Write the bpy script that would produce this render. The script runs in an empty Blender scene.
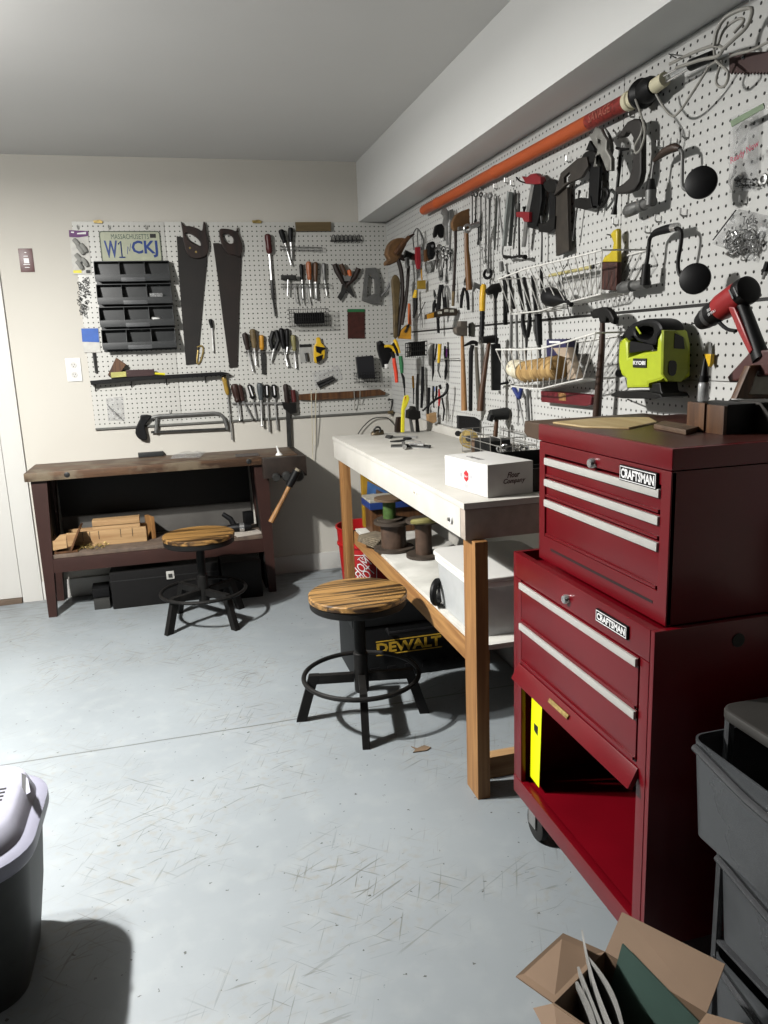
import bpy, bmesh, math, random
from mathutils import Vector, Matrix
random.seed(7)
SC = bpy.context.scene
COL = SC.collection
PI = math.pi
# ------------------------------------------------------------------ camera
CF = 772.93
CP = Vector((-1.242, -4.4524, 1.3018))
YAW, PIT, ROL = 0.2550, 0.2110, -0.0382
FW = Vector((math.sin(YAW)*math.cos(PIT), math.cos(YAW)*math.cos(PIT), -math.sin(PIT)))
_r = FW.cross(Vector((0, 0, 1))).normalized(); _u = _r.cross(FW)
RT = _r*math.cos(ROL) + _u*math.sin(ROL)
UP = -_r*math.sin(ROL) + _u*math.cos(ROL)
cd = bpy.data.cameras.new('camera'); cam = bpy.data.objects.new('camera', cd); COL.objects.link(cam)
cam.matrix_world = Matrix(((RT.x, UP.x, -FW.x, CP.x), (RT.y, UP.y, -FW.y, CP.y), (RT.z, UP.z, -FW.z, CP.z), (0, 0, 0, 1)))
cd.sensor_fit = 'VERTICAL'; cd.sensor_height = 36; cd.lens = 36*CF/1024; cd.clip_start = .02
SC.camera = cam
# ------------------------------------------------------------------ light and exposure
w = bpy.data.worlds.new('world'); SC.world = w; w.use_nodes = True
bg = w.node_tree.nodes['Background']; bg.inputs[0].default_value = (.75, .82, 1, 1); bg.inputs[1].default_value = .004
def lamp(name, loc, power, rad, col):
    l = bpy.data.lights.new(name, 'POINT'); l.energy = power; l.shadow_soft_size = rad; l.color = col
    o = bpy.data.objects.new(name, l); o.location = loc; COL.objects.link(o)
def downlight(name, loc, power, size, col):
    l = bpy.data.lights.new(name, 'AREA'); l.shape = 'DISK'; l.size = size; l.energy = power; l.color = col
    o = bpy.data.objects.new(name, l); o.location = loc; COL.objects.link(o)
LC = (1, .985, .95)
downlight('lamp_main', (-2.42, -2.08, 2.20), 88, .07, LC)
downlight('lamp_second', (-2.42, -2.30, 2.20), 24, .07, LC)
lamp('fill_glow', (-2.42, -2.10, 2.12), 42, .05, LC)  # added bare point fill, lifts the dark ceiling
SC.view_settings.view_transform = 'Standard'; SC.view_settings.look = 'None'
SC.view_settings.exposure = 1.35; SC.view_settings.gamma = 1; SC.view_settings.use_curve_mapping = False
# ------------------------------------------------------------------ frames and picture measurement on real planes
class Fr:
    def __init__(s, O, A, B):
        s.O = Vector(O); s.A = Vector(A).normalized(); s.B = Vector(B).normalized(); s.N = s.A.cross(s.B).normalized()
    def p(s, a, b, d=0): return s.O + s.A*a + s.B*b + s.N*d
    def hit(s, x, y, d=0):
        R = FW + RT*((x-384)/CF) - UP*((y-512)/CF)
        t = ((s.O + s.N*d) - CP).dot(s.N)/R.dot(s.N)
        return CP + R*t
    def ab(s, x, y, d=0):
        v = s.hit(x, y, d) - s.O
        return (v.dot(s.A), v.dot(s.B))
R = Fr((0, 0, 0), (0, -1, 0), (0, 0, 1))          # right wall, d = distance out of the wall
B = Fr((0, 0, 0), (1, 0, 0), (0, 0, 1))           # back wall
def GY(y): return Fr((0, y, 0), (1, 0, 0), (0, 0, 1))
def FZ(z): return Fr((0, 0, z), (1, 0, 0), (0, 1, 0))
PR = lambda P: (P-CP).dot(FW)/CF                   # metres per pixel at a point
PEG = .006
# ------------------------------------------------------------------ materials
MATS = {}
AK = .62
def mat(name, col, rough=.5, metal=0, var=.12, vs=30, bump=0, spec=None, trans=0, alpha=1, stretch=None, col2=None, coat=0, sharp=0):
    if name in MATS: return MATS[name]
    col = tuple(c*AK for c in col); col2 = tuple(c*AK for c in col2) if col2 else None; spec = .3 if spec is None else spec
    m = bpy.data.materials.new(name); m.use_nodes = True; nt = m.node_tree; b = nt.nodes['Principled BSDF']
    b.inputs['Roughness'].default_value = rough; b.inputs['Metallic'].default_value = metal
    if trans: b.inputs['Transmission Weight'].default_value = trans
    if alpha < 1: b.inputs['Alpha'].default_value = alpha
    if coat: b.inputs['Coat Weight'].default_value = coat; b.inputs['Coat Roughness'].default_value = .15
    if spec is not None: b.inputs['Specular IOR Level'].default_value = spec
    tc = nt.nodes.new('ShaderNodeTexCoord'); mp = nt.nodes.new('ShaderNodeMapping'); nz = nt.nodes.new('ShaderNodeTexNoise')
    nt.links.new(tc.outputs['Object'], mp.inputs[0]); nt.links.new(mp.outputs[0], nz.inputs['Vector'])
    if stretch: mp.inputs['Scale'].default_value = stretch
    nz.inputs['Scale'].default_value = vs; nz.inputs['Detail'].default_value = 4
    cr = nt.nodes.new('ShaderNodeValToRGB'); nt.links.new(nz.outputs['Fac'], cr.inputs[0])
    c2 = col2 or tuple(c*(1-var) for c in col); c1 = col if col2 else tuple(min(1, c*(1+var)) for c in col)
    lo, hi = (.3, .7) if not sharp else (.5-sharp, .5+sharp)
    cr.color_ramp.elements[0].position = lo; cr.color_ramp.elements[1].position = hi
    cr.color_ramp.elements[0].color = (*c2, 1); cr.color_ramp.elements[1].color = (*c1, 1)
    nt.links.new(cr.outputs[0], b.inputs['Base Color'])
    if bump:
        bp = nt.nodes.new('ShaderNodeBump'); bp.inputs['Strength'].default_value = bump; bp.inputs['Distance'].default_value = .002
        nt.links.new(nz.outputs['Fac'], bp.inputs['Height']); nt.links.new(bp.outputs[0], b.inputs['Normal'])
    MATS[name] = m; return m
def math_n(nt, op, a, b_=None, c=None):
    n = nt.nodes.new('ShaderNodeMath'); n.operation = op
    for i, v in enumerate((a, b_, c)):
        if v is None: continue
        if isinstance(v, (int, float)): n.inputs[i].default_value = v
        else: nt.links.new(v, n.inputs[i])
    return n.outputs[0]
def pegmat(name, axis, col):
    m = bpy.data.materials.new(name); m.use_nodes = True; nt = m.node_tree; b = nt.nodes['Principled BSDF']
    g = nt.nodes.new('ShaderNodeNewGeometry'); s = nt.nodes.new('ShaderNodeSeparateXYZ'); nt.links.new(g.outputs['Position'], s.inputs[0])
    I = .0254
    u = math_n(nt, 'SUBTRACT', math_n(nt, 'FRACT', math_n(nt, 'ADD', math_n(nt, 'DIVIDE', s.outputs[axis], I), 200.5)), .5)
    v = math_n(nt, 'SUBTRACT', math_n(nt, 'FRACT', math_n(nt, 'ADD', math_n(nt, 'DIVIDE', s.outputs[2], I), .2)), .5)
    d = math_n(nt, 'SQRT', math_n(nt, 'ADD', math_n(nt, 'MULTIPLY', u, u), math_n(nt, 'MULTIPLY', v, v)))
    h = math_n(nt, 'LESS_THAN', d, .14)
    mx = nt.nodes.new('ShaderNodeMix'); mx.data_type = 'RGBA'; nt.links.new(h, mx.inputs[0])
    mx.inputs[6].default_value = (*[c*AK for c in col], 1); mx.inputs[7].default_value = (.006, .005, .004, 1); b.inputs['Specular IOR Level'].default_value = .3
    nt.links.new(mx.outputs[2], b.inputs['Base Color']); b.inputs['Roughness'].default_value = .42
    bp = nt.nodes.new('ShaderNodeBump'); bp.invert = True; bp.inputs['Strength'].default_value = .6; bp.inputs['Distance'].default_value = .003
    nt.links.new(h, bp.inputs['Height']); nt.links.new(bp.outputs[0], b.inputs['Normal'])
    MATS[name] = m; return m
def woodmat(name, c1, c2, scale=12, axis=0, rough=.5, dirt=None, coat=0, lo=.36, hi=.64):
    if name in MATS: return MATS[name]
    c1, c2 = [c*AK for c in c1], [c*AK for c in c2]; dirt = [c*AK for c in dirt] if dirt else None
    m = bpy.data.materials.new(name); m.use_nodes = True; nt = m.node_tree; b = nt.nodes['Principled BSDF']
    tc = nt.nodes.new('ShaderNodeTexCoord'); mp = nt.nodes.new('ShaderNodeMapping'); nt.links.new(tc.outputs['Object'], mp.inputs[0])
    s = [scale*6]*3; s[axis] = scale*.35; mp.inputs['Scale'].default_value = s
    nz = nt.nodes.new('ShaderNodeTexNoise'); nz.inputs['Scale'].default_value = 1; nz.inputs['Detail'].default_value = 6; nz.inputs['Distortion'].default_value = .6
    nt.links.new(mp.outputs[0], nz.inputs['Vector'])
    cr = nt.nodes.new('ShaderNodeValToRGB'); nt.links.new(nz.outputs['Fac'], cr.inputs[0])
    cr.color_ramp.elements[0].position = lo; cr.color_ramp.elements[1].position = hi; b.inputs['Specular IOR Level'].default_value = .3
    cr.color_ramp.elements[0].color = (*c2, 1); cr.color_ramp.elements[1].color = (*c1, 1)
    out = cr.outputs[0]
    if dirt:
        n2 = nt.nodes.new('ShaderNodeTexNoise'); n2.inputs['Scale'].default_value = 9; n2.inputs['Detail'].default_value = 8
        nt.links.new(tc.outputs['Object'], n2.inputs['Vector'])
        c2r = nt.nodes.new('ShaderNodeValToRGB'); nt.links.new(n2.outputs['Fac'], c2r.inputs[0])
        c2r.color_ramp.elements[0].position = .48; c2r.color_ramp.elements[1].position = .62
        mx = nt.nodes.new('ShaderNodeMix'); mx.data_type = 'RGBA'; nt.links.new(c2r.outputs[0], mx.inputs[0])
        nt.links.new(out, mx.inputs[6]); mx.inputs[7].default_value = (*dirt, 1); out = mx.outputs[2]
    nt.links.new(out, b.inputs['Base Color']); b.inputs['Roughness'].default_value = rough
    if coat: b.inputs['Coat Weight'].default_value = coat
    bp = nt.nodes.new('ShaderNodeBump'); bp.inputs['Strength'].default_value = .3; bp.inputs['Distance'].default_value = .001
    nt.links.new(nz.outputs['Fac'], bp.inputs['Height']); nt.links.new(bp.outputs[0], b.inputs['Normal'])
    MATS[name] = m; return m
def floormat():
    m = bpy.data.materials.new('painted_concrete'); m.use_nodes = True; nt = m.node_tree; b = nt.nodes['Principled BSDF']
    g = nt.nodes.new('ShaderNodeNewGeometry'); P = g.outputs['Position']
    def noise(scale, detail=5, st=None, rot=0, dist=0):
        n = nt.nodes.new('ShaderNodeTexNoise'); n.inputs['Scale'].default_value = scale; n.inputs['Detail'].default_value = detail; n.inputs['Distortion'].default_value = dist
        mp = nt.nodes.new('ShaderNodeMapping'); mp.vector_type = 'TEXTURE'; mp.inputs['Rotation'].default_value = (0, 0, rot); nt.links.new(P, mp.inputs[0])
        if st: mp.inputs['Scale'].default_value = [1/q for q in st]
        nt.links.new(mp.outputs[0], n.inputs['Vector']); return n.outputs['Fac']
    def ramp(f, a, c):
        r = nt.nodes.new('ShaderNodeMapRange'); nt.links.new(f, r.inputs[0]); r.inputs[1].default_value = a; r.inputs[2].default_value = c; return r.outputs[0]
    def mix(fac, A, Bc):
        mx = nt.nodes.new('ShaderNodeMix'); mx.data_type = 'RGBA'; nt.links.new(fac, mx.inputs[0])
        if isinstance(A, tuple): mx.inputs[6].default_value = (*[q*AK for q in A], 1)
        else: nt.links.new(A, mx.inputs[6])
        mx.inputs[7].default_value = (*[q*AK for q in Bc], 1); return mx.outputs[2]
    c = mix(ramp(noise(1.6, 6), .35, .7), (.245, .272, .288), (.205, .228, .242))
    c = mix(math_n(nt, 'MULTIPLY', ramp(noise(14, 8), .5, .72), .35), c, (.30, .325, .325))
    patch = ramp(noise(2.3, 4), .44, .6)
    for rot, st in ((.5, (4, 90, 1)), (-.7, (5, 110, 1)), (1.2, (6, 120, 1)), (.1, (7, 90, 1))):
        s = math_n(nt, 'MULTIPLY', ramp(noise(1, 3, st, rot), .64, .675), patch); c = mix(math_n(nt, 'MULTIPLY', s, .7), c, (.10, .10, .09))
    sp = ramp(noise(55, 3),   .70, .72); c = mix(sp, c, (.05, .05, .045))
    gr = math_n(nt, 'MULTIPLY', ramp(noise(40, 8), .52, .68), patch); c = mix(math_n(nt, 'MULTIPLY', gr, .5), c, (.22, .21, .18))
    sx = nt.nodes.new('ShaderNodeSeparateXYZ'); nt.links.new(P, sx.inputs[0])
    dl = math_n(nt, 'ABSOLUTE', math_n(nt, 'ADD', math_n(nt, 'ADD', sx.outputs[1], 1.873), math_n(nt, 'MULTIPLY', noise(6, 3), .006)))
    c = mix(math_n(nt, 'MULTIPLY', math_n(nt, 'LESS_THAN', dl, .0035), .8), c, (.08, .08, .075))
    # grime along the back wall and at the bench feet
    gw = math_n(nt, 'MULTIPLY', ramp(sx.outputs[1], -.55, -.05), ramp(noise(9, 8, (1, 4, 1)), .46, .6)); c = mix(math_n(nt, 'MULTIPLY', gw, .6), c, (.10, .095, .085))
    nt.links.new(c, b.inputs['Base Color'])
    rr = nt.nodes.new('ShaderNodeMapRange'); nt.links.new(noise(7, 6), rr.inputs[0]); rr.inputs[3].default_value = .38; rr.inputs[4].default_value = .6
    nt.links.new(rr.outputs[0], b.inputs['Roughness'])
    bp = nt.nodes.new('ShaderNodeBump'); bp.inputs['Strength'].default_value = .15; bp.inputs['Distance'].default_value = .003
    nt.links.new(noise(30, 6), bp.inputs['Height']); nt.links.new(bp.outputs[0], b.inputs['Normal'])
    return m
M = mat
peg_back = pegmat('pegboard_white_back', 0, (.56, .555, .52)); peg_right = pegmat('pegboard_white_right', 1, (.56, .56, .54))
wallp = M('wall_paint', (.56, .535, .48), .7, var=.02, vs=2); ceilp = M('ceiling_paint', (.85, .84, .82), .8, var=.02, vs=2)
soffp = M('soffit_paint', (.80, .80, .78), .6, var=.02, vs=2); trimp = M('trim_paint', (.58, .57, .54), .45, var=.02, vs=3)
floorm = floormat()
black = M('black_plastic', (.005, .005, .0055), .5, var=.2, spec=.15); blackm = M('black_iron', (.010, .0095, .009), .5, .1, var=.3, bump=.2, spec=.15)
blackw = M('black_wire', (.01, .01, .01), .4, .2); rub = M('rubber', (.015, .015, .014), .8, bump=.3)
steel = M('steel', (.42, .42, .41), .35, .75, var=.25); dsteel = M('dark_steel', (.05, .05, .048), .45, .5, var=.35, bump=.2)
gsteel = M('grey_steel', (.16, .16, .155), .5, .5, var=.25); chrome = M('chrome', (.7, .7, .7), .18, .85, var=.1)
alu = M('brushed_aluminium', (.50, .49, .46), .45, .2, var=.05); white = M('white_plastic', (.8, .8, .78), .4, var=.04)
wirew = M('white_wire', (.75, .74, .70), .4, .1, var=.1)
redp = M('red_enamel', (.125, .001, .005), .3, var=.1, vs=6, coat=.1); redd = M('red_plastic', (.45, .015, .02), .4, var=.1)
redh = M('orange_red_plastic', (.62, .05, .02), .4); orange = M('orange_plastic', (.62, .13, .025), .45, var=.12)
yellow = M('yellow_plastic', (.72, .45, .02), .4, var=.12); yel2 = M('bright_yellow', (.72, .64, .03), .45, var=.08)
amber = M('amber_plastic', (.5, .24, .02), .4); green = M('green_plastic', (.02, .14, .05), .45); blue = M('blue_plastic', (.015, .03, .16), .4)
lime = M('lime_plastic', (.42, .5, .02), .35, var=.06); maroon = M('maroon_plastic', (.07, .008, .008), .4)
brownd = woodmat('dark_wood', (.024, .010, .006), (.008, .0035, .002), 10, 2, .55); brownm = woodmat('brown_wood', (.12, .052, .018), (.05, .02, .008), 10, 2, .5)
tanw = woodmat('tan_wood', (.36, .185, .065), (.22, .10, .032), 8, 2, .55); tany = woodmat('tan_wood_y', (.40, .215, .075), (.25, .115, .038), 8, 1, .55)
tanx = woodmat('tan_wood_x', (.42, .27, .13), (.30, .17, .075), 8, 0, .6); seatw = woodmat('seat_wood', (.32, .175, .055), (.035, .017, .006), 8, 0, .4, coat=.1, lo=.41, hi=.57)
benchb = woodmat('bench_top_wood', (.12, .060, .028), (.035, .017, .008), 6, 0, .5, dirt=(.13, .10, .065)); maroonw = M('maroon_painted_wood', (.030, .010, .007), .5, var=.15, vs=12)
blackp = M('black_paint', (.008, .007, .006), .6); benchw = M('white_bench_paint', (.62, .60, .555), .5, var=.05, vs=8, col2=(.54, .52, .47), bump=.1)
shelfw = M('white_shelf_paint', (.70, .69, .64), .55, col2=(.50, .49, .45), vs=10); ply = woodmat('plywood', (.50, .38, .20), (.38, .27, .12), 6, 1, .6)
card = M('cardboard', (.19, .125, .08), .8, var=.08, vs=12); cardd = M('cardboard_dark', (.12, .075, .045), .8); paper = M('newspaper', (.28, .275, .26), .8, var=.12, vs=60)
gpaper = M('green_paper', (.045, .085, .07), .7, var=.08); bagm = M('clear_bag', (.75, .76, .76), .2, alpha=.33, var=.1, vs=50, sharp=.1, col2=(.4, .4, .4))
clearp = M('clear_drawer', (.42, .44, .46), .35, alpha=.62, var=.1); clearg = M('clear_tote', (.70, .72, .72), .3, alpha=.55, var=.05)
graybin = M('grey_bin', (.035, .037, .038), .45, var=.1); lidgrey = M('grey_lid', (.30, .30, .33), .4, var=.08); lidlt = M('light_lid', (.31, .31, .37), .35, var=.05)
cream = M('cream_label', (.65, .60, .42), .6); twine = woodmat('twine', (.50, .33, .13), (.26, .15, .05), 10, 2, .9); tww = woodmat('white_twine', (.75, .70, .55), (.45, .40, .28), 12, 2, .9)
purple = M('purple_card', (.10, .01, .12), .5); blueC = M('blue_card', (.03, .11, .42), .5); olive = woodmat('olive_wood', (.17, .12, .055), (.10, .07, .03), 8, 0, .6)
brass = M('brass', (.45, .33, .12), .35, .6, var=.4, vs=80); cordg = M('grey_cord', (.30, .29, .26), .5, var=.1); hiviz = M('yellow_tag_paper', (.78, .86, .0), .5, var=.04)
orangep = M('orange_tube', (.46, .085, .02), .45, var=.1, vs=6); leather = M('brown_leather', (.12, .06, .022), .6, var=.4, vs=25, bump=.5)
bristle = woodmat('bristles', (.075, .02, .012), (.02, .008, .006), 20, 2, .7); ink = M('black_ink', (.01, .01, .01), .5); inkr = M('red_ink', (.5, .02, .03), .5)
whitei = M('white_ink', (.8, .8, .8), .5); plateg = M('plate_paint', (.40, .42, .31), .4, var=.06); inkb = M('blue_ink', (.01, .04, .20), .4); inkg = M('dark_green_ink', (.05, .09, .07), .5)
yink = M('yellow_ink', (.55, .34, .03), .5); glassm = M('tube_glass', (.6, .62, .62), .15, alpha=.35)
# ------------------------------------------------------------------ mesh builder
def catmull(pts, n=4, closed=False):
    pts = [Vector(p) for p in pts]; out = []; L = len(pts)
    for i in range(L if closed else L-1):
        a = pts[(i-1) % L] if closed or i > 0 else pts[0]*2-pts[1]
        b, c = pts[i], pts[(i+1) % L]
        d = pts[(i+2) % L] if closed or i+2 < L else c*2-b
        for k in range(n):
            t = k/n; out.append(.5*((2*b)+(c-a)*t+(2*a-5*b+4*c-d)*t*t+(3*b-a-3*c+d)*t**3))
    if not closed: out.append(pts[-1])
    return out
class MB:
    def __init__(s): s.bm = bmesh.new()
    def ring(s, c, x, y, r, n): return [s.bm.verts.new(c+x*(r*math.cos(2*PI*i/n))+y*(r*math.sin(2*PI*i/n))) for i in range(n)]
    def tube(s, pts, r, n=8, closed=False, flat=1, smooth=0):
        pts = [Vector(p) for p in pts]
        if smooth: pts = catmull(pts, smooth, closed)
        L = len(pts)
        if not isinstance(r, (list, tuple)): rr = [r]*L
        else: rr = [r[min(len(r)-1, int(i*(len(r)-1)/(L-1)))]*(1-(i*(len(r)-1)/(L-1))%1)+r[min(len(r)-1, int(i*(len(r)-1)/(L-1))+1)]*((i*(len(r)-1)/(L-1))%1) for i in range(L)]
        rings = []; px = None
        for i in range(L):
            if closed: t = pts[(i+1) % L]-pts[i-1]
            else: t = pts[min(i+1, L-1)]-pts[max(i-1, 0)]
            t = t.normalized() if t.length > 1e-9 else Vector((0, 0, 1))
            if px is None: px = t.orthogonal().normalized()
            px = (px - t*px.dot(t)); px = px.normalized() if px.length > 1e-6 else t.orthogonal().normalized()
            py = t.cross(px)
            rings.append([s.bm.verts.new(pts[i]+px*(rr[i]*math.cos(2*PI*k/n))+py*(rr[i]*flat*math.sin(2*PI*k/n))) for k in range(n)])
        for i in range(L if closed else L-1):
            a, b = rings[i], rings[(i+1) % L]
            for k in range(n): s.bm.faces.new((a[k], a[(k+1) % n], b[(k+1) % n], b[k]))
        if not closed: s.bm.faces.new(rings[0][::-1]); s.bm.faces.new(rings[-1])
        return s
    def lathe(s, p0, p1, prof, n=12):
        p0, p1 = Vector(p0), Vector(p1); ax = (p1-p0); L = ax.length; ax.normalize(); x = ax.orthogonal().normalized(); y = ax.cross(x)
        rings = [s.ring(p0+ax*(t*L), x, y, max(r, 1e-5), n) for t, r in prof]
        for a, b in zip(rings, rings[1:]):
            for k in range(n): s.bm.faces.new((a[k], a[(k+1) % n], b[(k+1) % n], b[k]))
        s.bm.faces.new(rings[0][::-1]); s.bm.faces.new(rings[-1]); return s
    def box(s, c, size, rz=0, bev=.002, rot=None):
        Mx = Matrix.Translation(Vector(c)) @ ((rot.to_4x4() if rot is not None else Matrix.Rotation(rz, 4, 'Z'))) @ Matrix.Diagonal((*size, 1))
        b2 = bmesh.new(); bmesh.ops.create_cube(b2, size=1, matrix=Mx)
        bev = min(bev, min(size)*.3)
        if bev > 1e-4: bmesh.ops.bevel(b2, geom=list(b2.edges), offset=bev, segments=2, profile=.7, affect='EDGES', clamp_overlap=True)
        me = bpy.data.meshes.new('t'); b2.to_mesh(me); b2.free(); s.bm.from_mesh(me); bpy.data.meshes.remove(me); return s
    def bx(s, x0, x1, y0, y1, z0, z1, bev=.002): return s.box(((x0+x1)/2, (y0+y1)/2, (z0+z1)/2), (abs(x1-x0), abs(y1-y0), abs(z1-z0)), 0, bev)
    def fbox(s, F, a0, a1, b0, b1, d0, d1, bev=.001):
        rot = Matrix((F.A, F.B, F.N)).transposed()
        return s.box(F.p((a0+a1)/2, (b0+b1)/2, (d0+d1)/2), (abs(a1-a0), abs(b1-b0), abs(d1-d0)), 0, bev, rot)
    def poly(s, F, out, d0, d1, holes=(), bev=.0008, sm=0):
        """outline in frame coordinates, extruded between two distances from the frame's plane"""
        cu = bpy.data.curves.new('c', 'CURVE'); cu.dimensions = '2D'; cu.fill_mode = 'BOTH'
        th = abs(d1-d0); bev = min(bev, th*.3); cu.extrude = max(th/2-bev, 1e-5); cu.bevel_depth = bev; cu.offset = -bev; cu.bevel_resolution = 1
        for o in [out]+list(holes):
            pts = [Vector((a, b, 0)) for a, b in o]
            if sm: pts = catmull(pts, sm, True)
            sp = cu.splines.new('POLY'); sp.points.add(len(pts)-1); sp.use_cyclic_u = True
            for i, p in enumerate(pts): sp.points[i].co = (p.x, p.y, 0, 1)
        ob = bpy.data.objects.new('c', cu); me = bpy.data.meshes.new_from_object(ob)
        m4 = Matrix((F.A, F.B, F.N)).transposed().to_4x4(); m4.translation = F.p(0, 0, (d0+d1)/2); me.transform(m4)
        s.bm.from_mesh(me); bpy.data.meshes.remove(me); bpy.data.objects.remove(ob); bpy.data.curves.remove(cu); return s
    def pp(s, F, pxs, d0, d1, holes=(), bev=.0008, sm=0):
        return s.poly(F, [F.ab(x, y, d1) for x, y in pxs], d0, d1, [[F.ab(x, y, d1) for x, y in h] for h in holes], bev, sm)
    def ptube(s, F, pts, rpx, n=8, sm=0, flat=1, closed=False):
        w = [F.hit(p[0], p[1], p[2]) for p in pts]; k = PR(w[0])
        return s.tube(w, [r*k for r in rpx] if isinstance(rpx, (list, tuple)) else rpx*k, n, closed, flat, sm)
    def sphere(s, c, r, n=12, sc=(1, 1, 1)):
        bmesh.ops.create_uvsphere(s.bm, u_segments=n, v_segments=max(6, n//2+1), radius=r, matrix=Matrix.Translation(Vector(c)) @ Matrix.Diagonal((*sc, 1))); return s
    def torus(s, c, r, rt, N, n=8, seg=20):
        N = Vector(N).normalized(); x = N.orthogonal().normalized(); y = N.cross(x); c = Vector(c)
        return s.tube([c+x*(r*math.cos(2*PI*i/seg))+y*(r*math.sin(2*PI*i/seg)) for i in range(seg)], rt, n, True)
    def text(s, F, txt, a0, a1, b0, b1, d, th=.0006, shear=0, rot=0, bold=0):
        cu = bpy.data.curves.new('t', 'FONT'); cu.body = txt; cu.size = 1; cu.extrude = .001; cu.shear = shear; cu.offset = bold; cu.resolution_u = 2
        ob = bpy.data.objects.new('t', cu); me = bpy.data.meshes.new_from_object(ob)
        xs = [v.co.x for v in me.vertices]; ys = [v.co.y for v in me.vertices]
        if not xs: return s
        x0, x1, y0, y1 = min(xs), max(xs), min(ys), max(ys); W_, H_ = abs(a1-a0), abs(b1-b0); cr, sr = math.cos(rot), math.sin(rot)
        for v in me.vertices:
            a = ((v.co.x-x0)/(x1-x0)-.5)*W_; b = ((v.co.y-y0)/(y1-y0)-.5)*H_
            v.co = F.p((a0+a1)/2+a*cr-b*sr, (b0+b1)/2+a*sr+b*cr, d+(th if v.co.z > 0 else 0))
        s.bm.from_mesh(me); bpy.data.meshes.remove(me); bpy.data.objects.remove(ob); bpy.data.curves.remove(cu); return s
def mb(): return MB()
def link_mesh(name, m, material, off, sharp=35):
    me = bpy.data.meshes.new(name); bmesh.ops.recalc_face_normals(m.bm, faces=list(m.bm.faces))
    for f in m.bm.faces: f.smooth = True
    m.bm.to_mesh(me); m.bm.free(); me.set_sharp_from_angle(angle=math.radians(sharp))
    me.transform(Matrix.Translation(-off)); me.materials.append(material)
    o = bpy.data.objects.new(name, me); COL.objects.link(o); return o
def setp(o, label=None, cat=None, group=None, kind=None):
    if label: o['label'] = label
    if cat: o['category'] = cat
    if group: o['group'] = group
    if kind: o['kind'] = kind
class T:
    """a thing: an Empty at its base with its parts as children; single=True makes it one mesh"""
    def __init__(s, name, label, cat, group=None): s.a = (name, label, cat, group); s.parts = []
    def part(s, name, m, material, label=None, sub=None, kind=None, sharp=35):
        s.parts.append([name, m, material, label, sub or [], kind, sharp]); return s
    def done(s):
        name, label, cat, group = s.a; lo = Vector((1e9,)*3); hi = -lo
        def acc(m):
            for v in m.bm.verts:
                for i in range(3): lo[i] = min(lo[i], v.co[i]); hi[i] = max(hi[i], v.co[i])
        for p in s.parts:
            acc(p[1])
        base = Vector(((lo.x+hi.x)/2, (lo.y+hi.y)/2, lo.z))
        if len(s.parts) == 1 and not s.parts[0][4]:
            p = s.parts[0]; o = link_mesh(name, p[1], p[2], base, p[6]); o.location = base; setp(o, label, cat, group); s.obj = o; return o
        e = bpy.data.objects.new(name, None); COL.objects.link(e); e.empty_display_size = .05; e.location = base; setp(e, label, cat, group)
        for pn, m, material, lab, sub, kind, sharp in s.parts:
            o = link_mesh(pn, m, material, base, sharp); o.parent = e; setp(o, lab, None, None, kind)
            for q in sub:
                c = link_mesh(q[0], q[1], q[2], base); c.parent = o
                if len(q) > 3: setp(c, q[3])
        s.obj = e; return e
def one(name, m, material, label, cat, group=None, sharp=35): return T(name, label, cat, group).part(name, m, material, sharp=sharp).done()
def struct(name, m, material, parent=None):
    o = link_mesh(name, m, material, Vector((0, 0, 0)))
    if parent: o.parent = parent
    else: o['kind'] = 'structure'
    return o
def dup(root, loc, rz=0, label=None):
    r = root.copy(); COL.objects.link(r); r.location = loc; r.rotation_euler = (0, 0, rz)
    if label: r['label'] = label
    for ch in list(root.children):
        c = ch.copy(); COL.objects.link(c); c.parent = r
        for g in ch.children:
            d = g.copy(); COL.objects.link(d); d.parent = c
    return r
# ================================================================== the room
XL, YF, HC = -3.3, -4.7, 2.3026
struct('floor', mb().bx(XL-.1, .1, YF, .1, -.06, 0, 0), floorm)
struct('wall_back', mb().bx(XL-.1, .1, 0, .1, 0, HC, 0), wallp)
struct('wall_right', mb().bx(0, .1, YF, 0, 0, HC, 0), wallp)
struct('ceiling', mb().bx(XL-.1, .1, YF, .1, HC, HC+.06, 0), ceilp)
struct('soffit', mb().bx(-.165, 0, YF, 0, 1.988, HC, .001), soffp)
# door in the back wall at the left, only its edge in view
struct('trim_1', mb().bx(-2.15, -2.047, -.018, 0, 0, 2.09, .003), trimp)
struct('trim_2', mb().bx(-3.12, -2.15, -.018, 0, 1.99, 2.09, .003), trimp)
dr = struct('door_1', mb().bx(-3.02, -2.153, -.012, 0, .03, 1.99, .003), trimp)
dr['kind'] = 'structure'
struct('threshold', mb().bx(-3.02, -2.153, -.03, 0, 0, .028, .003), M('threshold_brown', (.12, .085, .06), .6))
struct('baseboard_back', mb().bx(-2.045, -.002, -.014, 0, 0, .105, .003), trimp)
struct('baseboard_right', mb().bx(-.014, 0, -2.7, -.016, 0, .105, .003), trimp)
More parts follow.
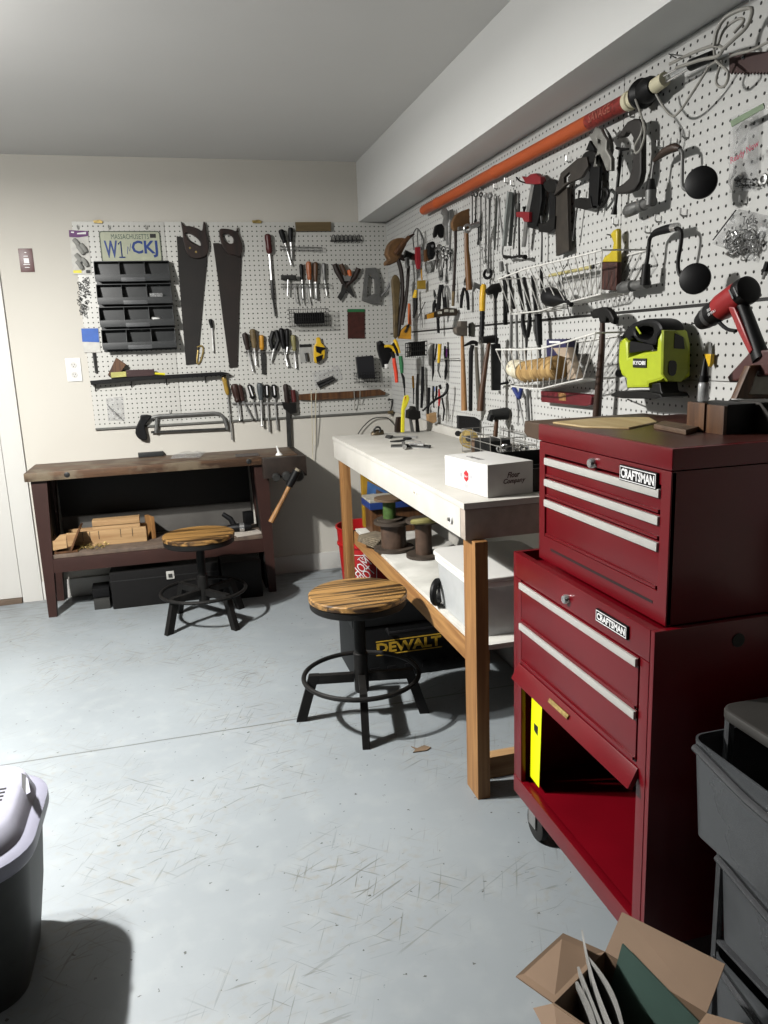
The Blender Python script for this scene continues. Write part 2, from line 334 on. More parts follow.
# pegboard panels
I = .0254
def panel(name, m, material, label, grp=None): return one(name, m, material, label, 'pegboard', grp)
panel('pegboard', mb().bx(-1.676, -1.2205, -PEG, -.0012, .927, 1.986, .0008), peg_back, 'narrow white pegboard at the left end of the back wall, behind the licence plate')
panel('pegboard', mb().bx(-1.2190, -.0015, -PEG, -.0012, .927, 1.986, .0008), peg_back, 'wide white pegboard panel on the back wall behind both long handsaws, reaching the corner')
ys = [0, -1.219, -2.438, -3.657, -4.3]
up = ['upper right-wall pegboard panel nearest the back corner, under the soffit', 'upper right-wall pegboard panel in the middle, holding the dark clamps', 'upper right-wall pegboard panel nearest the viewer, holding the two hand braces', None]
lo_ = ['lower right-wall pegboard panel nearest the back corner, above the far bench top', 'lower right-wall pegboard panel in the middle, behind the twine basket', 'lower right-wall pegboard panel nearest the viewer, behind the lime jigsaw', None]
for i in range(3):
    y0, y1 = ys[i]-(.007 if i == 0 else .001), ys[i+1]+.001
    panel('pegboard', mb().bx(-PEG, -.0012, y1, y0, 1.374, 1.986, .0008), peg_right, up[i])
    panel('pegboard', mb().bx(-PEG, -.0012, y1, y0, .922 if i < 2 else 1.193, 1.366, .0008), peg_right, lo_[i])
panel('pegboard', mb().bx(-PEG, -.0012, -3.656, -2.439, .90, 1.191, .0008), peg_right, 'lowest right-wall pegboard strip, under the thin seam behind the tool chest top')
one('batten_strip', mb().bx(-.004, -.0005, -3.657, -.01, 1.364, 1.376, .0005), blackp, 'thin black strip in the seam between upper and lower right-wall pegboards', 'strip')
one('edge_strip', mb().bx(-1.676, -.01, -.012, -.0005, .917, .928, .001), M('edge_grey', (.12, .12, .11), .5), 'dark metal strip under the bottom edge of the back pegboard', 'strip')
# outlet and alarm
f = B
def px_rect(F, x0, y0, x1, y1, d): 
    a0, b0 = F.ab(x0, y0, d); a1, b1 = F.ab(x1, y1, d); return min(a0, a1), max(a0, a1), min(b0, b1), max(b0, b1)
t = T('wall_outlet', 'white double electrical outlet on the back wall left of the pegboard', 'outlet')
t.part('cover_plate', mb().fbox(B, -1.787, -1.713, 1.181, 1.302, 0, .006, .002), white)
for zc in (1.216, 1.266):
    t.part('socket', mb().lathe(B.p(-1.75, zc, .005), B.p(-1.75, zc, .009), [(0, .017), (1, .0165)], 20), trimp, None,
           [('slots', mb().fbox(B, -1.757, -1.755, zc-.001, zc+.007, .0088, .0094, 0).fbox(B, -1.745, -1.743, zc-.001, zc+.006, .0088, .0094, 0).fbox(B, -1.752, -1.748, zc-.01, zc-.006, .0088, .0094, 0), ink)])
t.done()
t = T('wall_sign', 'small dark red rectangular sign with white pictogram on the back wall by the door', 'sign')
t.part('plate', mb().fbox(B, -1.947, -1.881, 1.741, 1.856, 0, .004, .001), maroon)
t.part('pictogram', mb().fbox(B, -1.926, -1.902, 1.784, 1.808, .004, .0046, 0).fbox(B, -1.93, -1.899, 1.776, 1.779, .004, .0046, 0).fbox(B, -1.925, -1.903, 1.762, 1.765, .004, .0046, 0).fbox(B, -1.919, -1.91, 1.835, 1.838, .004, .0046, 0).fbox(B, -1.925, -1.905, 1.817, 1.820, .004, .0046, 0), whitei)
t.done()
# ================================================================== old wooden workbench on the back wall
t = T('old_workbench', 'low dark brown wooden workbench with worn gouged top against the back wall', 'workbench')
t.part('top', mb().bx(-2.0, -.64, -.36, -.005, .712, .755, .006), benchb)
def taper(m, x, y, w0, w1, z1, inx, iny):
    v = []
    for z, w_ in ((0, w0), (z1, w1)):
        for a, b_ in ((0, 0), (1, 0), (1, 1), (0, 1)): v.append(m.bm.verts.new((x+inx*a*w_, y+iny*b_*w_, z)))
    for q in ((0, 1, 2, 3), (4, 5, 6, 7), (0, 1, 5, 4), (1, 2, 6, 5), (2, 3, 7, 6), (3, 0, 4, 7)): m.bm.faces.new([v[i] for i in q])
    return m
for x, y, ix, iy in ((-1.975, -.34, 1, 1), (-1.975, -.02, 1, -1), (-.80, -.34, -1, 1), (-.80, -.02, -1, -1)):
    t.part('leg', taper(mb(), x, y, .04, .075, .711, ix, iy), maroonw)
t.part('shelf', mb().bx(-1.955, -.82, -.33, -.03, .305, .325, .002), M('shelf_dirty', (.11, .08, .06), .7, var=.3))
t.part('front_rail', mb().bx(-1.94, -.84, -.338, -.318, .232, .304, .002), maroonw)
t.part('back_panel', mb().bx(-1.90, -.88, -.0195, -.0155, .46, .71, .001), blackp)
t.part('shade_board', mb().bx(-1.90, -.88, -.0195, -.0155, .326, .459, .001), M('shade_grey', (.09, .085, .078), .7, var=.2, vs=8))  # grey sheet added to give the shaded wall strip above the shelf its dark tone
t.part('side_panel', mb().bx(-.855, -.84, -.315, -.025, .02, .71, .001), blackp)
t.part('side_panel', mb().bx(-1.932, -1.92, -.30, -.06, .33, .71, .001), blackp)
t.part('dog_hole', mb().lathe((-1.80, -.362, .735), (-1.80, -.3585, .735), [(0, .011), (.5, .014), (1, .014)], 14), ink)
t.part('dog_hole', mb().lathe((-.90, -.362, .735), (-.90, -.3585, .735), [(0, .011), (.5, .014), (1, .014)], 14), ink)
t.done()
t = T('bench_vise', 'dark wooden face vise with round screws at the right end of the old workbench', 'vise')
t.part('jaw', mb().bx(-.835, -.605, -.42, -.364, .645, .752, .005), M('vise_wood', (.024, .016, .012), .5, var=.4, vs=18))
t.part('rear_block', mb().bx(-.637, -.605, -.362, -.01, .66, .752, .005), M('vise_wood', (.024, .016, .012)))
for x, r in ((-.77, .022), (-.715, .026), (-.655, .032)):
    t.part('screw_boss', mb().lathe((x, -.419, .652), (x, -.45, .652), [(0, r), (.7, r), (1, r*.8)], 16), dsteel)
t.done()
# hammer leaning in the vise
F_ = GY(-.475)
t = T('ball_hammer', 'short mallet stick with black grip and yellow wooden shaft hanging from the vise', 'mallet')
t.part('shaft', mb().ptube(F_, [(289, 487, 0), (283, 499, 0), (271, 522, 0)], [2.4, 2.2, 3.0], 10), tanw)
t.part('grip', mb().ptube(F_, [(297, 471, 0), (289, 486, 0)], [4.2, 3.8], 12), black)
t.part('end_cap', mb().ptube(F_, [(298.5, 469, 0), (297, 471.5, 0)], [3, 3], 12), M('cap_grey', (.2, .17, .12), .6))
t.done()
# things on the old bench top
def zrect(x0, y0, x1, y1, z): a = FZ(z); return a.hit(x0, y0), a.hit(x1, y1)
one('small_case', mb().box(FZ(.755).hit(151, 456)+Vector((0, 0, .0125)), (.135, .075, .024), .05, .004), M('case_dark', (.02, .022, .022), .5), 'small dark flat case lying on the old workbench top', 'case')
m = mb(); c = FZ(.757).hit(186, 456)
random.seed(3)
def crumple(m, F, pts, d, amp, n=5):
    """thin crumpled film from a quad given in frame coordinates"""
    a = [Vector(p) for p in pts]; g = []
    for i in range(n+1):
        row = []
        for j in range(n+1):
            u, v = i/n, j/n; q = a[0]*(1-u)*(1-v)+a[1]*u*(1-v)+a[2]*u*v+a[3]*(1-u)*v
            e = 1 if 0 < i < n and 0 < j < n else .25
            row.append(m.bm.verts.new(F.p(q.x, q.y, d+e*random.uniform(0, amp))))
        g.append(row)
    for i in range(n):
        for j in range(n): m.bm.faces.new((g[i][j], g[i+1][j], g[i+1][j+1], g[i][j+1]))
    return m
def crumple_px(F, pxs, d, amp, n=5): return crumple(mb(), F, [(*F.ab(x, y, d), 0) for x, y in pxs], d, amp, n)
one('plastic_bag', crumple_px(FZ(.755), [(170, 459), (176, 452), (206, 452), (200, 458)], .001, .014, 8), bagm, 'crumpled clear plastic bag on the old workbench top', 'bag', sharp=10)
one('sanding_pad', mb().box(FZ(.755).hit(247, 456)+Vector((0, 0, .006)), (.12, .06, .010), -.03, .002), M('pad_grey', (.07, .06, .055), .8), 'flat dark grey pad on the old workbench near its right end', 'pad')
t = T('glue_nozzle', 'tiny white nozzle standing on the right end of the old workbench', 'nozzle')
q = FZ(.755).hit(279, 455)
t.part('base', mb().lathe(q, q+Vector((0, 0, .012)), [(0, .02), (1, .012)], 10), white)
t.part('tip', mb().lathe(q+Vector((0, 0, .011)), q+Vector((-.01, 0, .05)), [(0, .008), (1, .003)], 8), white); t.done()
# things on the old bench's shelf (top z .325)
S = GY(-.31)
m = mb()
t = T('open_wood_box', 'broken open wooden box with flared sides at the left end of the old bench shelf', 'box')
t.part('base', mb().bx(-1.915, -1.80, -.32, -.20, .326, .336, .001), brownm)
t.part('side_panel', mb().box((-1.91, -.26, .37), (.008, .12, .075), 0, .001, Matrix.Rotation(-.15, 3, 'Y')), brownm)
t.part('side_panel', mb().box((-1.805, -.26, .395), (.010, .13, .125), 0, .001, Matrix.Rotation(.45, 3, 'Y')), brownm)
t.part('end_panel', mb().pp(GY(-.322), [(47, 541), (54, 541), (60, 535), (66, 534), (67, 548), (46, 552)], 0, .006), tanx)
t.done()
t = T('mitre_box', 'tan wooden mitre box with saw slots on the old bench shelf', 'mitre box')
t.part('front_board', mb().bx(-1.86, -1.46, -.215, -.195, .337, .405, .001), tanx)
t.part('rear_board', mb().bx(-1.86, -1.46, -.12, -.10, .337, .405, .001), tanx)
t.part('base', mb().bx(-1.86, -1.46, -.215, -.10, .325, .337, .001), tanx)
for x in (-1.78, -1.745, -1.70, -1.59, -1.53): t.part('saw_slot', mb().bx(x-.0015, x+.0015, -.2162, -.2148, .36, .405, 0), ink)
t.done()
one('wood_offcut', mb().bx(-1.73, -1.49, -.19, -.125, .426, .456, .001).bx(-1.73, -1.49, -.185, -.13, .338, .427, .001), tanx, 'tan board standing inside the mitre box, rising above its side', 'board')
one('plank_end', mb().box((-1.44, -.13, .385), (.02, .09, .12), .4, .002), tanw, 'small tan board end standing just right of the mitre box', 'board')
m = mb(); random.seed(5)
for i in range(60):
    c = Vector((-1.80+random.uniform(0, .14), -.30+random.uniform(0, .08), .328+random.uniform(0, .018)*(1-abs(i-30)/40)))
    m.tube([c, c+Vector((random.uniform(-.012, .012), random.uniform(-.01, .01), random.uniform(0, .012)))], .0022, 5)
o = one('brass_screws', m, brass, 'heap of small brass screws spilled on the old bench shelf by the mitre box', 'screws'); o['kind'] = 'stuff'
m = mb(); c = FZ(.326).hit(246, 541)
one('paper_sheet', mb().box((-.93, -.26, .3275), (.15, .12, .003), .25, .0005), M('paper_grey', (.42, .38, .33), .8), 'pale paper sheet on the right end of the old bench shelf', 'paper')
t = T('power_screwdriver', 'black and silver power tool lying on the right end of the old bench shelf', 'power tool')
t.part('body', mb().lathe((-1.03, -.2, .35), (-.90, -.22, .352), [(0, .018), (.3, .024), (.7, .024), (1, .014)], 12), black)
t.part('collar', mb().lathe((-.965, -.212, .351), (-.94, -.214, .351), [(0, .0255), (1, .0255)], 14), chrome)
t.part('grip', mb().tube([(-.99, -.2, .355), (-1.01, -.19, .40), (-1.05, -.18, .43)], [.016, .015, .012], 10), black)
t.part('battery', mb().box((-.91, -.15, .39), (.05, .05, .07), .2, .004), black)
t.done()
# under the old bench
t = T('long_tool_case', 'long black hard case on the floor under the old workbench', 'case')
t.part('shell', mb().bx(-1.66, -1.10, -.33, -.07, .0, .20, .008), M('case_black', (.006, .0055, .0055), .45, spec=.2))
t.part('lid_line', mb().bx(-1.662, -1.098, -.332, -.068, .148, .154, .001), ink)
t.part('latch', mb().bx(-1.375, -1.335, -.339, -.331, .135, .178, .002), alu, 'white metal latch', [('catch', mb().bx(-1.365, -1.345, -.343, -.338, .145, .165, .002), dsteel)])
t.done()
one('dark_bin', mb().bx(-1.09, -.88, -.40, -.06, 0, .21, .01), M('case_black', (.012, .011, .011)), 'black bin on the floor under the old workbench beside the long case', 'bin')
t = T('small_crate', 'small dark box with open lid beside the long case under the old workbench', 'box')
t.part('body', mb().bx(-1.755, -1.675, -.30, -.18, 0, .055, .003), M('crate_grey', (.03, .03, .028), .6))
t.part('lid', mb().box((-1.72, -.22, .085), (.085, .12, .05), .05, .004), black); t.done()
# ================================================================== stools
def stool(cx, cy, zs, rot, label, wr):
    t = T('bar_stool', label, 'stool', 'round wooden stools with black iron bases')
    Rm = lambda a, r, z: Vector((cx+r*math.cos(a), cy+r*math.sin(a), z))
    rs = .172
    t.part('seat', mb().lathe((cx, cy, zs-.022), (cx, cy, zs), [(0, rs-.004), (.15, rs), (.85, rs), (1, rs-.004)], 48), seatw, None,
           )
    t.part('seat_band', mb().lathe((cx, cy, zs-.048), (cx, cy, zs-.0225), [(0, rs-.008), (.2, rs-.003), (1, rs-.003)], 48), blackm)
    t.part('post', mb().lathe((cx, cy, .10), (cx, cy, zs-.049), [(0, .024), (.02, .026), (.45, .026), (.46, .021), (1, .021)], 20), blackm)
    t.part('foot_ring', mb().torus((cx, cy, .162), .205, .0085, (0, 0, 1), 10, 56), blackm)
    for k in range(4):
        a = rot+k*PI/2; d = Vector((math.cos(a), math.sin(a), 0))
        p = [Rm(a, .028, .155), Rm(a, .165, .155)]
        arm = mb().box((p[0]+p[1])/2, (.14, .024, .032), a, .002)
        t.part('arm', arm, blackm)
        top, bot = Rm(a, .168, .172), Rm(a, .222, .0); m = mb(); tv = Vector((-math.sin(a), math.cos(a), 0))
        v = []
        for c, z in ((bot, 0), (top, .172)):
            for su, sv in ((-1, -1), (1, -1), (1, 1), (-1, 1)): v.append(m.bm.verts.new(Vector((c.x, c.y, z))+d*su*.018+tv*sv*.013))
        for q in ((0, 1, 2, 3), (4, 5, 6, 7), (0, 1, 5, 4), (1, 2, 6, 5), (2, 3, 7, 6), (3, 0, 4, 7)): m.bm.faces.new([v[i] for i in q])
        t.part('leg', m, blackm)
    t.done()
stool(-.692, -1.935, .470, math.radians(-101), 'nearer stool with round slatted wood seat beside the white bench', 0)
stool(-1.195, -.69, .448, math.radians(36), 'farther stool with round slatted wood seat in front of the old workbench', 0)
# ================================================================== white bench on the right wall
bx0, byf, byn, bz = -.515, -.73, -2.53, .88
t = T('white_workbench', 'long white-painted workbench on tan timber legs along the right wall', 'workbench')
t.part('top', mb().bx(bx0-.004, -.03, byn-.004, byf, .862, .88, .003), benchw)
t.part('front_apron', mb().bx(bx0, bx0+.036, byn+.0385, byf-.0385, .775, .861, .003), benchw)
t.part('end_apron', mb().bx(bx0, -.03, byn, byn+.037, .775, .861, .003), M('apron_end_shaded', (.40, .34, .29), .55))  # near end facing away from the lamps: shade put into its paint colour
t.part('end_apron', mb().bx(bx0, -.03, byf-.037, byf, .775, .861, .003), benchw)
for x in (-.497, -.10):
    for y in (byn-.025, byf-.105): t.part('leg', mb().bx(x, x+.038, y, y+.089, 0, .774, .002), tanw)
t.part('shelf', mb().bx(-.447, -.11, -2.44, -.84, .418, .432, .001), shelfw)
t.part('shelf_rail', mb().bx(-.455, -.418, -2.463, -.80, .352, .417, .002), tany)
t.part('foot_stretcher', mb().bx(-.458, -.102, -2.46, -2.422, .0, .07, .002), tanx)
t.part('shelf_end', mb().bx(-.447, -.11, -2.462, -2.442, .418, .434, .001), trimp)
bp = FZ(.8).hit(501, 526); 
t.part('bolt_cover', mb().lathe(R.hit(451.5, 519, -bx0), R.hit(451.5, 519, -bx0)+Vector((-.006, 0, 0)), [(0, .015), (1, .013)], 16), white, None, [('bolt', mb().lathe(R.hit(451.5, 519, -bx0)+Vector((-.005, 0, 0)), R.hit(451.5, 519, -bx0)+Vector((-.012, 0, 0)), [(0, .007), (1, .006)], 6), steel)])
t.part('scuff_mark', mb().fbox(R, 2.03, 2.12, .826, .834, .5152, .5156, 0), M('scuff', (.3, .27, .2), .8, sharp=.05, vs=120, col2=(.72, .70, .64)))
t.done()
one('backsplash_board', mb().bx(-.024, -.001, -2.62, -.635, .8805, .921, .002), benchw, 'long low white board along the wall at the back of the white bench', 'board')
one('wall_shelf', mb().bx(-.0295, -.002, -2.62, -.73, .84, .879, .002), benchw, 'narrow white timber cleat against the wall behind the white bench top', 'board')
# ================================================================== tool chest on the cabinet
cxl, cyf, cyn = -.462, -2.728, -3.325
t = T('rolling_cabinet', 'lower red metal rolling tool cabinet with two drawers over an open compartment', 'tool cabinet')
t.part('near_side', mb().bx(cxl, -.03, cyn, cyn+.012, .13, .79, .002), redp)
t.part('far_side', mb().bx(cxl, -.03, cyf-.012, cyf, .13, .79, .002), redp)
t.part('back_panel', mb().bx(-.04, -.03, cyn+.013, cyf-.013, .13, .765, .001), redp)
t.part('top_panel', mb().bx(cxl+.02, -.041, cyn+.013, cyf-.013, .755, .765, .001), redp)
t.part('floor_panel', mb().bx(cxl+.005, -.041, cyn+.013, cyf-.013, .165, .175, .001), redp)
t.part('bottom_rail', mb().bx(cxl-.002, cxl+.018, cyn+.0005, cyf-.0005, .13, .178, .003), redp)
t.part('top_rail', mb().bx(cxl-.001, cxl+.018, cyn+.0125, cyf-.0125, .728, .79, .003), redp)
t.part('corner_post', mb().bx(cxl-.001, cxl+.012, cyf-.045, cyf-.0125, .178, .727, .002), redp)
t.part('corner_post', mb().bx(cxl-.001, cxl+.012, cyn+.0125, cyn+.040, .178, .727, .002), redp)
t.part('middle_rail', mb().bx(cxl, cxl+.016, cyn+.041, cyf-.046, .50, .515, .002), redp)
def drawer(t, F, yc0, yc1, z0, z1, xf, name='drawer'):
    body = mb().bx(xf, xf+.015, yc1, yc0, z0, z1, .003).bx(xf-.004, xf+.002, yc1+.003, yc0-.003, z0, z0+.006, .001)
    t.part(name, body, redp, None, [('handle', mb().bx(xf-.007, xf-.0005, yc1, yc0, z1-.018, z1-.002, .002), alu, 'brushed aluminium full-width drawer handle')])
drawer(t, R, cyf-.048, cyn+.044, .622, .725, cxl-.002)
drawer(t, R, cyf-.048, cyn+.044, .517, .620, cxl-.002)
t.part('drop_flap', mb().box((cxl-.008, (cyf+cyn)/2, .484), (.045, .53, .012), 0, .004, Matrix.Rotation(-1.1, 3, 'Y')), redp, None,
       [('flap_slot', mb().box((cxl-.0125, (cyf+cyn)/2+.03, .492), (.010, .09, .006), 0, .001, Matrix.Rotation(-1.1, 3, 'Y')), brass)])
def lockat(x, y, d):
    c = R.hit(x, y, d); return mb().lathe(c, c+Vector((-.012, 0, 0)), [(0, .011), (.8, .010), (1, .008)], 16)
t.part('lock', lockat(568, 599, -cxl), chrome)
def badge(t, x0, y0, x1, y1, d):
    a0, b0 = R.ab(x0, y0, d); a1, b1 = R.ab(x1, y1, d)
    t.part('name_badge', mb().fbox(R, a0, a1, b1, b0, d-.003, d+.003, .001), black, None,
           [('border', mb().poly(R, [(a0+.002, b1+.002), (a1-.002, b1+.002), (a1-.002, b0-.002), (a0+.002, b0-.002)], d+.003, d+.0036, [[(a0+.0035, b1+.0035), (a0+.0035, b0-.0035), (a1-.0035, b0-.0035), (a1-.0035, b1+.0035)]], 0), whitei),
            ('lettering', mb().text(R, 'CRAFTSMAN', a0+.006, a1-.006, b1+.006, b0-.006, d+.003, .0008, bold=.03), whitei)])
a0, b0 = R.ab(597, 618, -cxl+.003)
badge(t, 597, 608, 628, 640, -cxl+.003)
c = Yp = GY(cyn).hit(738, 640)
t.part('side_emblem', mb().lathe(c, c+Vector((0, -.002, 0)), [(0, .013), (1, .013)], 24), dsteel)
for x in (cxl+.05, -.07):
    for y in (cyf-.04, cyn+.05):
        t.part('caster', mb().lathe((x-.012, y, .045), (x+.012, y, .045), [(0, .038), (.15, .045), (.85, .045), (1, .038)], 24), rub, None,
               [('fork', mb().bx(x-.018, x-.014, y-.02, y+.02, .04, .129, .001).bx(x+.014, x+.018, y-.02, y+.02, .04, .129, .001).bx(x-.025, x+.025, y-.03, y+.03, .115, .129, .001), steel)])
t.done()
a0, b0 = R.ab(532, 679, .45); a1, b1 = R.ab(541, 787, .45)
tg = T('price_tag', 'bright yellow paper price tag standing in the open cabinet compartment', 'tag')
tg.part('tag', mb().pp(R, [(532, 677), (542.5, 688), (539, 788), (530, 776)], .438, .4395), hiviz)
tg.part('print', mb().pp(R, [(534, 688), (539, 692), (539, 696), (534, 691)], .4396, .4399).pp(R, [(534, 723), (538, 727), (537.5, 736), (534, 730)], .4396, .4399).pp(R, [(537, 697), (540.3, 700), (540.3, 703), (537, 700)], .4396, .4399).text(R, '000', *[R.ab(533.5, 690, .4396)[0], R.ab(539.5, 690, .4396)[0]], R.ab(536, 695, .4396)[1], R.ab(536, 690, .4396)[1], .4397, .0004), ink)
tg.done()
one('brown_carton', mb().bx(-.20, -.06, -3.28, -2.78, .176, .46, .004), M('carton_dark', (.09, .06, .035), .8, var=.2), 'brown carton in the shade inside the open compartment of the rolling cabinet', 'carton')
tx, tyf, tyn = -.43, -2.806, -3.31
t = T('tool_chest', 'upper red metal tool chest with aluminium drawer handles and closed lid', 'tool chest')
t.part('near_side', mb().bx(tx, -.05, tyn, tyn+.012, .791, 1.072, .002), redp)
t.part('far_side', mb().bx(tx, -.05, tyf-.012, tyf, .791, 1.072, .002), redp)
t.part('back_panel', mb().bx(-.06, -.05, tyn+.013, tyf-.013, .791, 1.072, .001), redp)
t.part('floor_panel', mb().bx(tx+.01, -.061, tyn+.013, tyf-.013, .791, .80, .001), redp)
t.part('lid', mb().bx(tx-.003, -.045, tyn-.003, tyf+.003, 1.0735, 1.113, .006), redp)
t.part('front_frame', mb().poly(R, [(-tyf, .791), (-tyn, .791), (-tyn, 1.072), (-tyf, 1.072)], -tx-.010, -tx+.001, [[(-tyf+.028, .850), (-tyf+.028, 1.045), (-tyn-.028, 1.045), (-tyn-.028, .850)]]), redp)
hz = [R.hit(549, 459.5, -tx+.014).z, R.hit(548, 481, -tx+.014).z, R.hit(547, 501.5, -tx+.014).z]
for i, z in enumerate(hz):
    zb = hz[i+1]+.004 if i < 2 else .852
    drawer(t, R, tyf-.03, tyn+.03, zb, min(z, 1.043), tx+.002)
t.part('slot', mb().bx(tx-.0016, tx-.0005, tyn+.04, tyf-.06, .822, .827, 0), ink)
t.part('lock', lockat(594, 463, -tx), chrome)
t.part('lid_top', mb().bx(tx+.004, -.05, tyn+.004, tyf-.004, 1.1131, 1.1134, 0), M('lid_patina', (.055, .016, .012), .35, var=.5, vs=9))
t.part('side_shelf', mb().pp(R, [(524.5, 421), (541, 423.6), (541, 441), (527, 437), (523.5, 432)], .10, .43, bev=.003), M('side_brown', (.06, .035, .02), .5))
badge(t, 621, 464, 657.5, 490, -tx+.003)
t.done()
# ================================================================== tools on the back pegboard
def P1(name, label, cat, F, shapes, mats, group=None):
    """shapes: list of (part name, mesh, material, sub)"""
    t = T(name, label, cat, group)
    for sh in shapes: t.part(*sh)
    return t.done()
def mm(F, x, y, d=.02): return PR(F.hit(x, y, d))
def turned(F, x0, y0, x1, y1, r, d=None, n=12, prof=None):
    """turned handle between two picture points, radius in picture pixels, resting on the board"""
    k = mm(F, x0, y0); rr = r*k; d = d if d is not None else rr+PEG+.001
    prof = prof or [(0, .55), (.06, .9), (.2, 1), (.45, .86), (.75, .98), (.93, .8), (1, .5)]
    return mb().lathe(F.hit(x0, y0, d), F.hit(x1, y1, d), [(a, b*rr) for a, b in prof], n), d
def screwdriver(F, p0, p1, p2, r, rs, hm, label, group=None, cat='screwdriver', name='screwdriver', tip='flat', extra=0):
    k = mm(F, *p0); d = r*k+PEG+.002+extra
    h = mb().lathe(F.hit(*p0, d), F.hit(*p1, d), [(a, b*r*k) for a, b in [(0, .5), (.05, .88), (.15, 1), (.6, .95), (.78, .72), (.88, .85), (1, .6)]], 10)
    s_ = mb().lathe(F.hit(*p1, d), F.hit(*p2, d), [(0, rs*k*1.5), (.06, rs*k*1.5), (.07, rs*k), (.9, rs*k), (.95, rs*k*1.35), (1, rs*k*.6)], 8)
    t = T(name, label, cat, group); t.part('handle', h, hm); t.part('shaft', s_, steel); return t.done()
def hook(F, x, y, L=.045, lab='peg hooks'):
    L = .016
    p = F.hit(x, y, PEG); a = p+F.N*L
    return one('peg_hook', mb().tube([p-F.N*.003, a-F.N*.006, a+F.B*.004, a+F.B*.018], .0024, 6), steel, 'small steel peg hook '+lab, 'hook', 'peg hooks holding up the tools')
# ---- handsaws
t = T('handsaw', 'left of the two long handsaws, dark blade with horned wooden handle', 'saw')
t.part('blade', mb().pp(B, [(176.6, 236), (186, 238), (207, 250), (207, 262), (203, 300), (200.5, 330), (197.5, 363.5), (186, 365), (181.5, 310), (178.5, 270)], .012, .0142), M('saw_steel_dark', (.008, .006, .0045), .65, .0, var=.4, vs=8))
t.part('handle', mb().pp(B, [(181, 221.5), (184.5, 225.5), (190, 226), (197, 228), (202, 230.5), (203.3, 222), (205.5, 223.5), (206.5, 232), (208.5, 240), (209, 248), (206.5, 255), (202, 257.5), (196, 258.5), (190, 256.5), (186, 251), (183.5, 241), (182.5, 232)], .008, .028, [[(185, 233.5), (190, 233.5), (196, 237), (200, 241.5), (200.5, 246), (195.5, 244.5), (189.5, 240.5)]], .003, 3), brownd)
t.part('screw', mb().lathe(B.hit(196, 252, .028), B.hit(196, 252, .031), [(0, .006), (1, .005)], 10).lathe(B.hit(190, 248, .028), B.hit(190, 248, .031), [(0, .006), (1, .005)], 10), brass)
t.done()
t = T('handsaw', 'right of the two long handsaws, rusty brown narrow blade', 'saw')
t.part('blade', mb().pp(B, [(213, 243), (219, 243), (241.5, 254), (241.5, 262), (239.5, 300), (237.5, 367), (229.5, 368), (223, 320), (218, 280)], .012, .0142), M('saw_steel_brown', (.011, .006, .004), .65, .0, var=.4, vs=8))
t.part('handle', mb().pp(B, [(219.5, 229.5), (225, 228.5), (232, 229.5), (236, 231), (237.3, 226.8), (238.3, 234), (242, 243), (242.3, 251), (239.5, 257), (235, 255), (228, 253.5), (223, 247), (220, 238)], .008, .028, [[(222.5, 235), (228, 234), (233, 237.5), (233, 243), (227, 242.5)]], .003, 3), brownd)
t.done()
hook(B, 193, 232, lab='in the hand hole of the left long handsaw'); hook(B, 228, 236, lab='in the hand hole of the right long handsaw')
# ---- licence plate
t = T('licence_plate', 'Massachusetts licence plate with blue characters at the top left of the pegboard', 'licence plate')
a0, b1 = B.ab(98.5, 231, .012); a1, b0 = B.ab(160.5, 260.5, .012)
def rrect(x0, x1, y0, y1, r, n=5):
    o = []
    for cx, cy, s in ((x1-r, y1-r, 0), (x0+r, y1-r, 1), (x0+r, y0+r, 2), (x1-r, y0+r, 3)):
        for k in range(n+1): a = (s+k/n)*PI/2; o.append((cx+r*math.cos(a), cy+r*math.sin(a)))
    return o
pw, ph = .305, .155; a1 = a0+pw; b0 = b1-ph
t.part('plate', mb().poly(B, rrect(a0, a1, b0, b1, .014), .009, .0105, bev=.0004), plateg)
t.part('rim', mb().poly(B, rrect(a0, a1, b0, b1, .014), .0105, .0125, [rrect(a0+.005, a1-.005, b0+.005, b1-.005, .010)], .0006), M('plate_rim', (.10, .12, .09), .5))
t.part('state_name', mb().text(B, 'MASSACHUSETTS', a0+.058, a1-.058, b1-.040, b1-.015, .0105, .0008), inkg)
t.part('letter_w', mb().text(B, 'W', a0+.020, a0+.085, b0+.022, b0+.108, .0105, .0012, bold=.025), inkb)
t.part('digit_one', mb().tube([B.p(a0+.090, b0+.088, .0115), B.p(a0+.104, b0+.104, .0115), B.p(a0+.104, b0+.025, .0115)], .0055, 6, False, .3).tube([B.p(a0+.089, b0+.025, .0115), B.p(a0+.119, b0+.025, .0115)], .0045, 6, False, .3), inkb)
t.part('number_ckj', mb().text(B, 'CKJ', a1-.150, a1-.018, b0+.022, b0+.108, .0105, .0012, bold=.025), inkb)
t.part('radio_mark', mb().tube([B.p(a0+.130, b0+.040, .0115), B.p(a0+.136, b0+.078, .0115), B.p(a0+.144, b0+.055, .0115), B.p(a0+.152, b0+.093, .0115)], .0016, 6), inkb)
t.part('sticker', mb().fbox(B, a1-.052, a1-.022, b1-.034, b1-.014, .0106, .0112, 0), ink)
t.done(); hook(B, 109, 229, lab='at the top left corner of the licence plate'); hook(B, 146, 229, lab='at the top right corner of the licence plate')
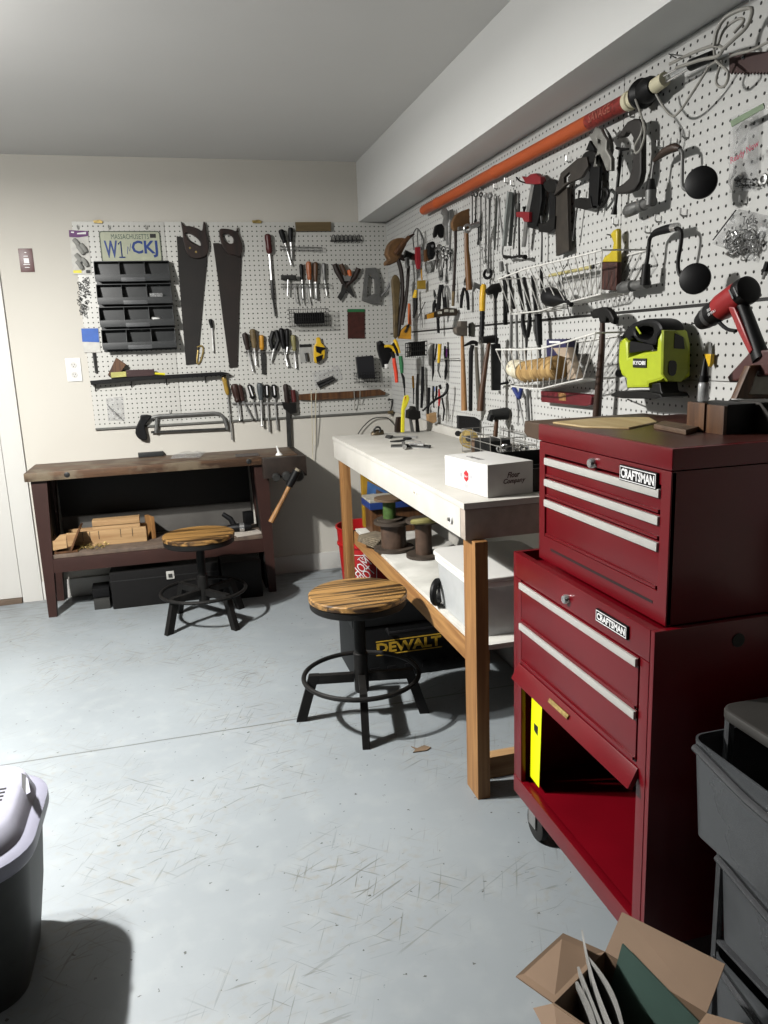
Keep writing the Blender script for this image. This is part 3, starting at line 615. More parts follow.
# ---- grey tilt bin organiser, four rows of three
t = T('bin_organizer', 'dark grey wall organizer with four rows of open tilt bins under the licence plate', 'organizer')
rows = [(91.5, 262.5, 168, 281), (95.5, 287, 170, 304), (99, 310.5, 172, 327), (102, 333, 174.5, 350.5)]
zt = B.ab(92, 262, .01)[1]; zb = B.ab(104, 352, .01)[1]; xa = B.ab(94, 262, .03)[0]; xb = B.ab(172.5, 300, .03)[0]
t.part('back_plate', mb().fbox(B, xa, xb, zb, zt, .0065, .012, .001), graybin)
hgt = (zt-zb)/4
for i in range(4):
    z1 = zt-i*hgt; z0 = z1-hgt*.80
    m = mb()
    m.poly(B, [(xa, z0), (xb, z0), (xb, z0+.006), (xa, z0+.006)], .012, .075, bev=.001)                 # floor of the tray
    m.fbox(B, xa, xb, z0-.012, z0+.022, .072, .078, .001)
    for k in range(4):
        xk = xa+(xb-xa)*k/3; xk = min(max(xk, xa+.0015), xb-.0015)
        p = [(.012, z1), (.05, z1-.004), (.076, z0+.02), (.074, z0), (.012, z0)]
        fr = Fr((xk-.0015, 0, 0), (0, -1, 0), (0, 0, 1)); m.poly(fr, p, -.0015, .0015, bev=.0003)
    m.fbox(B, xa, xb, z1-.004, z1, .012, .052, .001)
    t.part('bin_row', m, graybin)
    t.part('label_lip', mb().fbox(B, (xa+xb)/2-.06, (xa+xb)/2+.06, z0-.014, z0+.006, .078, .081, .001), M('bin_lip', (.08, .083, .086), .4))
t.done()
one('small_cup', mb().lathe(B.hit(156.5, 323, .05), B.hit(156.5, 317.5, .05), [(0, .018), (.9, .026), (.9, .022), (1, .026)], 14), white, 'tiny white cup in the third row of the grey organizer', 'cup')
one('small_packet', mb().fbox(B, *B.ab(150, 300, .05)[:1], B.ab(163, 300, .05)[0], B.ab(150, 300, .05)[1], B.ab(150, 293, .05)[1], .035, .05, .004), bagm, 'clear packet in the second row of the grey organizer', 'packet')
# ---- packages at the left edge
t = T('hook_package', 'hanging package with purple header and grey plastic hooks at the top left', 'package')
t.part('card', mb().pp(B, [(69, 230.5), (88, 231), (91.5, 274.5), (73, 274.5)], .008, .0095), M('card_white', (.55, .54, .5), .5))
t.part('header', mb().pp(B, [(68.8, 230), (88, 231), (88.3, 236), (78, 237.5), (69.2, 237)], .0096, .011), purple)
t.part('header_print', mb().pp(B, [(71, 231.5), (74, 231.7), (74, 233), (71, 232.8)], .011, .0113).pp(B, [(77, 233), (86, 231.8), (86, 234.2), (77, 234.2)], .011, .0113), whitei)
m = mb()
for (x, y) in ((76, 243), (80, 250), (78, 258), (84, 262), (83, 248), (79, 265)): m.ptube(B, [(x-2, y-3.5, .018), (x+1, y, .024), (x+3, y+3.5, .018)], 2.2, 8, 3)
t.part('plastic_hooks', m, M('pkg_grey', (.30, .30, .28), .4))
t.part('price_sticker', mb().pp(B, [(73.2, 270.3), (81.5, 270), (81.7, 273), (73.4, 273.2)], .0096, .0101), yel2)
t.part('code_square', mb().pp(B, [(86, 270), (90.5, 270), (90.6, 273.3), (86.2, 273.3)], .0096, .0101), ink)
t.done(); hook(B, 78, 229, lab='above the purple package header')
m = mb(); random.seed(2)
for i in range(34):
    x = 83+random.uniform(-6, 6)*(1-abs(i-14)/36); y = 279+i*1.08
    m.torus(B.hit(x, y, .012+random.uniform(0, .012)), .008, .0018, (random.uniform(-1, 1), random.uniform(-1, 1), random.uniform(-1, 1)), 5, 10)
one('hanging_chain', m, gsteel, 'tangled silver chain hanging below the purple-topped package', 'chain')
t = T('hook_package', 'blue and white hanging card package left of the grey organizer', 'package')
t.part('card', mb().pp(B, [(81, 328), (98, 328), (101, 352.5), (84, 352.5)], .008, .010), M('card_white', (.55, .54, .5)))
t.part('blue_print', mb().pp(B, [(81.2, 328.5), (98, 328.3), (99.3, 342.3), (82.3, 341.8)], .0101, .0106), blueC)
t.done()
one('drill_bit', mb().ptube(B, [(94, 352.5, .012), (96.5, 373, .012)], [1.7, 1.3], 8), dsteel, 'long dark drill bit hanging under the blue and white package', 'drill bit')
# ---- black bracket shelf with boxes
t = T('rail_shelf', 'thin black tool rail shelf below the grey organizer', 'shelf')
t.part('shelf_plate', mb().pp(B, [(90, 381), (140, 376.5), (222, 372), (229, 373), (222, 375.5), (140, 380.5), (91, 385)], .010, .055), black)
for x, y in ((95, 383), (131, 379), (166, 376.5), (205, 374.5), (224, 374)): t.part('bracket', mb().ptube(B, [(x, y, .008), (x+.5, y+8, .012), (x+.5, y+2, .045)], .5, 6), blackw)
t.done()
one('wood_block', mb().pp(B, [(116, 357.5), (126, 364.5), (118, 376), (107.5, 375.5)], .015, .05), brownm, 'dark wood block leaning at the left of the black rail shelf', 'block')
one('yellow_box', mb().pp(B, [(110.8, 372.5), (126, 371.5), (126.3, 376.6), (111, 377.8)], .03, .055), M('dull_yellow', (.42, .40, .12), .6), 'small dull yellow box on the black rail shelf', 'box')
one('dark_box', mb().pp(B, [(126, 370), (154, 369.3), (154.5, 375.5), (126.5, 377)], .03, .052), M('dark_maroon', (.035, .012, .012), .5), 'long dark maroon box on the black rail shelf', 'box')
one('small_pencil_stub', mb().ptube(B, [(154.5, 373.5, .04), (165, 374.2, .04)], 1.2, 8), yel2, 'yellow and brown stub lying at the right of the dark box on the rail shelf', 'pencil')
t = T('zip_bag', 'small clear bag of bits hanging at the lower left of the back pegboard', 'bag')
t.part('film', crumple_px(B, [(106, 398), (123, 396), (125, 420), (108, 421)], .008, .01), bagm, sharp=10)
t.part('bits', mb().ptube(B, [(108, 406, .01), (121, 418, .012)], .8, 6).ptube(B, [(112, 411, .013), (123, 420, .013)], .6, 6), steel)
t.done()
# ---- hacksaw
t = T('hacksaw', 'black hacksaw hanging at the bottom left of the back pegboard', 'saw')
t.part('grip', mb().pp(B, [(141, 415), (151.5, 415.5), (149.5, 420), (145, 426), (147, 435), (146.5, 440.5), (139, 439), (135.2, 433), (137, 425), (140, 419)], .010, .034, bev=.006, sm=2), black)
t.part('frame', mb().ptube(B, [(150, 418, .02), (160, 416, .02), (190, 414.5, .02), (214, 413, .02), (220, 414, .02), (224, 418, .02), (227.5, 429.5, .02)], [1.9, 1.9, 1.7, 1.7, 1.7, 1.9, 1.6], 8), gsteel)
t.part('front_post', mb().ptube(B, [(157, 418, .02), (156, 433, .02)], 1.8, 8), gsteel)
t.part('blade', mb().pp(B, [(151, 431), (228, 427.5), (228, 429.8), (151, 433.4)], .019, .0205), dsteel)
t.done(); hook(B, 170, 413, lab='above the hacksaw frame')
# ---- awl between saws, carabiner
screwdriver(B, (210, 319), (212, 328), (213.5, 353), 1.9, .6, black, 'small black-handled awl hanging between the two long handsaws', cat='awl', name='awl')
one('spring_clip', mb().ptube(B, [(197, 347, .012), (202, 346, .012), (203, 352, .012), (200, 362, .012), (197, 363, .012), (198, 350, .012)], .8, 6, 3), brass, 'small brass spring clip beside the tip of the left long handsaw', 'clip')
# ---- long spiral screwdriver
t = T('spiral_screwdriver', 'long spiral ratchet screwdriver with red wooden handle right of the handsaws', 'screwdriver')
t.part('handle', turned(B, 267.5, 234, 269.5, 254, 3.4)[0], maroon)
t.part('barrel', mb().ptube(B, [(269.5, 254, .02), (271.5, 280, .02)], 1.4, 8), steel)
t.part('shaft', mb().ptube(B, [(271.5, 280, .02), (273, 299, .02), (273.3, 300, .02), (275.5, 316.5, .02)], [1.6, 1.6, 1, .8], 8), dsteel)
t.done()
# ---- wire tool racks with handles
def wire_rack(label, x0, y0, x1, y1, d=.035, rows=2, gap=3, nt=9, name='tool_rack'):
    m = mb()
    for r_ in range(rows):
        for dd in (.012, d): m.ptube(B, [(x0, y0+r_*gap, dd), (x1, y1+r_*gap, dd)], .35, 5)
    for i in range(nt):
        u = i/(nt-1); x = x0+(x1-x0)*u; y = y0+(y1-y0)*u
        m.ptube(B, [(x, y, .006), (x, y, d), (x+.3, y+(rows-1)*gap+1.5, d)], .3, 5)
    return one(name, m, gsteel, label, 'rack')
wire_rack('small wire rack near the top of the back pegboard holding two black screwdrivers', 280, 246.5, 322, 247.5, nt=8)
screwdriver(B, (280.5, 229.5), (285, 243), (291.5, 266), 2.9, .8, black, 'black-handled screwdriver leaning left in the topmost wire rack')
screwdriver(B, (290.5, 227.5), (290.8, 242.5), (292, 260), 2.6, 1.1, black, 'upright black-handled screwdriver in the topmost wire rack')
wire_rack('wide wire rack with hooks holding orange and brown handled drivers', 281, 284, 329, 284, nt=11)
t = T('nut_driver', 'dark T-handled tool lying on the left end of the wide wire rack', 'driver')
t.part('crossbar', mb().ptube(B, [(281, 277.5, .03), (296, 277.5, .03)], [2.4, 1.6, 1.6, 2.4], 10), dsteel)
t.part('shaft', mb().ptube(B, [(288, 278, .03), (287.5, 296, .03)], .8, 8), steel); t.done()
screwdriver(B, (301, 264), (302, 280), (303, 300), 2.1, .8, black, 'black-handled screwdriver second from the left in the wide wire rack')
screwdriver(B, (308.5, 261.5), (309.5, 280), (311, 298), 2.9, .8, M('orange_wood', (.35, .10, .03), .45), 'orange-handled screwdriver in the middle of the wide wire rack')
screwdriver(B, (315.5, 262), (315.5, 282), (316.5, 300), 2.7, 1.4, brownm, 'brown wooden-handled chisel in the wide wire rack', cat='chisel', name='chisel')
screwdriver(B, (323.5, 263), (324.5, 280), (327, 297), 2.2, .7, gsteel, 'grey-handled driver at the right end of the wide wire rack')
for x in (294, 299.5, 306): one('hex_key', mb().ptube(B, [(x, 285, .03), (x+1.5, 298, .03), (x+3, 304, .03)], .7, 6), steel, 'thin steel rod hanging through the wide wire rack', 'hex key', 'thin steel rods in the wide wire rack')
# ---- block and brackets at the top edge
one('wood_batten', mb().pp(B, [(295.5, 222), (331, 221.8), (331, 230.8), (296.5, 231.2)], .007, .030, bev=.002), olive, 'olive brown wooden block at the top of the back pegboard above the racks', 'block')
for x, lab in ((98, 'small brass bracket clip at the left end of the pegboard top edge'), (257, 'small brass bracket clip on the pegboard top edge near the red screwdriver')):
    one('edge_clip', mb().pp(B, [(x-5, 220.5), (x+2, 219.6), (x+5, 221.5), (x+4, 223.2), (x-4, 223)], .0065, .016), brass, lab, 'bracket')
# ---- spring coil holder
m = mb()
m.ptube(B, [(330, 241, .02), (362, 240, .02)], .6, 6)
for i in range(7):
    x = 333+i*4.2; m.ptube(B, [(x-1.5, 242, .010), (x-1, 236, .022), (x+1, 235, .026), (x+2, 239, .026), (x+1.5, 243, .018)], .55, 5, 2)
one('coil_tool_holder', m, dsteel, 'steel coil spring tool holder at the top right of the back pegboard', 'tool holder')
# ---- pliers trio
t = T('tin_snips', 'pair of dark snips with spread brown handles right of the wire racks', 'snips')
t.part('handle', mb().ptube(B, [(334.5, 264, .02), (337, 271, .02), (343, 282, .022), (347, 288, .02)], [2.6, 2.8, 2.2, 1.6], 8), brownd)
t.part('handle', mb().ptube(B, [(358.5, 268.5, .02), (355, 277, .02), (349, 283, .022), (345, 287, .02)], [2.8, 2.6, 2.2, 1.6], 8), brownd)
t.part('jaws', mb().pp(B, [(342, 285), (350, 285), (354.5, 296), (353.5, 297.5), (347, 290.5), (341, 301), (337.5, 297), (341, 291)], .018, .026), dsteel)
t.done()
t = T('combination_pliers', 'pliers with black and tan grips hanging over the snips', 'pliers')
t.part('grip', mb().ptube(B, [(341, 264, .032), (343.5, 270, .032), (345.5, 276, .032)], [2.1, 2.4, 1.8], 8), brownm)
t.part('grip', mb().ptube(B, [(349, 270, .032), (350, 276, .032)], [2.1, 1.9], 8), orange)
t.part('head', mb().pp(B, [(343, 275), (352, 275), (350, 281), (345, 281)], .026, .038), steel); t.done()
# ---- grey stapled bracket
t = T('wire_strainer', 'grey folded sheet-metal bracket hanging near the corner on the back pegboard', 'bracket')
t.part('body', mb().pp(B, [(366, 268), (376, 267.5), (380.5, 280), (380, 303.5), (372, 304), (362.5, 300.5)], .010, .034, [[(368.5, 275), (375, 279), (375.5, 293), (367, 297)]], .002), gsteel)
t.part('handle', mb().ptube(B, [(380, 297, .02), (386, 291, .03), (390, 283, .04)], 1.2, 8), gsteel); t.done()
# ---- black wire basket with bits
def box_basket(F, x0, y0, x1, y1, d, m, nh=4, nv=14, tilt=0):
    a0, b1 = F.ab(x0, y0, d); a1, b0 = F.ab(x1, y1, d)
    for i in range(nh):
        z = b0+(b1-b0)*i/(nh-1); m.tube([F.p(a0, z, .01), F.p(a0, z, d), F.p(a1, z, d), F.p(a1, z, .01)], .0016, 5)
    for i in range(nv):
        a = a0+(a1-a0)*i/(nv-1); m.tube([F.p(a, b1, d), F.p(a, b0, d), F.p(a, b0, .012)], .0012, 5)
    return m
one('wire_basket', box_basket(B, 289, 309.5, 329, 325, .085, mb(), 5, 18), blackw, 'black wire basket below the wide wire rack', 'basket')
m = mb(); random.seed(8)
one('bit_case', mb().fbox(B, B.ab(294, 312, .05)[0], B.ab(324, 312, .05)[0], B.ab(294, 324, .05)[1], B.ab(294, 313, .05)[1], .02, .06, .005), black, 'black case of bits inside the black wire basket', 'case')
# ---- dark card
t = T('blister_card', 'dark red blister card with green header on the right of the back pegboard', 'package')
t.part('card', mb().pp(B, [(347.5, 309), (364.8, 309), (364.8, 338.5), (347.8, 338.5)], .008, .012), M('card_red', (.05, .012, .008), .5, var=.4, vs=40))
t.part('header', mb().pp(B, [(347.5, 309), (364.8, 309), (364.8, 312), (347.5, 312)], .0121, .0126), green); t.done()
# ---- upper screwdriver row
wire_rack('narrow magnetic-style rail holding the middle row of chisels and pliers', 244, 352, 297, 352, rows=1, nt=7, d=.03)
screwdriver(B, (244.5, 333), (248, 350), (253, 372), 3.0, .8, brownd, 'brown-handled screwdriver at the left end of the middle rail')
screwdriver(B, (252.5, 329), (254.5, 348), (256, 366), 3.2, .8, olive, 'olive-handled screwdriver second in the middle rail')
t = T('wide_chisel', 'wide dark-bladed chisel with amber handle in the middle rail', 'chisel')
t.part('handle', turned(B, 261.5, 335, 262, 350, 2.6)[0], amber)
t.part('blade', mb().pp(B, [(260.5, 350), (264, 350), (265.8, 356), (266, 375), (262, 374), (261, 360)], .012, .016), dsteel); t.done()
t = T('needle_pliers', 'black-handled pliers in the middle rail beside the wide chisel', 'pliers')
t.part('grip', mb().ptube(B, [(273, 331, .02), (270.5, 340, .02), (272.5, 350, .02)], [1.8, 2.4, 1.8], 8), black)
t.part('grip', mb().ptube(B, [(276, 330, .02), (278.5, 340, .02), (275, 350, .02)], [1.8, 2.4, 1.8], 8), black)
t.part('jaws', mb().ptube(B, [(274, 349, .02), (271, 363, .02)], [2, .6], 8), steel); t.done()
screwdriver(B, (281, 328), (284, 349), (288, 367), 2.7, 1.1, black, 'black-handled driver with dark shaft in the middle rail')
screwdriver(B, (287, 328.5), (287.5, 347), (285, 362), 2.3, .8, black, 'slim black-handled driver near the right of the middle rail')
screwdriver(B, (293, 335), (294.5, 351), (296, 369), 2.6, .8, M('khaki', (.22, .20, .08), .5), 'khaki-handled screwdriver at the right end of the middle rail')
# ---- small packages right of the row
t = T('blister_pack', 'small clear blister pack with a grey part beside the yellow tool', 'package')
t.part('card', mb().pp(B, [(299.5, 344.5), (311.5, 344), (312.5, 362), (300.5, 362.5)], .008, .010), M('pk_grey', (.38, .38, .36), .3))
t.part('insert', mb().ptube(B, [(306, 353, .016), (307.5, 361, .016)], 1.6, 8), dsteel)
t.part('header', mb().pp(B, [(299.5, 344.5), (311.5, 344), (311.5, 347), (299.5, 347.5)], .0101, .0107), ink); t.done()
t = T('utility_knife', 'yellow and black utility tool hanging on the back pegboard', 'knife')
t.part('body', mb().pp(B, [(316.5, 338), (320, 337.5), (321.5, 343), (325, 347), (324.5, 358), (321, 360), (317, 363.5), (314.2, 360), (314, 347), (316.5, 343)], .010, .030, bev=.004, sm=2), yellow)
t.part('grip', mb().pp(B, [(315.5, 346), (324.5, 347.5), (326.5, 349), (322, 350.5), (321, 354), (316.5, 352)], .0301, .034), black)
t.part('blade_cover', mb().pp(B, [(316, 357), (323, 354.5), (322, 360), (317, 363)], .0301, .034), black); t.done()
t = T('zip_bag', 'clear bag of black rods hanging right of centre on the back pegboard', 'bag')
t.part('film', crumple_px(B, [(312, 373), (338, 365), (343, 379), (316, 388)], .009, .012), bagm, sharp=10)
t.part('rods', mb().ptube(B, [(317, 384, .014), (333, 377.5, .014)], 1.8, 8).ptube(B, [(319, 387, .018), (335, 379, .018)], 1.5, 8), ink); t.done()
# ---- wooden batten with strings
t = T('wood_stick', 'long tan wooden stick across the lower right of the back pegboard', 'stick')
t.part('stick', mb().pp(B, [(299, 394.5), (311, 393.5), (350, 391.3), (380, 389.2), (386, 392.5), (385, 395), (350, 398.5), (311, 400.5), (299, 400)], .010, .028, bev=.002), brownm)
t.done()
for i, (x, y1_, s_) in enumerate(((311, 462, 1.2), (316, 445, -.6), (354, 410, .5), (360, 404, 0))):
    one('string', mb().ptube(B, [(x, 390, .032), (x+s_, (390+y1_)/2, .034), (x+s_*1.5, y1_, .02)], .4, 5, 4), tww if i < 2 else cordg, ['longest white string hanging from the left of the tan stick to bench height', 'second white string hanging beside the longest one', 'thin grey string hanging from the right part of the tan stick', 'short grey string nearest the right end of the tan stick'][i], 'string', 'strings hanging from the tan stick')
# ---- lower row
one('tool_bar', mb().pp(B, [(232, 402.3), (297, 402.3), (297, 404.3), (232, 404.3)], .010, .022), steel, 'steel tool bar holding the lowest row of drivers', 'rack')
t = T('long_screwdriver', 'very long screwdriver with yellow handle hanging below the rail shelf', 'screwdriver')
t.part('handle', turned(B, 223.5, 376, 228, 395, 2.5)[0], M('dull_amber', (.32, .20, .03), .4)); t.part('shaft', mb().ptube(B, [(228, 395, .02), (232, 440, .018)], .8, 8), steel); t.done()
screwdriver(B, (234, 384), (238, 402), (240, 421), 3.9, .9, maroonw, 'dark red wide-handled driver at the left of the lowest row')
screwdriver(B, (239, 385), (243, 401), (253, 420), 3.0, .8, maroonw, 'dark red slanted driver second in the lowest row')
def twotone(x0, y0, x1, y1, xt, yt, r, lab):
    t = T('screwdriver', lab, 'screwdriver')
    t.part('handle', turned(B, x0, y0, x1, y1, r)[0], black); k = mm(B, x0, y0)
    t.part('stripe', mb().ptube(B, [(x0+.3, y0+1.5, .007+1.85*r*k), (x1-.2, y1-3, .007+1.85*r*k)], .75, 6), whitei)
    t.part('shaft', mb().ptube(B, [(x1, y1, .018), (xt, yt, .016)], .8, 8), steel); t.done()
twotone(249, 384.5, 253, 399, 257, 420, 2.4, 'black driver with white stripe third in the lowest row')
screwdriver(B, (259.5, 383), (261, 400), (262, 427), 3.2, 1.1, M('slate', (.06, .07, .075), .45), 'slate grey driver with long dark shaft in the lowest row')
twotone(266.5, 384.5, 267.5, 398, 269.5, 432, 2.6, 'black driver with white stripe and longest shaft in the lowest row')
twotone(273.5, 384.5, 275, 398, 277.5, 430, 2.6, 'black driver with white stripe nearest the clamp in the lowest row')
t = T('bar_clamp', 'dark old wooden bar clamp hanging below the stick, reaching the old bench', 'clamp')
t.part('handle', turned(B, 285.5, 384, 287.5, 404, 2.9)[0], brownd)
t.part('bar', mb().pp(B, [(285.5, 402), (290, 402), (291.5, 447), (287.5, 447)], .012, .022), dsteel)
t.part('jaw', mb().pp(B, [(282, 402), (296, 403), (297, 413), (291, 414), (284, 409)], .012, .034), blackm)
t.part('screw', mb().ptube(B, [(293, 390, .024), (294.5, 402, .024)], 2.4, 10), maroon); t.done()
# ---- black bin with cards
t = T('wire_basket', 'small black wire basket with tilted cards at the lower right of the back pegboard', 'basket')
t.part('basket', box_basket(B, 356.5, 373, 379.5, 381, .09, mb(), 4, 10), blackw); t.done()
one('bit_set', mb().poly(B, [(B.ab(357.5, 357, .05)[0], B.ab(357.5, 378, .05)[1]), (B.ab(375, 378, .05)[0], B.ab(375, 379, .05)[1]), (B.ab(373, 357, .05)[0], B.ab(373, 355.5, .05)[1]), (B.ab(356, 357, .05)[0], B.ab(356, 357, .05)[1])], .03, .06), M('bit_set_mix', (.015, .015, .018), .4, var=0, vs=90, col2=(.015, .015, .018)), 'black bit set standing in the small black basket on the back pegboard', 'case')
# ================================================================== tools on the right wall, far corner first
def gy(x, y, d=.05): return GY(R.hit(x, y, d).y)
def hold(F, x, y, r, d=None):
    k = PR(F.hit(x, y, .03)); return r*k
def rrod(pts, rpx, d=None, n=8, sm=0, flat=1, m=None):
    """round bar lying against the right-wall pegboard; radius in picture pixels"""
    r0 = max(rpx) if isinstance(rpx, (list, tuple)) else rpx
    k = PR(R.hit(*pts[0][:2], .03)); dd = d if d is not None else r0*k*flat+PEG+.002
    return (m or mb()).ptube(R, [(p[0], p[1], p[2] if len(p) > 2 else dd) for p in pts], rpx, n, sm, flat)
# wall-mounted orange tube light with cord
t = T('tube_work_light', 'long orange tube work light with red lettered band, high on the right wall', 'work light')
dO = .035
pA, pB = R.hit(423.5, 210.5, dO), R.hit(628, 101.5, dO); ax = (pB-pA); Lx = ax.length; ax.normalize()
ro = .0215
u_ = (R.hit(590, 122, dO)-pA).dot(ax)/Lx
t.part('tube', mb().lathe(pA, pA+ax*(Lx*u_), [(0, ro*.9), (.01, ro), (.12, ro), (.125, ro*1.1), (.14, ro*1.1), (.145, ro), (.55, ro), (.555, ro*1.08), (.57, ro*1.08), (.575, ro), (1, ro)], 20), orangep)
t.part('lettered_band', mb().lathe(pA+ax*(Lx*u_), pB, [(0, ro*1.01), (1, ro*1.01)], 20), M('band_red', (.22, .02, .015), .5, var=.5, vs=90))
rr = Fr(pA+R.N*(ro*1.012), ax, ax.cross(R.N)*-1)
t.part('band_lettering', mb().text(rr, 'SAVAGE', Lx*u_+.03, Lx*.97, -.012, .010, 0, .0008), M('band_letters', (.40, .12, .08), .5))
t.part('white_ring', mb().lathe(pB, pB+ax*.045, [(0, ro*1.12), (.4, ro*1.15), (.45, ro*.98), (.55, ro*.98), (.6, ro*1.12), (1, ro*1.05)], 20), cream)
pC = R.hit(655, 86, .05)
t.part('grip', mb().lathe(pB+ax*.045, pC, [(0, .022), (.15, .034), (.3, .036), (.45, .027), (.6, .030), (.8, .028), (1, .020)], 20), black)
t.part('collar', mb().lathe(pC, R.hit(665, 79, .05), [(0, .0175), (1, .0165)], 16), cream)
t.part('guard_rod', mb().ptube(R, [(664, 76, .06), (690, 62, .06)], 1.1, 8), chrome)
t.part('guard_rod', mb().ptube(R, [(666, 82, .05), (692, 67, .05)], 1.1, 8), chrome)
t.part('lamp_tube', mb().ptube(R, [(666, 79, .045), (691, 65, .045)], 2.6, 10), glassm)
t.part('lamp_socket', mb().ptube(R, [(691, 65, .045), (712, 56, .045)], [5.5, 7, 7, 5], 14), black)
t.done()
t = T('extension_lead', 'grey power cord looped over the black end of the tube light, top right', 'cord')
t.part('loop', mb().ptube(R, [(770, 41, .06), (752, 50, .06), (733, 55, .06), (712, 64, .065), (705, 73, .07), (693, 92, .07), (680, 111, .06), (672, 116, .05), (663, 106, .05), (656, 94, .06)], 1.5, 8, 4), cordg)
t.part('loop', mb().ptube(R, [(670, 64, .07), (690, 54, .075), (712, 46, .08), (722, 48, .08), (718, 56, .08), (700, 60, .08), (676, 68, .08)], 1.6, 8, 4), cordg)
t.part('loop', mb().ptube(R, [(714, 46, .09), (717, 31, .09), (726, 17, .085), (743, 9, .08), (752, 10, .08), (747, 26, .08), (735, 38, .085), (722, 50, .09)], 2.0, 8, 4), cordg)
t.part('loop', mb().ptube(R, [(716, 50, .08), (724, 30, .075), (738, 19, .07), (744, 21, .07), (734, 33, .08)], 1.4, 8, 4), cordg)
t.part('tail', mb().ptube(R, [(714, 46, .07), (716, 60, .07), (728, 72, .07), (726, 84, .06), (720, 87, .06), (716, 80, .06), (722, 60, .065)], 1.4, 8, 4), cordg)
t.part('tail', mb().ptube(R, [(635, 98, .06), (641, 115, .09), (645, 132, .10), (641, 148, .10), (636, 153, .10), (635, 146, .10), (641, 134, .10), (644, 122, .09)], 1.2, 8, 4), cordg)
t.done()
t = T('keyhole_saw', 'dark maroon toothed saw blade hanging at the top right edge of the right wall', 'saw')
tp = [(729, 53), (729, 72)]
x = 731
while x < 800:
    tp += [(x, 74.5), (x+1.6, 71.8)]; x += 3.2
tp += [(800, 50)]
t.part('blade', mb().pp(R, tp, .03, .034), M('saw_maroon', (.045, .018, .016), .5, .2))
t.part('rivet', mb().lathe(R.hit(743, 57.5, .034), R.hit(743, 57.5, .038), [(0, .004), (1, .003)], 8), chrome); t.done()
one('peg_bracket', mb().ptube(R, [(669, 54, .01), (676, 58, .09)], .6, 6), blackw, 'thin black bracket above the tube light cord', 'hook')
# leather and wood things in the corner
F1 = gy(402, 250, .12)
t = T('leather_sheath', 'brown worn hand tool with tan diagonal bar hanging in the back corner', 'tool')
t.part('body', mb().pp(F1, [(386.5, 252), (389, 244), (394, 239), (402, 237.5), (408, 240), (404, 250), (397, 262), (386.5, 265), (386.3, 261), (388.8, 259), (387.3, 256)], 0, .05, bev=.008, sm=2), leather)
t.part('bar', mb().ptube(F1, [(395, 254, .06), (401, 246, .06), (409, 237, .06)], [2.2, 2.6, 2.0], 8), brownm)
t.part('tip', mb().ptube(F1, [(408, 238, .06), (414.2, 234, .06)], [2.0, .8], 8), brownd); t.done()
F2 = gy(400, 300, .1)
t = T('curved_wooden_handle', 'thick curved brown wooden handle hanging upright in the back corner', 'handle')
t.part('handle', mb().pp(F2, [(391.9, 280), (394.8, 274.5), (398.6, 276.5), (400.8, 283), (400.3, 293), (399.3, 307.5), (398.4, 325), (397.8, 337), (394.2, 337), (393.7, 317), (393, 301), (392.2, 288)], 0, .022, bev=.006, sm=2), M('olive_handle', (.10, .07, .03), .5, var=.5, vs=20))
t.done()
t = T('claw_hammer', 'dark hammer with long curved dark wooden handle in the back corner', 'hammer')
F3 = gy(404, 290, .08)
t.part('handle', mb().ptube(F3, [(397.5, 258, 0), (401, 270, 0), (402.5, 285, 0), (402, 300, 0), (400, 318, 0), (397.8, 336, 0)], [2.2, 2.3, 2.0, 2.3, 2.4, 2.2], 8, 3), brownd)
t.part('head', mb().ptube(F3, [(394, 256, .0), (401, 257, 0), (405, 259, 0)], [2.6, 3.0, 2.6], 10), brownd); t.done()
t = T('ball_peen_hammer', 'black hammer with reddish poll and dark handle beside the curved corner handles', 'hammer')
t.part('head', mb().ptube(F3, [(404.5, 254, .03), (416, 257.5, .03)], [4, 2.6], 12), blackm)
t.part('band', mb().ptube(F3, [(411, 256.5, .03), (415.5, 257.3, .03)], [3.3, 3.2], 12), maroon)
t.part('neck', mb().ptube(F3, [(407, 256, .03), (407.5, 268, .03)], [2.6, 2.1], 10), gsteel)
t.part('handle', mb().ptube(F3, [(408.5, 266, .03), (407.5, 285, .03), (405.5, 303, .03), (402, 325, .03)], [1.8, 1.7, 2, 1.7], 8), brownd); t.done()
t = T('wire_brush', 'orange handled brush with wide amber base hanging near the corner', 'brush')
F4 = gy(408, 322, .06)
t.part('handle', mb().ptube(F4, [(409, 303.5, 0), (409.8, 325, 0)], [1.5, 1.9], 10), orange)
t.part('base', mb().pp(F4, [(399, 335), (402, 330), (408, 324.5), (411.5, 325.5), (411.3, 339.3), (399.5, 338.5)], -.015, .02, bev=.003), M('amber_base', (.55, .26, .02), .5, var=.3))
t.part('slot', mb().ptube(F4, [(405, 332.5, .021), (409, 324.5, .021)], 1.1, 6), ink); t.done()
t = T('cable_ratchet', 'red handled tool with steel cable loops hanging near the corner', 'cable tool')
F5 = gy(419, 255, .05)
t.part('handle', mb().pp(F5, [(416, 247), (420.5, 246.5), (421.3, 262), (420.5, 269), (418, 269), (416.2, 262)], -.012, .014, bev=.004), M('deep_red', (.26, .012, .02), .4))
t.part('cable', mb().ptube(F5, [(414, 250, -.01), (413, 236, -.01), (416, 229, 0), (419, 230, 0), (423, 238, 0), (424, 250, 0)], .6, 6, 4), gsteel)
t.part('cable', mb().ptube(F5, [(418, 247, 0), (417.5, 236, 0), (418.5, 230, 0), (421.5, 238, .005), (421.5, 250, .005)], .6, 6, 4), gsteel)
t.part('rod', mb().ptube(F5, [(421.3, 268, 0), (422, 280, 0)], .7, 6), amber)
t.part('scraper', mb().pp(F5, [(418.3, 280.5), (425.8, 280), (425.8, 289), (418.3, 288.8)], -.008, .012), M('mustard', (.32, .20, .02), .5)); t.done()
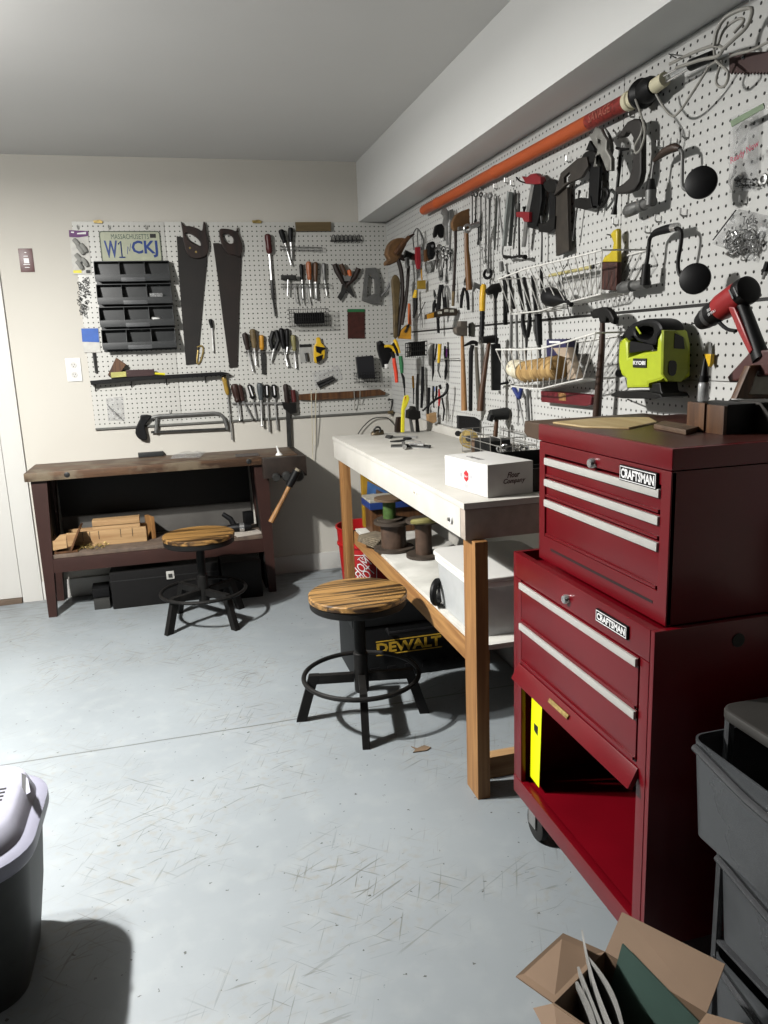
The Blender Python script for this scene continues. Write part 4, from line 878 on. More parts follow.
t = T('block_plane', 'black hand plane with brown wooden side hanging left of the wrenches', 'plane')
F6 = gy(431, 252, .05)
t.part('wood_side', mb().pp(F6, [(425.3, 249.5), (430, 248.5), (430, 260.5), (425.5, 261.5)], -.03, .0), brownm)
t.part('body', mb().pp(F6, [(430.5, 241.8), (434.5, 241.5), (436, 246), (435.8, 254), (433.5, 259), (430, 258.5), (428.6, 253), (428.8, 245.5)], -.02, .025, bev=.005, sm=2), black)
t.part('screw', mb().lathe(F6.hit(432.5, 246, .025), F6.hit(432.5, 246, .032), [(0, .008), (1, .006)], 10), chrome); t.done()
one('parts_bag', crumple_px(F6, [(426, 262.5), (436, 259.5), (434, 272), (427, 274)], .0, .02), M('bag_grey', (.20, .20, .19), .3, var=.3), 'small grey bag hanging under the black plane', 'bag')
t = T('stubby_screwdriver', 'yellow and black handled driver pointing down near the corner', 'screwdriver')
F7 = gy(415, 305, .04)
t.part('cap', mb().ptube(F7, [(416, 290, 0), (414.5, 298, 0)], [1.5, 2.4], 10), yellow)
t.part('handle', mb().ptube(F7, [(415.5, 298, 0), (415.5, 309, 0), (413.5, 318, 0)], [2.2, 2.0, 1.0], 10), black)
t.part('shaft', mb().ptube(F7, [(413.6, 318, 0), (413.2, 326, 0)], .6, 6), steel); t.done()
t = T('scissors', 'pale transparent bundle with small steel scissors near the corner', 'scissors')
t.part('blade', mb().ptube(gy(421, 318, .03), [(425, 302, 0), (418, 318, 0), (417, 327, 0)], [.6, 1, .4], 6, 0, .4), gsteel)
t.part('blade', mb().ptube(gy(421, 318, .03), [(421, 308, 0), (422, 318, 0), (422.5, 328, 0)], [.6, 1, .4], 6, 0, .4), gsteel); t.done()
t = T('spring_clamp', 'black spring clamp hanging above the adjustable wrenches', 'clamp')
F8 = gy(439, 231, .04)
t.part('body', mb().pp(F8, [(437.5, 224.5), (442.5, 223.8), (444.3, 228), (443.5, 237.5), (440, 236), (438.5, 232), (437, 236.5), (434.5, 237), (434.7, 231), (436, 226)], -.01, .015, bev=.002, sm=2), black); t.done()
# wrench and pliers makers
def wrench(x0, y0, x1, y1, w, label, group=None, ring=True, m_=steel, d=.02, name='wrench', cat='wrench', openend=True):
    t = T(name, label, cat, group); p0, p1 = R.hit(x0, y0, d), R.hit(x1, y1, d); k = PR(p0); L = (p1-p0).length; a = (p1-p0)/L
    bw = w*k
    t.part('shank', mb().tube([p0+a*bw*2, p0+a*L*.5, p1-a*bw*2], [bw, bw*.85, bw], 8, False, .55), m_)
    t.part('ring_end', mb().torus(p0+a*bw*.9, bw*1.7, bw*.65, R.N*.8+FW*-.6, 6, 14), m_)
    side = a.cross(R.N).normalized()
    if openend:
        m = mb()
        for s_ in (-1, 1): m.tube([p1-a*bw*2.4, p1-a*bw*.8+side*s_*bw*1.5, p1+a*bw*1.0+side*s_*bw*1.3], [bw*.9, bw*.75, bw*.5], 6)
        t.part('jaw', m, m_)
    t.done()
def plier(F, px, py, l1, l2, jaw, r, gm, label, group=None, cat='pliers', name='pliers'):
    """pivot point, two grip ends, jaw tip"""
    t = T(name, label, cat, group)
    for (x, y), s_ in ((l1, 1), (l2, -1)):
        mx_, my_ = (px+x)/2+(x-px)*.25, (py+y)/2
        t.part('grip', mb().ptube(F, [(px+(x-px)*.2, py+(y-py)*.15, 0), (mx_, my_, 0), (x, y, 0)], [r*.7, r, r*.8], 8, 3), gm)
    t.part('jaw', mb().ptube(F, [(px, py, 0), ((px+jaw[0])/2, (py+jaw[1])/2, 0), (*jaw, 0)], [r*1.3, r*1.2, r*.5], 8, 0, .6), dsteel)
    t.part('pivot', mb().lathe(F.hit(px, py, r*mm(F, px, py)*.7), F.hit(px, py, r*mm(F, px, py)*1.25), [(0, r*.9*mm(F, px, py)), (1, r*.7*mm(F, px, py))], 10), steel)
    t.done()
FA = gy(446, 235, .05)
t = T('adjustable_wrench', 'larger light steel adjustable wrench hanging under the tube light end', 'wrench')
t.part('head', mb().pp(FA, [(442, 209), (446, 208), (449.5, 212), (449, 222), (446, 227), (443, 224), (444.5, 216), (441.5, 213)], -.004, .012, bev=.002), steel)
t.part('shank', mb().ptube(FA, [(446, 222, .004), (447.3, 245, .004)], [1.9, 1.5], 8), steel); t.done()
t = T('adjustable_wrench', 'smaller grey adjustable wrench right of the light steel one', 'wrench')
t.part('head', mb().pp(FA, [(449.5, 210), (453, 209), (454.3, 215), (452, 222), (450, 219)], .02, .032), gsteel)
t.part('shank', mb().ptube(FA, [(451, 219, .026), (449.7, 250, .026)], [1.5, 1.2], 8), gsteel); t.done()
m = mb(); FB = gy(443, 255, .05)
t = T('wrench_ring', 'cluster of small steel wrenches hung together on one hook near the corner', 'wrenches')
for i, (x, y) in enumerate(((437, 250), (440, 247.5), (443.5, 249), (447, 250), (450, 252), (441, 256), (446, 258))):
    t.part('wrench', mb().ptube(FB, [(x, y, .005*i), (x+.8, y+9, .005*i), (x-.2, y+19, .005*i)], [1.5, .8, 1.2], 6, 0, .5).torus(FB.hit(x, y, .005*i), .010, .003, FB.N, 5, 10), steel if i % 2 else dsteel)
t.done()
plier(gy(442, 290, .04), 441, 279, (438.5, 318), (445.5, 316), (442, 268), 2.3, black, 'black-handled pliers hanging beneath the small wrench cluster')
plier(gy(438, 300, .04), 435.5, 298, (433.5, 312), (438.5, 333), (434, 290), 1.8, black, 'pliers with steel head hanging left of the black-handled pliers')
plier(gy(450, 290, .05), 446.5, 283, (444, 297), (450, 300), (446, 275), 1.5, steel, 'small bright steel pliers hanging right of the black-handled pliers')
t = T('spirit_level', 'short brown and black level with clear windows on the right wall near the corner', 'level')
FL = gy(443, 317, .08)
t.part('body', mb().pp(FL, [(427, 314.5), (437, 311), (447, 307.5), (457, 308.5), (458.5, 312), (457, 315.5), (446, 316), (436, 317.5), (427.3, 319)], -.02, .02, bev=.003), M('level_dark', (.03, .02, .012), .4))
for x, y in ((440, 312.5), (446.5, 310.5), (452, 310.8)): t.part('window', mb().pp(FL, [(x-2, y-1), (x+2, y-1.4), (x+2, y+1.4), (x-2, y+1.6)], .0195, .023), M('window_pale', (.45, .44, .38), .3))
t.part('end_cap', mb().pp(FL, [(427, 314.5), (434, 312.5), (434, 317.6), (427.3, 319)], .0201, .024), amber); t.done()
# hatchet in a cover, pipe hammer
FH = gy(461, 222, .10)
t = T('hatchet', 'hatchet with wide brown covered blade hanging under the tube light', 'hatchet')
t.part('head', mb().pp(FH, [(452.3, 222), (456, 214.5), (462, 210.8), (469.6, 208.2), (470.3, 228), (466, 229.5), (460, 230.5), (455, 230.5), (452.5, 227)], -.012, .014, bev=.004), leather)
t.part('handle', mb().ptube(FH, [(455.8, 231, 0), (455.5, 250, 0), (454.5, 275, 0), (453.5, 292, 0)], [1.5, 1.4, 1.5, 1.9], 8), brownd)
t.part('butt', mb().ptube(FH, [(453.5, 291.5, 0), (453, 306, 0)], [1.9, 1.6], 8), olive); t.done()
FT = gy(468, 240, .11)
t = T('tubular_hammer', 'hammer with hollow steel pipe head and long tan wooden handle', 'hammer')
t.part('pipe_head', mb().ptube(FT, [(458, 228.7, .02), (466, 228.3, .02)], 1.9, 12), gsteel)
c = FT.hit(467.5, 228.5, .03)
t.part('ring', mb().torus(c, .013, .0045, FT.N, 8, 18), steel)
t.part('poll', mb().ptube(FT, [(470, 227, .02), (479, 223.8, .02)], [2.8, 2.4], 12), steel)
t.part('handle', mb().ptube(FT, [(466.5, 231, 0), (466.8, 250, 0), (468.2, 268, 0), (469.3, 290, 0)], [2.2, 2.4, 3.3, 3.2], 12), woodmat('hammer_handle', (.20, .09, .022), (.11, .045, .012), 9, 2, .45)); t.done()
plier(gy(464, 292, .05), 465, 284, (461, 308), (468.5, 310), (466, 277), 1.9, black, 'black-gripped pliers hanging behind the pipe hammer handle')
# hanging wrenches
G = None
wl = [(472.3, 193, 472.3, 226, 1.0, dsteel, 'thin dark wrench at the left of the wrench row'),
      (476, 193, 475.5, 223, 1.3, dsteel, 'second dark wrench from the left of the wrench row'),
      (481, 193.5, 480.6, 240, 1.1, dsteel, 'third dark wrench in the row, with a black lower end'),
      (485.5, 194, 485.8, 262, 1.2, steel, 'long bright wrench in the middle of the wrench row'),
      (489.8, 194.5, 488.2, 272, 1.5, gsteel, 'longest grey wrench in the row, ending in a black ring')]
for x0, y0, x1, y1, w_, m_, lab in wl: wrench(x0, y0, x1, y1, w_, lab, m_=m_, d=.03)
one('wrench_ring_end', mb().torus(R.hit(487.7, 274, .03), .016, .006, R.N-FW, 8, 14), black, 'black ring end at the bottom of the longest grey wrench', 'wrench')
wrench(478.5, 224, 478.3, 244, 1.2, 'short dark wrench hanging beside the pipe hammer head', m_=dsteel, d=.045)
wrench(481.5, 248, 484, 266, .8, 'small bright wrench hanging under the wrench row', m_=steel, d=.02)
t = T('file_card', 'grey textured metal strip hanging right of the wrench row', 'file')
t.part('strip', mb().ptube(R, [(497, 197, .02), (495.5, 225, .02), (494.5, 250, .02)], [2.2, 2.6, 2.0], 8, 0, .4), M('file_grey', (.17, .18, .17), .5, .4, var=.4, vs=150)); t.done()
t = T('pry_bar', 'slanting thin steel bar leaning behind the grey channel', 'bar')
t.part('bar', mb().ptube(R, [(498, 196, .035), (501, 222, .035), (503.5, 240, .035)], 1.0, 8), steel); t.done()
t = T('caulking_channel', 'wide light grey metal channel hanging right of the wrenches', 'channel')
t.part('channel', mb().ptube(R, [(510, 192, .045), (506.8, 218, .045), (504.3, 246, .045)], [3.0, 2.8, 2.5], 4), M('channel_grey', (.27, .29, .28), .45, .3))
t.part('side', mb().ptube(R, [(513.5, 192.5, .02), (510, 246, .02)], [2.6, 2.0], 4), M('channel_dark', (.10, .11, .105), .5, .3))
t.part('hook_end', mb().ptube(R, [(503, 246, .04), (502.5, 254, .04), (506, 259, .04), (509, 256, .04)], .9, 8, 3), gsteel); t.done()
t = T('steel_rod', 'thin grey steel bar hanging left of the red bar clamp', 'bar')
t.part('rod', mb().ptube(R, [(515, 190, .02), (515.3, 228, .02)], [1.4, 1.1], 8), gsteel); t.done()
for x, y, l_ in ((508.8, 183, 'above the wide light grey channel'), (515, 186, 'above the thin grey bar left of the red clamp'), (484, 190, 'above the left part of the wrench row'), (498, 189, 'above the grey textured file')): hook(R, x, y, lab=l_)
# small things below the wrenches
one('drill_chuck', mb().ptube(R, [(501, 262, .03), (502, 271, .03)], [2.2, 2.6], 10), gsteel, 'short steel chuck hanging below the grey channel', 'chuck')
# red bar clamp
t = T('bar_clamp', 'bar clamp with two red jaws and black handle', 'clamp')
t.part('fixed_jaw', mb().pp(R, [(521.5, 176.3), (526, 177.5), (530, 174), (535, 173.2), (540.3, 177), (540.5, 184), (535, 184.5), (525.5, 184)], .03, .05, bev=.003), M('clamp_red', (.22, .012, .018), .4))
t.part('hook_tip', mb().ptube(R, [(516.5, 177.5, .04), (520, 181, .04), (526, 183, .04)], [.9, .8, .8], 6, 3), black)
t.part('grip', mb().pp(R, [(536, 174.5), (541, 178), (541.3, 200), (538.5, 217), (536, 226.5), (533.5, 229), (527.3, 227.5), (529, 212), (532, 196), (534, 184)], .022, .04, bev=.004), black)
t.part('bar', mb().pp(R, [(531, 184), (534, 184), (526.5, 226), (524, 247), (521.5, 247), (524, 222)], .034, .042), steel)
t.part('sliding_jaw', mb().pp(R, [(515.6, 212), (520, 211.5), (529, 212), (528.8, 222), (524, 222), (522, 218), (516, 217)], .03, .052, bev=.002), M('clamp_red', (.22, .012, .018)))
t.part('screw', mb().ptube(R, [(524.5, 206.5, .045), (524, 212, .045)], [2.2, 1], 8), blackm)
t.part('screw_rod', mb().ptube(R, [(519.5, 203, .045), (519, 222, .045), (519.3, 258, .045)], [.9, 1.0, 1.2], 8), blackm)
t.part('cross_handle', mb().ptube(R, [(504, 256.5, .045), (512, 257.5, .045), (519, 256, .045), (525.5, 257, .045)], [1.6, 1.2, 1.2, 2.2], 8), blackm); t.done()
# black bar clamp
def bigclamp(label, top, bar, low, screw, nm='bar_clamp', g=None):
    t = T(nm, label, 'clamp', g)
    t.part('fixed_jaw', mb().pp(R, top, .022, .040, bev=.005, sm=2), blackm)
    t.part('bar', mb().pp(R, bar, .025, .036, bev=.002), black)
    t.part('sliding_jaw', mb().pp(R, low, .022, .040, bev=.003), blackm)
    t.part('screw', mb().ptube(R, screw, [1.4, .9, .9, 1.2], 8), dsteel); t.done()
bigclamp('black bar clamp between the red clamp and the hatchet', [(542.5, 184), (546, 180), (551, 179), (556, 182), (556.5, 188), (552, 193), (546, 192)], [(549, 190), (555.5, 188), (554.5, 222), (548.5, 224)], [(538, 223.5), (545, 223), (549, 219), (554.7, 216), (554, 229), (549, 233), (538.3, 232)], [(541.5, 216, .03), (541.8, 224, .03), (542, 240, .03), (541.5, 262, .03)])
t = T('hatchet', 'old steel hatchet-shaped tool with square head and wide grey-brown shank', 'hatchet')
t.part('shank', mb().pp(R, [(554.5, 193), (559, 189), (567, 187), (567.5, 215), (568.8, 251), (555.8, 256), (555, 225)], .02, .033, bev=.002), M('shank_brown', (.035, .028, .021), .6, .1, var=.3))
t.part('head', mb().pp(R, [(553.5, 196), (560.8, 172.5), (577.5, 158.3), (586.5, 156.5), (588, 166), (581, 177.5), (566, 184.5)], .034, .046, [[(563.5, 177.5), (569, 172), (570, 174.5), (567, 178), (569, 179), (568, 181.5), (563.5, 183.5)]], .002), M('head_grey', (.035, .029, .024), .55, .1, var=.3)); t.done()
bigclamp('large black bar clamp hanging under the red band of the tube light', [(581, 157), (585, 151.5), (591, 150), (596, 153), (595.5, 160), (590, 164), (583, 163)], [(590, 160), (600, 158), (597.5, 205), (587.5, 208)], [(574, 199), (580, 197.5), (586, 199), (590, 196), (592, 208), (585, 210), (574, 207.5)], [(579.5, 190, .03), (578.5, 198, .03), (575.5, 220, .03), (573, 241, .03)])
one('clamp_key', mb().pp(R, [(589.5, 140.5), (595, 150.5), (585.5, 150.5)], .03, .04), black, 'black triangular wedge above the large black bar clamp', 'wedge')
t = T('mitre_clamp', 'grey cast metal mitre clamp overlapping the large black clamp', 'clamp')
t.part('body', mb().pp(R, [(588, 134.5), (592, 133), (595, 126.8), (600, 128.5), (603, 135), (606.5, 140), (606, 149), (611, 158), (611, 171), (606, 171), (603, 163), (600, 155.5), (596.5, 157), (596.8, 166.5), (592.5, 167), (597, 150), (593, 144)], .062, .075, [[(597, 139), (600, 140), (600, 144), (597.3, 143)]], .004), M('cast_grey', (.22, .215, .195), .5, .3, var=.3))
t.part('bow', mb().ptube(R, [(605, 128, .03), (610, 137, .03), (612, 150, .03), (609, 163, .03)], [.8, 1.5, 2, .9], 8, 3), M('cast_dark', (.09, .09, .08), .5)); t.done()
t = T('c_clamp', 'small black C-clamp hanging beside the large black bar clamp', 'clamp')
t.part('frame', mb().ptube(R, [(601, 189, .025), (607, 190, .025), (608, 196, .025), (602, 206, .025), (598, 208, .025)], [1.4, 2, 1.8, 1.6, 1.1], 8, 3), blackm)
t.part('screw', mb().ptube(R, [(602.5, 181, .025), (602, 195, .025), (597.5, 215, .025)], [.8, 1.2, .8], 8), blackm); t.done()
t = T('c_clamp', 'large black C-clamp with T-handled screw beside the cord', 'clamp')
t.part('frame', mb().pp(R, [(615.3, 136.5), (619.5, 133), (622.5, 127.5), (627, 121.5), (633, 118.5), (639, 119), (641, 123), (641, 145), (641, 172), (639, 182), (634, 190), (627, 193.5), (617, 194.3), (615, 191), (616, 187), (622, 184), (628.5, 178), (631.5, 168), (633, 150), (632.5, 138), (629.5, 132.5), (626, 132.5), (623.5, 136.5), (618, 138)], .037, .055, bev=.005), M('cast_iron', (.013, .010, .008), .6, .0, var=.3))
t.part('screw', mb().ptube(R, [(620.5, 149, .04), (619.5, 168, .04), (617.5, 186, .04), (615.5, 205, .04)], 1.7, 10), blackm)
t.part('t_handle', mb().ptube(R, [(616.5, 148, .04), (622, 149.5, .04), (628.5, 149, .04)], [1.2, 1.6, 1.0], 8), blackm)
t.part('swivel_pad', mb().ptube(R, [(615.5, 204, .04), (614, 214.5, .04)], [1.6, 3.3], 12), blackm); t.done()
# hand braces
t = T('hand_brace', 'upper hand brace with brown wooden grip and round black pad', 'hand brace')
t.part('grip', mb().ptube(R, [(654, 161, .05), (659, 156, .05), (668, 150, .05), (675, 147.5, .05), (680, 148.5, .05)], [1.6, 3.4, 4.3, 4.2, 2.2], 14, 2), woodmat('grip_wood', (.05, .028, .018), (.02, .011, .007), 10, 1))
t.part('crank', mb().ptube(R, [(654, 161, .05), (652.5, 172, .05), (651, 183, .05)], 1.5, 10), gsteel)
t.part('crank', mb().ptube(R, [(679, 149.5, .05), (682.3, 153, .05), (682.3, 172, .05), (682.5, 186, .05), (686, 190, .05), (690, 190, .05)], 1.7, 10, 3), gsteel)
t.part('socket', mb().ptube(R, [(651.5, 179, .05), (651, 190, .05)], [3.2, 5.4], 14), blackm)
t.part('ratchet', mb().ptube(R, [(651, 190, .05), (650, 205, .05)], [5.5, 4.8], 14), gsteel)
t.part('chuck', mb().lathe(R.hit(653, 201, .045), R.hit(625, 212, .045), [(0, .013), (.3, .012), (.32, .015), (.45, .015), (.47, .011), (.6, .016), (.85, .017), (1, .009)], 16), gsteel)
c = R.hit(693, 186, .045); c2 = R.hit(701.5, 183, .085)
nn = (R.N*.75+Vector((0, -.66, .05))).normalized()
t.part('pad', mb().lathe(c2-nn*.02, c2+nn*.012, [(0, .010), (.3, .030), (.7, .0345), (.9, .034), (1, .029)], 32), black); t.done()
t = T('hand_brace', 'lower hand brace with black grip and round black pad', 'hand brace')
t.part('grip', mb().ptube(R, [(652.5, 235, .05), (657, 232, .05), (667, 229, .05), (676, 227, .05)], [2.6, 3.6, 4.2, 3.8], 14, 2), black)
t.part('ferrule', mb().ptube(R, [(672.5, 227.5, .05), (677.5, 227, .05)], 4.3, 14), chrome)
t.part('crank', mb().ptube(R, [(652.5, 235, .05), (649.5, 240, .05), (648, 255, .05), (646, 268, .05)], 2.0, 10, 3), blackm)
t.part('crank', mb().ptube(R, [(675, 227.5, .05), (681, 231, .05), (681, 243, .05), (678, 262, .05), (679.5, 274, .05), (685, 279, .05)], 2.0, 10, 3), blackm)
t.part('socket', mb().ptube(R, [(646.5, 264, .05), (645, 285, .05)], [4.0, 5.0], 14), blackm)
t.part('chuck', mb().lathe(R.hit(647, 283.5, .045), R.hit(619.5, 288, .045), [(0, .013), (.42, .012), (.44, .014), (.5, .009), (.52, .015), (.8, .0165), (1, .011)], 16), gsteel)
c2 = R.hit(695.5, 279, .085)
t.part('pad', mb().lathe(c2-nn*.02, c2+nn*.012, [(0, .010), (.3, .030), (.7, .0345), (.9, .034), (1, .029)], 32), black); t.done()
for x, y, l_ in ((662.5, 148, 'at the left of the upper hand brace grip'), (688, 138, 'above right of the upper hand brace'), (676, 146, 'at the right end of the upper brace grip'), (660.5, 222, 'above the lower hand brace grip'), (686, 216, 'above right of the lower hand brace'), (650, 233, 'at the left end of the lower brace grip'), (745.5, 204, 'above the zip bag of silver hardware'), (618, 225, 'above the yellow paint brush'), (634, 117, 'on top of the large C-clamp'), (571, 162, 'on the square head of the hatchet-shaped tool'), (496, 285, 'above the black double-faced hammer')): hook(R, x, y, lab=l_)
# bags
def tbag(name, label, poly, d0, amp): 
    t = T(name, label, 'bag'); t.part('film', crumple_px(R, poly, d0, amp, 8), bagm, sharp=10); return t
t = tbag('hardware_bag', 'clear bag with green strip and red print holding dark screws, upper right', [(731, 118), (762, 104), (758, 190), (731, 193)], .009, .03)
t.part('zip_strip', mb().pp(R, [(730, 121), (763, 103), (764, 108.5), (731.5, 127)], .042, .045), M('zip_green', (.20, .27, .17), .4))
t.part('print', mb().text(R, 'Ready Now', *[v for v in (R.ab(730.5, 155, .045)[0], R.ab(758, 155, .045)[0])], R.ab(745, 157, .045)[1], R.ab(745, 148, .045)[1], .044, .0006, rot=.2), M('print_pink', (.45, .05, .10), .5))
m = mb(); random.seed(4)
for i in range(46):
    x, y = 735+random.uniform(0, 20), 178+random.uniform(0, 9); m.ptube(R, [(x, y, .012+random.uniform(0, .02)), (x+random.uniform(-3, 3), y+random.uniform(-2, 2), .02)], .75, 5)
t.part('screws', m, dsteel, kind='stuff'); t.done()
t = tbag('tacks_bag', 'clear zip bag with silver hardware and handwritten word, right of the hand braces', [(712, 243), (737, 208), (772, 216), (757, 262)], .009, .03)
t.part('zip_line', mb().ptube(R, [(713, 240, .04), (736, 210, .04)], .7, 6), blackw)
t.part('writing', mb().text(R, 'Tools', R.ab(742, 222, .045)[0], R.ab(756, 222, .045)[0], R.ab(748, 224, .045)[1], R.ab(748, 216, .045)[1], .044, .0006, rot=-.1), ink)
m = mb(); random.seed(6)
for i in range(40):
    x = 727+random.uniform(0, 17)+(14 if i % 3 == 0 else 0); y = 233+random.uniform(0, 22)-(6 if i % 3 == 0 else 0)
    m.torus(R.hit(x, y, .015+random.uniform(0, .02)), .006+random.uniform(0, .006), .0016, (random.uniform(-1, 1), random.uniform(-1, 1), random.uniform(-1, 1)), 5, 10)
t.part('hardware', m, steel, kind='stuff'); t.done()
one('wing_bolt', mb().torus(R.hit(763.5, 179.5, .02), .009, .004, R.N, 6, 12), steel, 'small steel eye beside the bag with red print', 'bolt')
# paint brush
t = T('paint_brush', 'wide paint brush with yellow handle and dark bristles', 'paint brush')
t.part('handle', mb().pp(R, [(613, 230), (616, 228.6), (617, 231), (617, 262), (601.5, 262.3), (603.5, 257), (609, 253), (612, 249), (613, 243), (611, 238), (610, 234)], .024, .04, bev=.005), M('brush_yellow', (.55, .42, .02), .4))
t.part('bristles', mb().pp(R, [(601.5, 262.3), (617, 262), (616, 291), (598.5, 289.5)], .026, .042, bev=.004), bristle)
t.part('hanger', mb().ptube(R, [(607, 234.5, .03), (613, 235.5, .03)], .7, 6), blackw); t.done()
# long claw hammer
t = T('claw_hammer', 'big claw hammer with black head and long brown handle behind the tool chest', 'hammer')
t.part('handle', mb().ptube(R, [(602.5, 322, .06), (602, 345, .06), (599, 385, .06), (596.5, 420, .06)], [2.6, 3.2, 3.9, 4.6], 12, 2), woodmat('hammer_brown', (.05, .026, .017), (.022, .011, .007), 8, 2, .4))
t.part('head', mb().pp(R, [(589.5, 313.5), (593, 309), (601, 307), (606, 307.5), (610, 311), (613.5, 318), (613, 324.5), (610, 323.5), (607.5, 318.5), (606, 318), (605, 323), (599.5, 323), (597.5, 317.5), (592, 318.5)], .062, .08, bev=.005), blackm); t.done()
# jigsaw
t = T('jigsaw', 'lime green and black cordless jigsaw standing on a bracket on the right wall', 'jigsaw')
dj = .105
t.part('body', mb().pp(R, [(618.5, 341), (624, 337.5), (627.5, 342), (628, 357), (643, 352), (656, 350.5), (657, 339), (661, 331), (664, 345), (664, 378), (660, 381), (648.5, 384), (648, 388), (626, 388.3), (625.5, 379), (619.5, 374), (617.5, 361)], .03, dj, bev=.008), lime)
t.part('top_grip', mb().pp(R, [(619, 340), (623, 332), (632, 323), (645, 318.8), (656, 320), (661, 325), (662, 331), (657, 337), (655, 346), (647, 346.5), (634, 338.5), (628, 341.5), (624, 338)], .035, dj-.005, [[(635, 331), (643, 326.5), (652, 328.5), (651.5, 335), (646, 339), (638, 337)]], .008, 2), black)
t.part('grip_stripe', mb().ptube(R, [(636.5, 327, dj-.004), (641, 334, dj-.004)], 1.1, 6), lime)
t.part('hand_gap', mb().pp(R, [(630, 341), (652, 345), (654, 349.5), (629, 353)], dj-.008, dj+.002), black)
FE = GY(R.hit(664, 360, dj).y-.001)
t.part('motor_panel', mb().pp(FE, [(664, 330), (676, 330), (686, 338), (690, 352), (689.5, 372), (682, 382), (668, 381.5), (663, 374)], 0, .012, bev=.005), M('lime_dark', (.24, .29, .012), .5))
t.part('label_panel', mb().pp(FE, [(675, 333), (683.5, 337), (685, 349), (674, 348.5)], .012, .0135), ink)
t.part('vent', mb().pp(FE, [(669, 362), (672, 360.5), (675.5, 361), (677, 364.5), (676, 373.5), (672, 376), (668.5, 372.5)], .012, .0135, sm=2), ink)
a0, b0 = R.ab(633, 367.5, dj+.002); a1, b1 = R.ab(646.5, 358.5, dj+.002)
t.part('brand_plate', mb().fbox(R, a0, a1, b0, b1, dj-.002, dj+.003, .001), ink, None, [('lettering', mb().text(R, 'RYOBI', a0+.002, a1-.002, b0+.007, b1-.006, dj+.003, .0008, bold=.03), whitei)])
t.part('knob', mb().lathe(R.hit(621, 372.5, dj-.02), R.hit(619, 373.5, dj+.004), [(0, .012), (.7, .012), (1, .009)], 14), black)
t.part('motor_base', mb().pp(R, [(648, 384), (660, 382.5), (661, 390), (663, 394.5), (650, 395)], .045, dj-.01, bev=.003), blackm)
t.part('shoe', mb().pp(R, [(610.5, 394), (617, 391), (650, 392), (660, 394), (662, 397.3), (655, 399), (622, 398.5), (611, 396.5)], .028, dj, bev=.002), blackm)
t.part('blade_guard', mb().ptube(R, [(625, 378, dj-.01), (628, 389, dj-.01), (623, 392, dj-.01)], 1, 6), steel); t.done()
one('wall_bracket', mb().ptube(R, [(650, 399.5, .008), (650, 399.5, .07)], .8, 6).ptube(R, [(628, 399.5, .008), (628, 399.5, .07)], .8, 6), blackw, 'pair of thin black pegs under the lime jigsaw', 'bracket')
# ---- red case under the baskets
t = T('long_red_case', 'long dark red case with tan label hanging under the twine basket', 'case')
t.part('case', mb().pp(R, [(540.5, 391), (590, 395), (591.5, 397), (590.5, 405), (586, 406.5), (541, 402)], .012, .04, bev=.003), M('case_red', (.12, .006, .012), .45, var=.2))
t.part('label', mb().pp(R, [(558, 392.5), (565.5, 393.3), (566, 401), (559, 400.5)], .04, .0412), tanw); t.done()
# ---- two white wire baskets
def wbasket(name, label, front, bottom, zoff_d, nv, thick=.55, back=True, ends=True):
    """front rim and bottom rail given as picture polylines with distances from the wall"""
    m = mb(); P_ = [R.hit(*p) for p in front]; Q = [R.hit(*p) for p in bottom]; k = PR(P_[0])*thick
    def at(L, u):
        s_ = u*(len(L)-1); i = min(int(s_), len(L)-2); return L[i].lerp(L[i+1], s_-i)
    m.tube(P_, k*1.5, 6); m.tube(Q, k*1.3, 6)
    for i in range(nv):
        u = i/(nv-1); a, b = at(P_, u), at(Q, u); c = Vector((-.012, b.y, b.z)); m.tube([a, b, c], k, 5)
    pb = [Vector((-.010, p.y, p.z+.0)) for p in (P_[0], P_[-1])]
    m.tube([P_[0], pb[0], pb[1], P_[-1]], k*1.2, 6)
    qb = [Vector((-.010, p.y, p.z)) for p in (Q[0], Q[-1])]; m.tube([Q[0], qb[0], qb[1], Q[-1]], k, 6)
    for i in range(nv):
        u = i/(nv-1); m.tube([pb[0].lerp(pb[1], u), qb[0].lerp(qb[1], u)], k*.8, 5)
    return one(name, m, wirew, label, 'basket')
wbasket('wire_basket', 'upper white wire basket holding black tools and a yellow stick', [(499, 279, .15), (525, 269, .15), (545, 264, .15), (575, 257, .15), (602, 250, .15)], [(512, 314, .09), (540, 311, .09), (566, 303, .09), (585, 298, .09), (601, 294, .09)], 0, 17)
wbasket('wire_basket', 'lower white wire basket holding rolls of twine', [(496, 349.5, .17), (520, 349.7, .17), (541, 348.5, .17), (566, 342, .17), (596, 333, .17)], [(511, 386, .11), (525, 388, .11), (540, 389, .11), (560, 384, .11), (583, 379, .11)], 0, 14)
# upper basket contents
for i, (x, y0, x1, y1, r) in enumerate(((503, 276, 508, 312, 1.8), (508.5, 273, 514, 308, 2.4), (517, 271, 523, 309, 2.8), (524, 278, 530, 312, 3.4), (532.5, 276, 536, 311, 3.0), (541, 267, 542, 287, 2.4))):
    labs = ['leftmost slim black tool handle in the upper basket', 'second black tool handle in the upper basket', 'third black tool handle in the upper basket', 'widest black tool handle in the upper basket', 'black tool handle right of the widest one in the upper basket', 'black tool handle standing highest in the upper basket']
    one('black_tool', mb().ptube(R, [(x, y0, .07), ((x+x1)/2, (y0+y1)/2, .07), (x1, y1, .08)], [r*.8, r, r*.9], 10, 0, .7), black, labs[i], 'handle')
t = T('black_funnel', 'black cone-shaped funnel lying in the upper basket', 'funnel')
t.part('cone', mb().lathe(R.hit(548, 296, .09), R.hit(569, 302, .09), [(0, .026), (.1, .030), (.35, .027), (.8, .007), (1, .004)], 20), black)
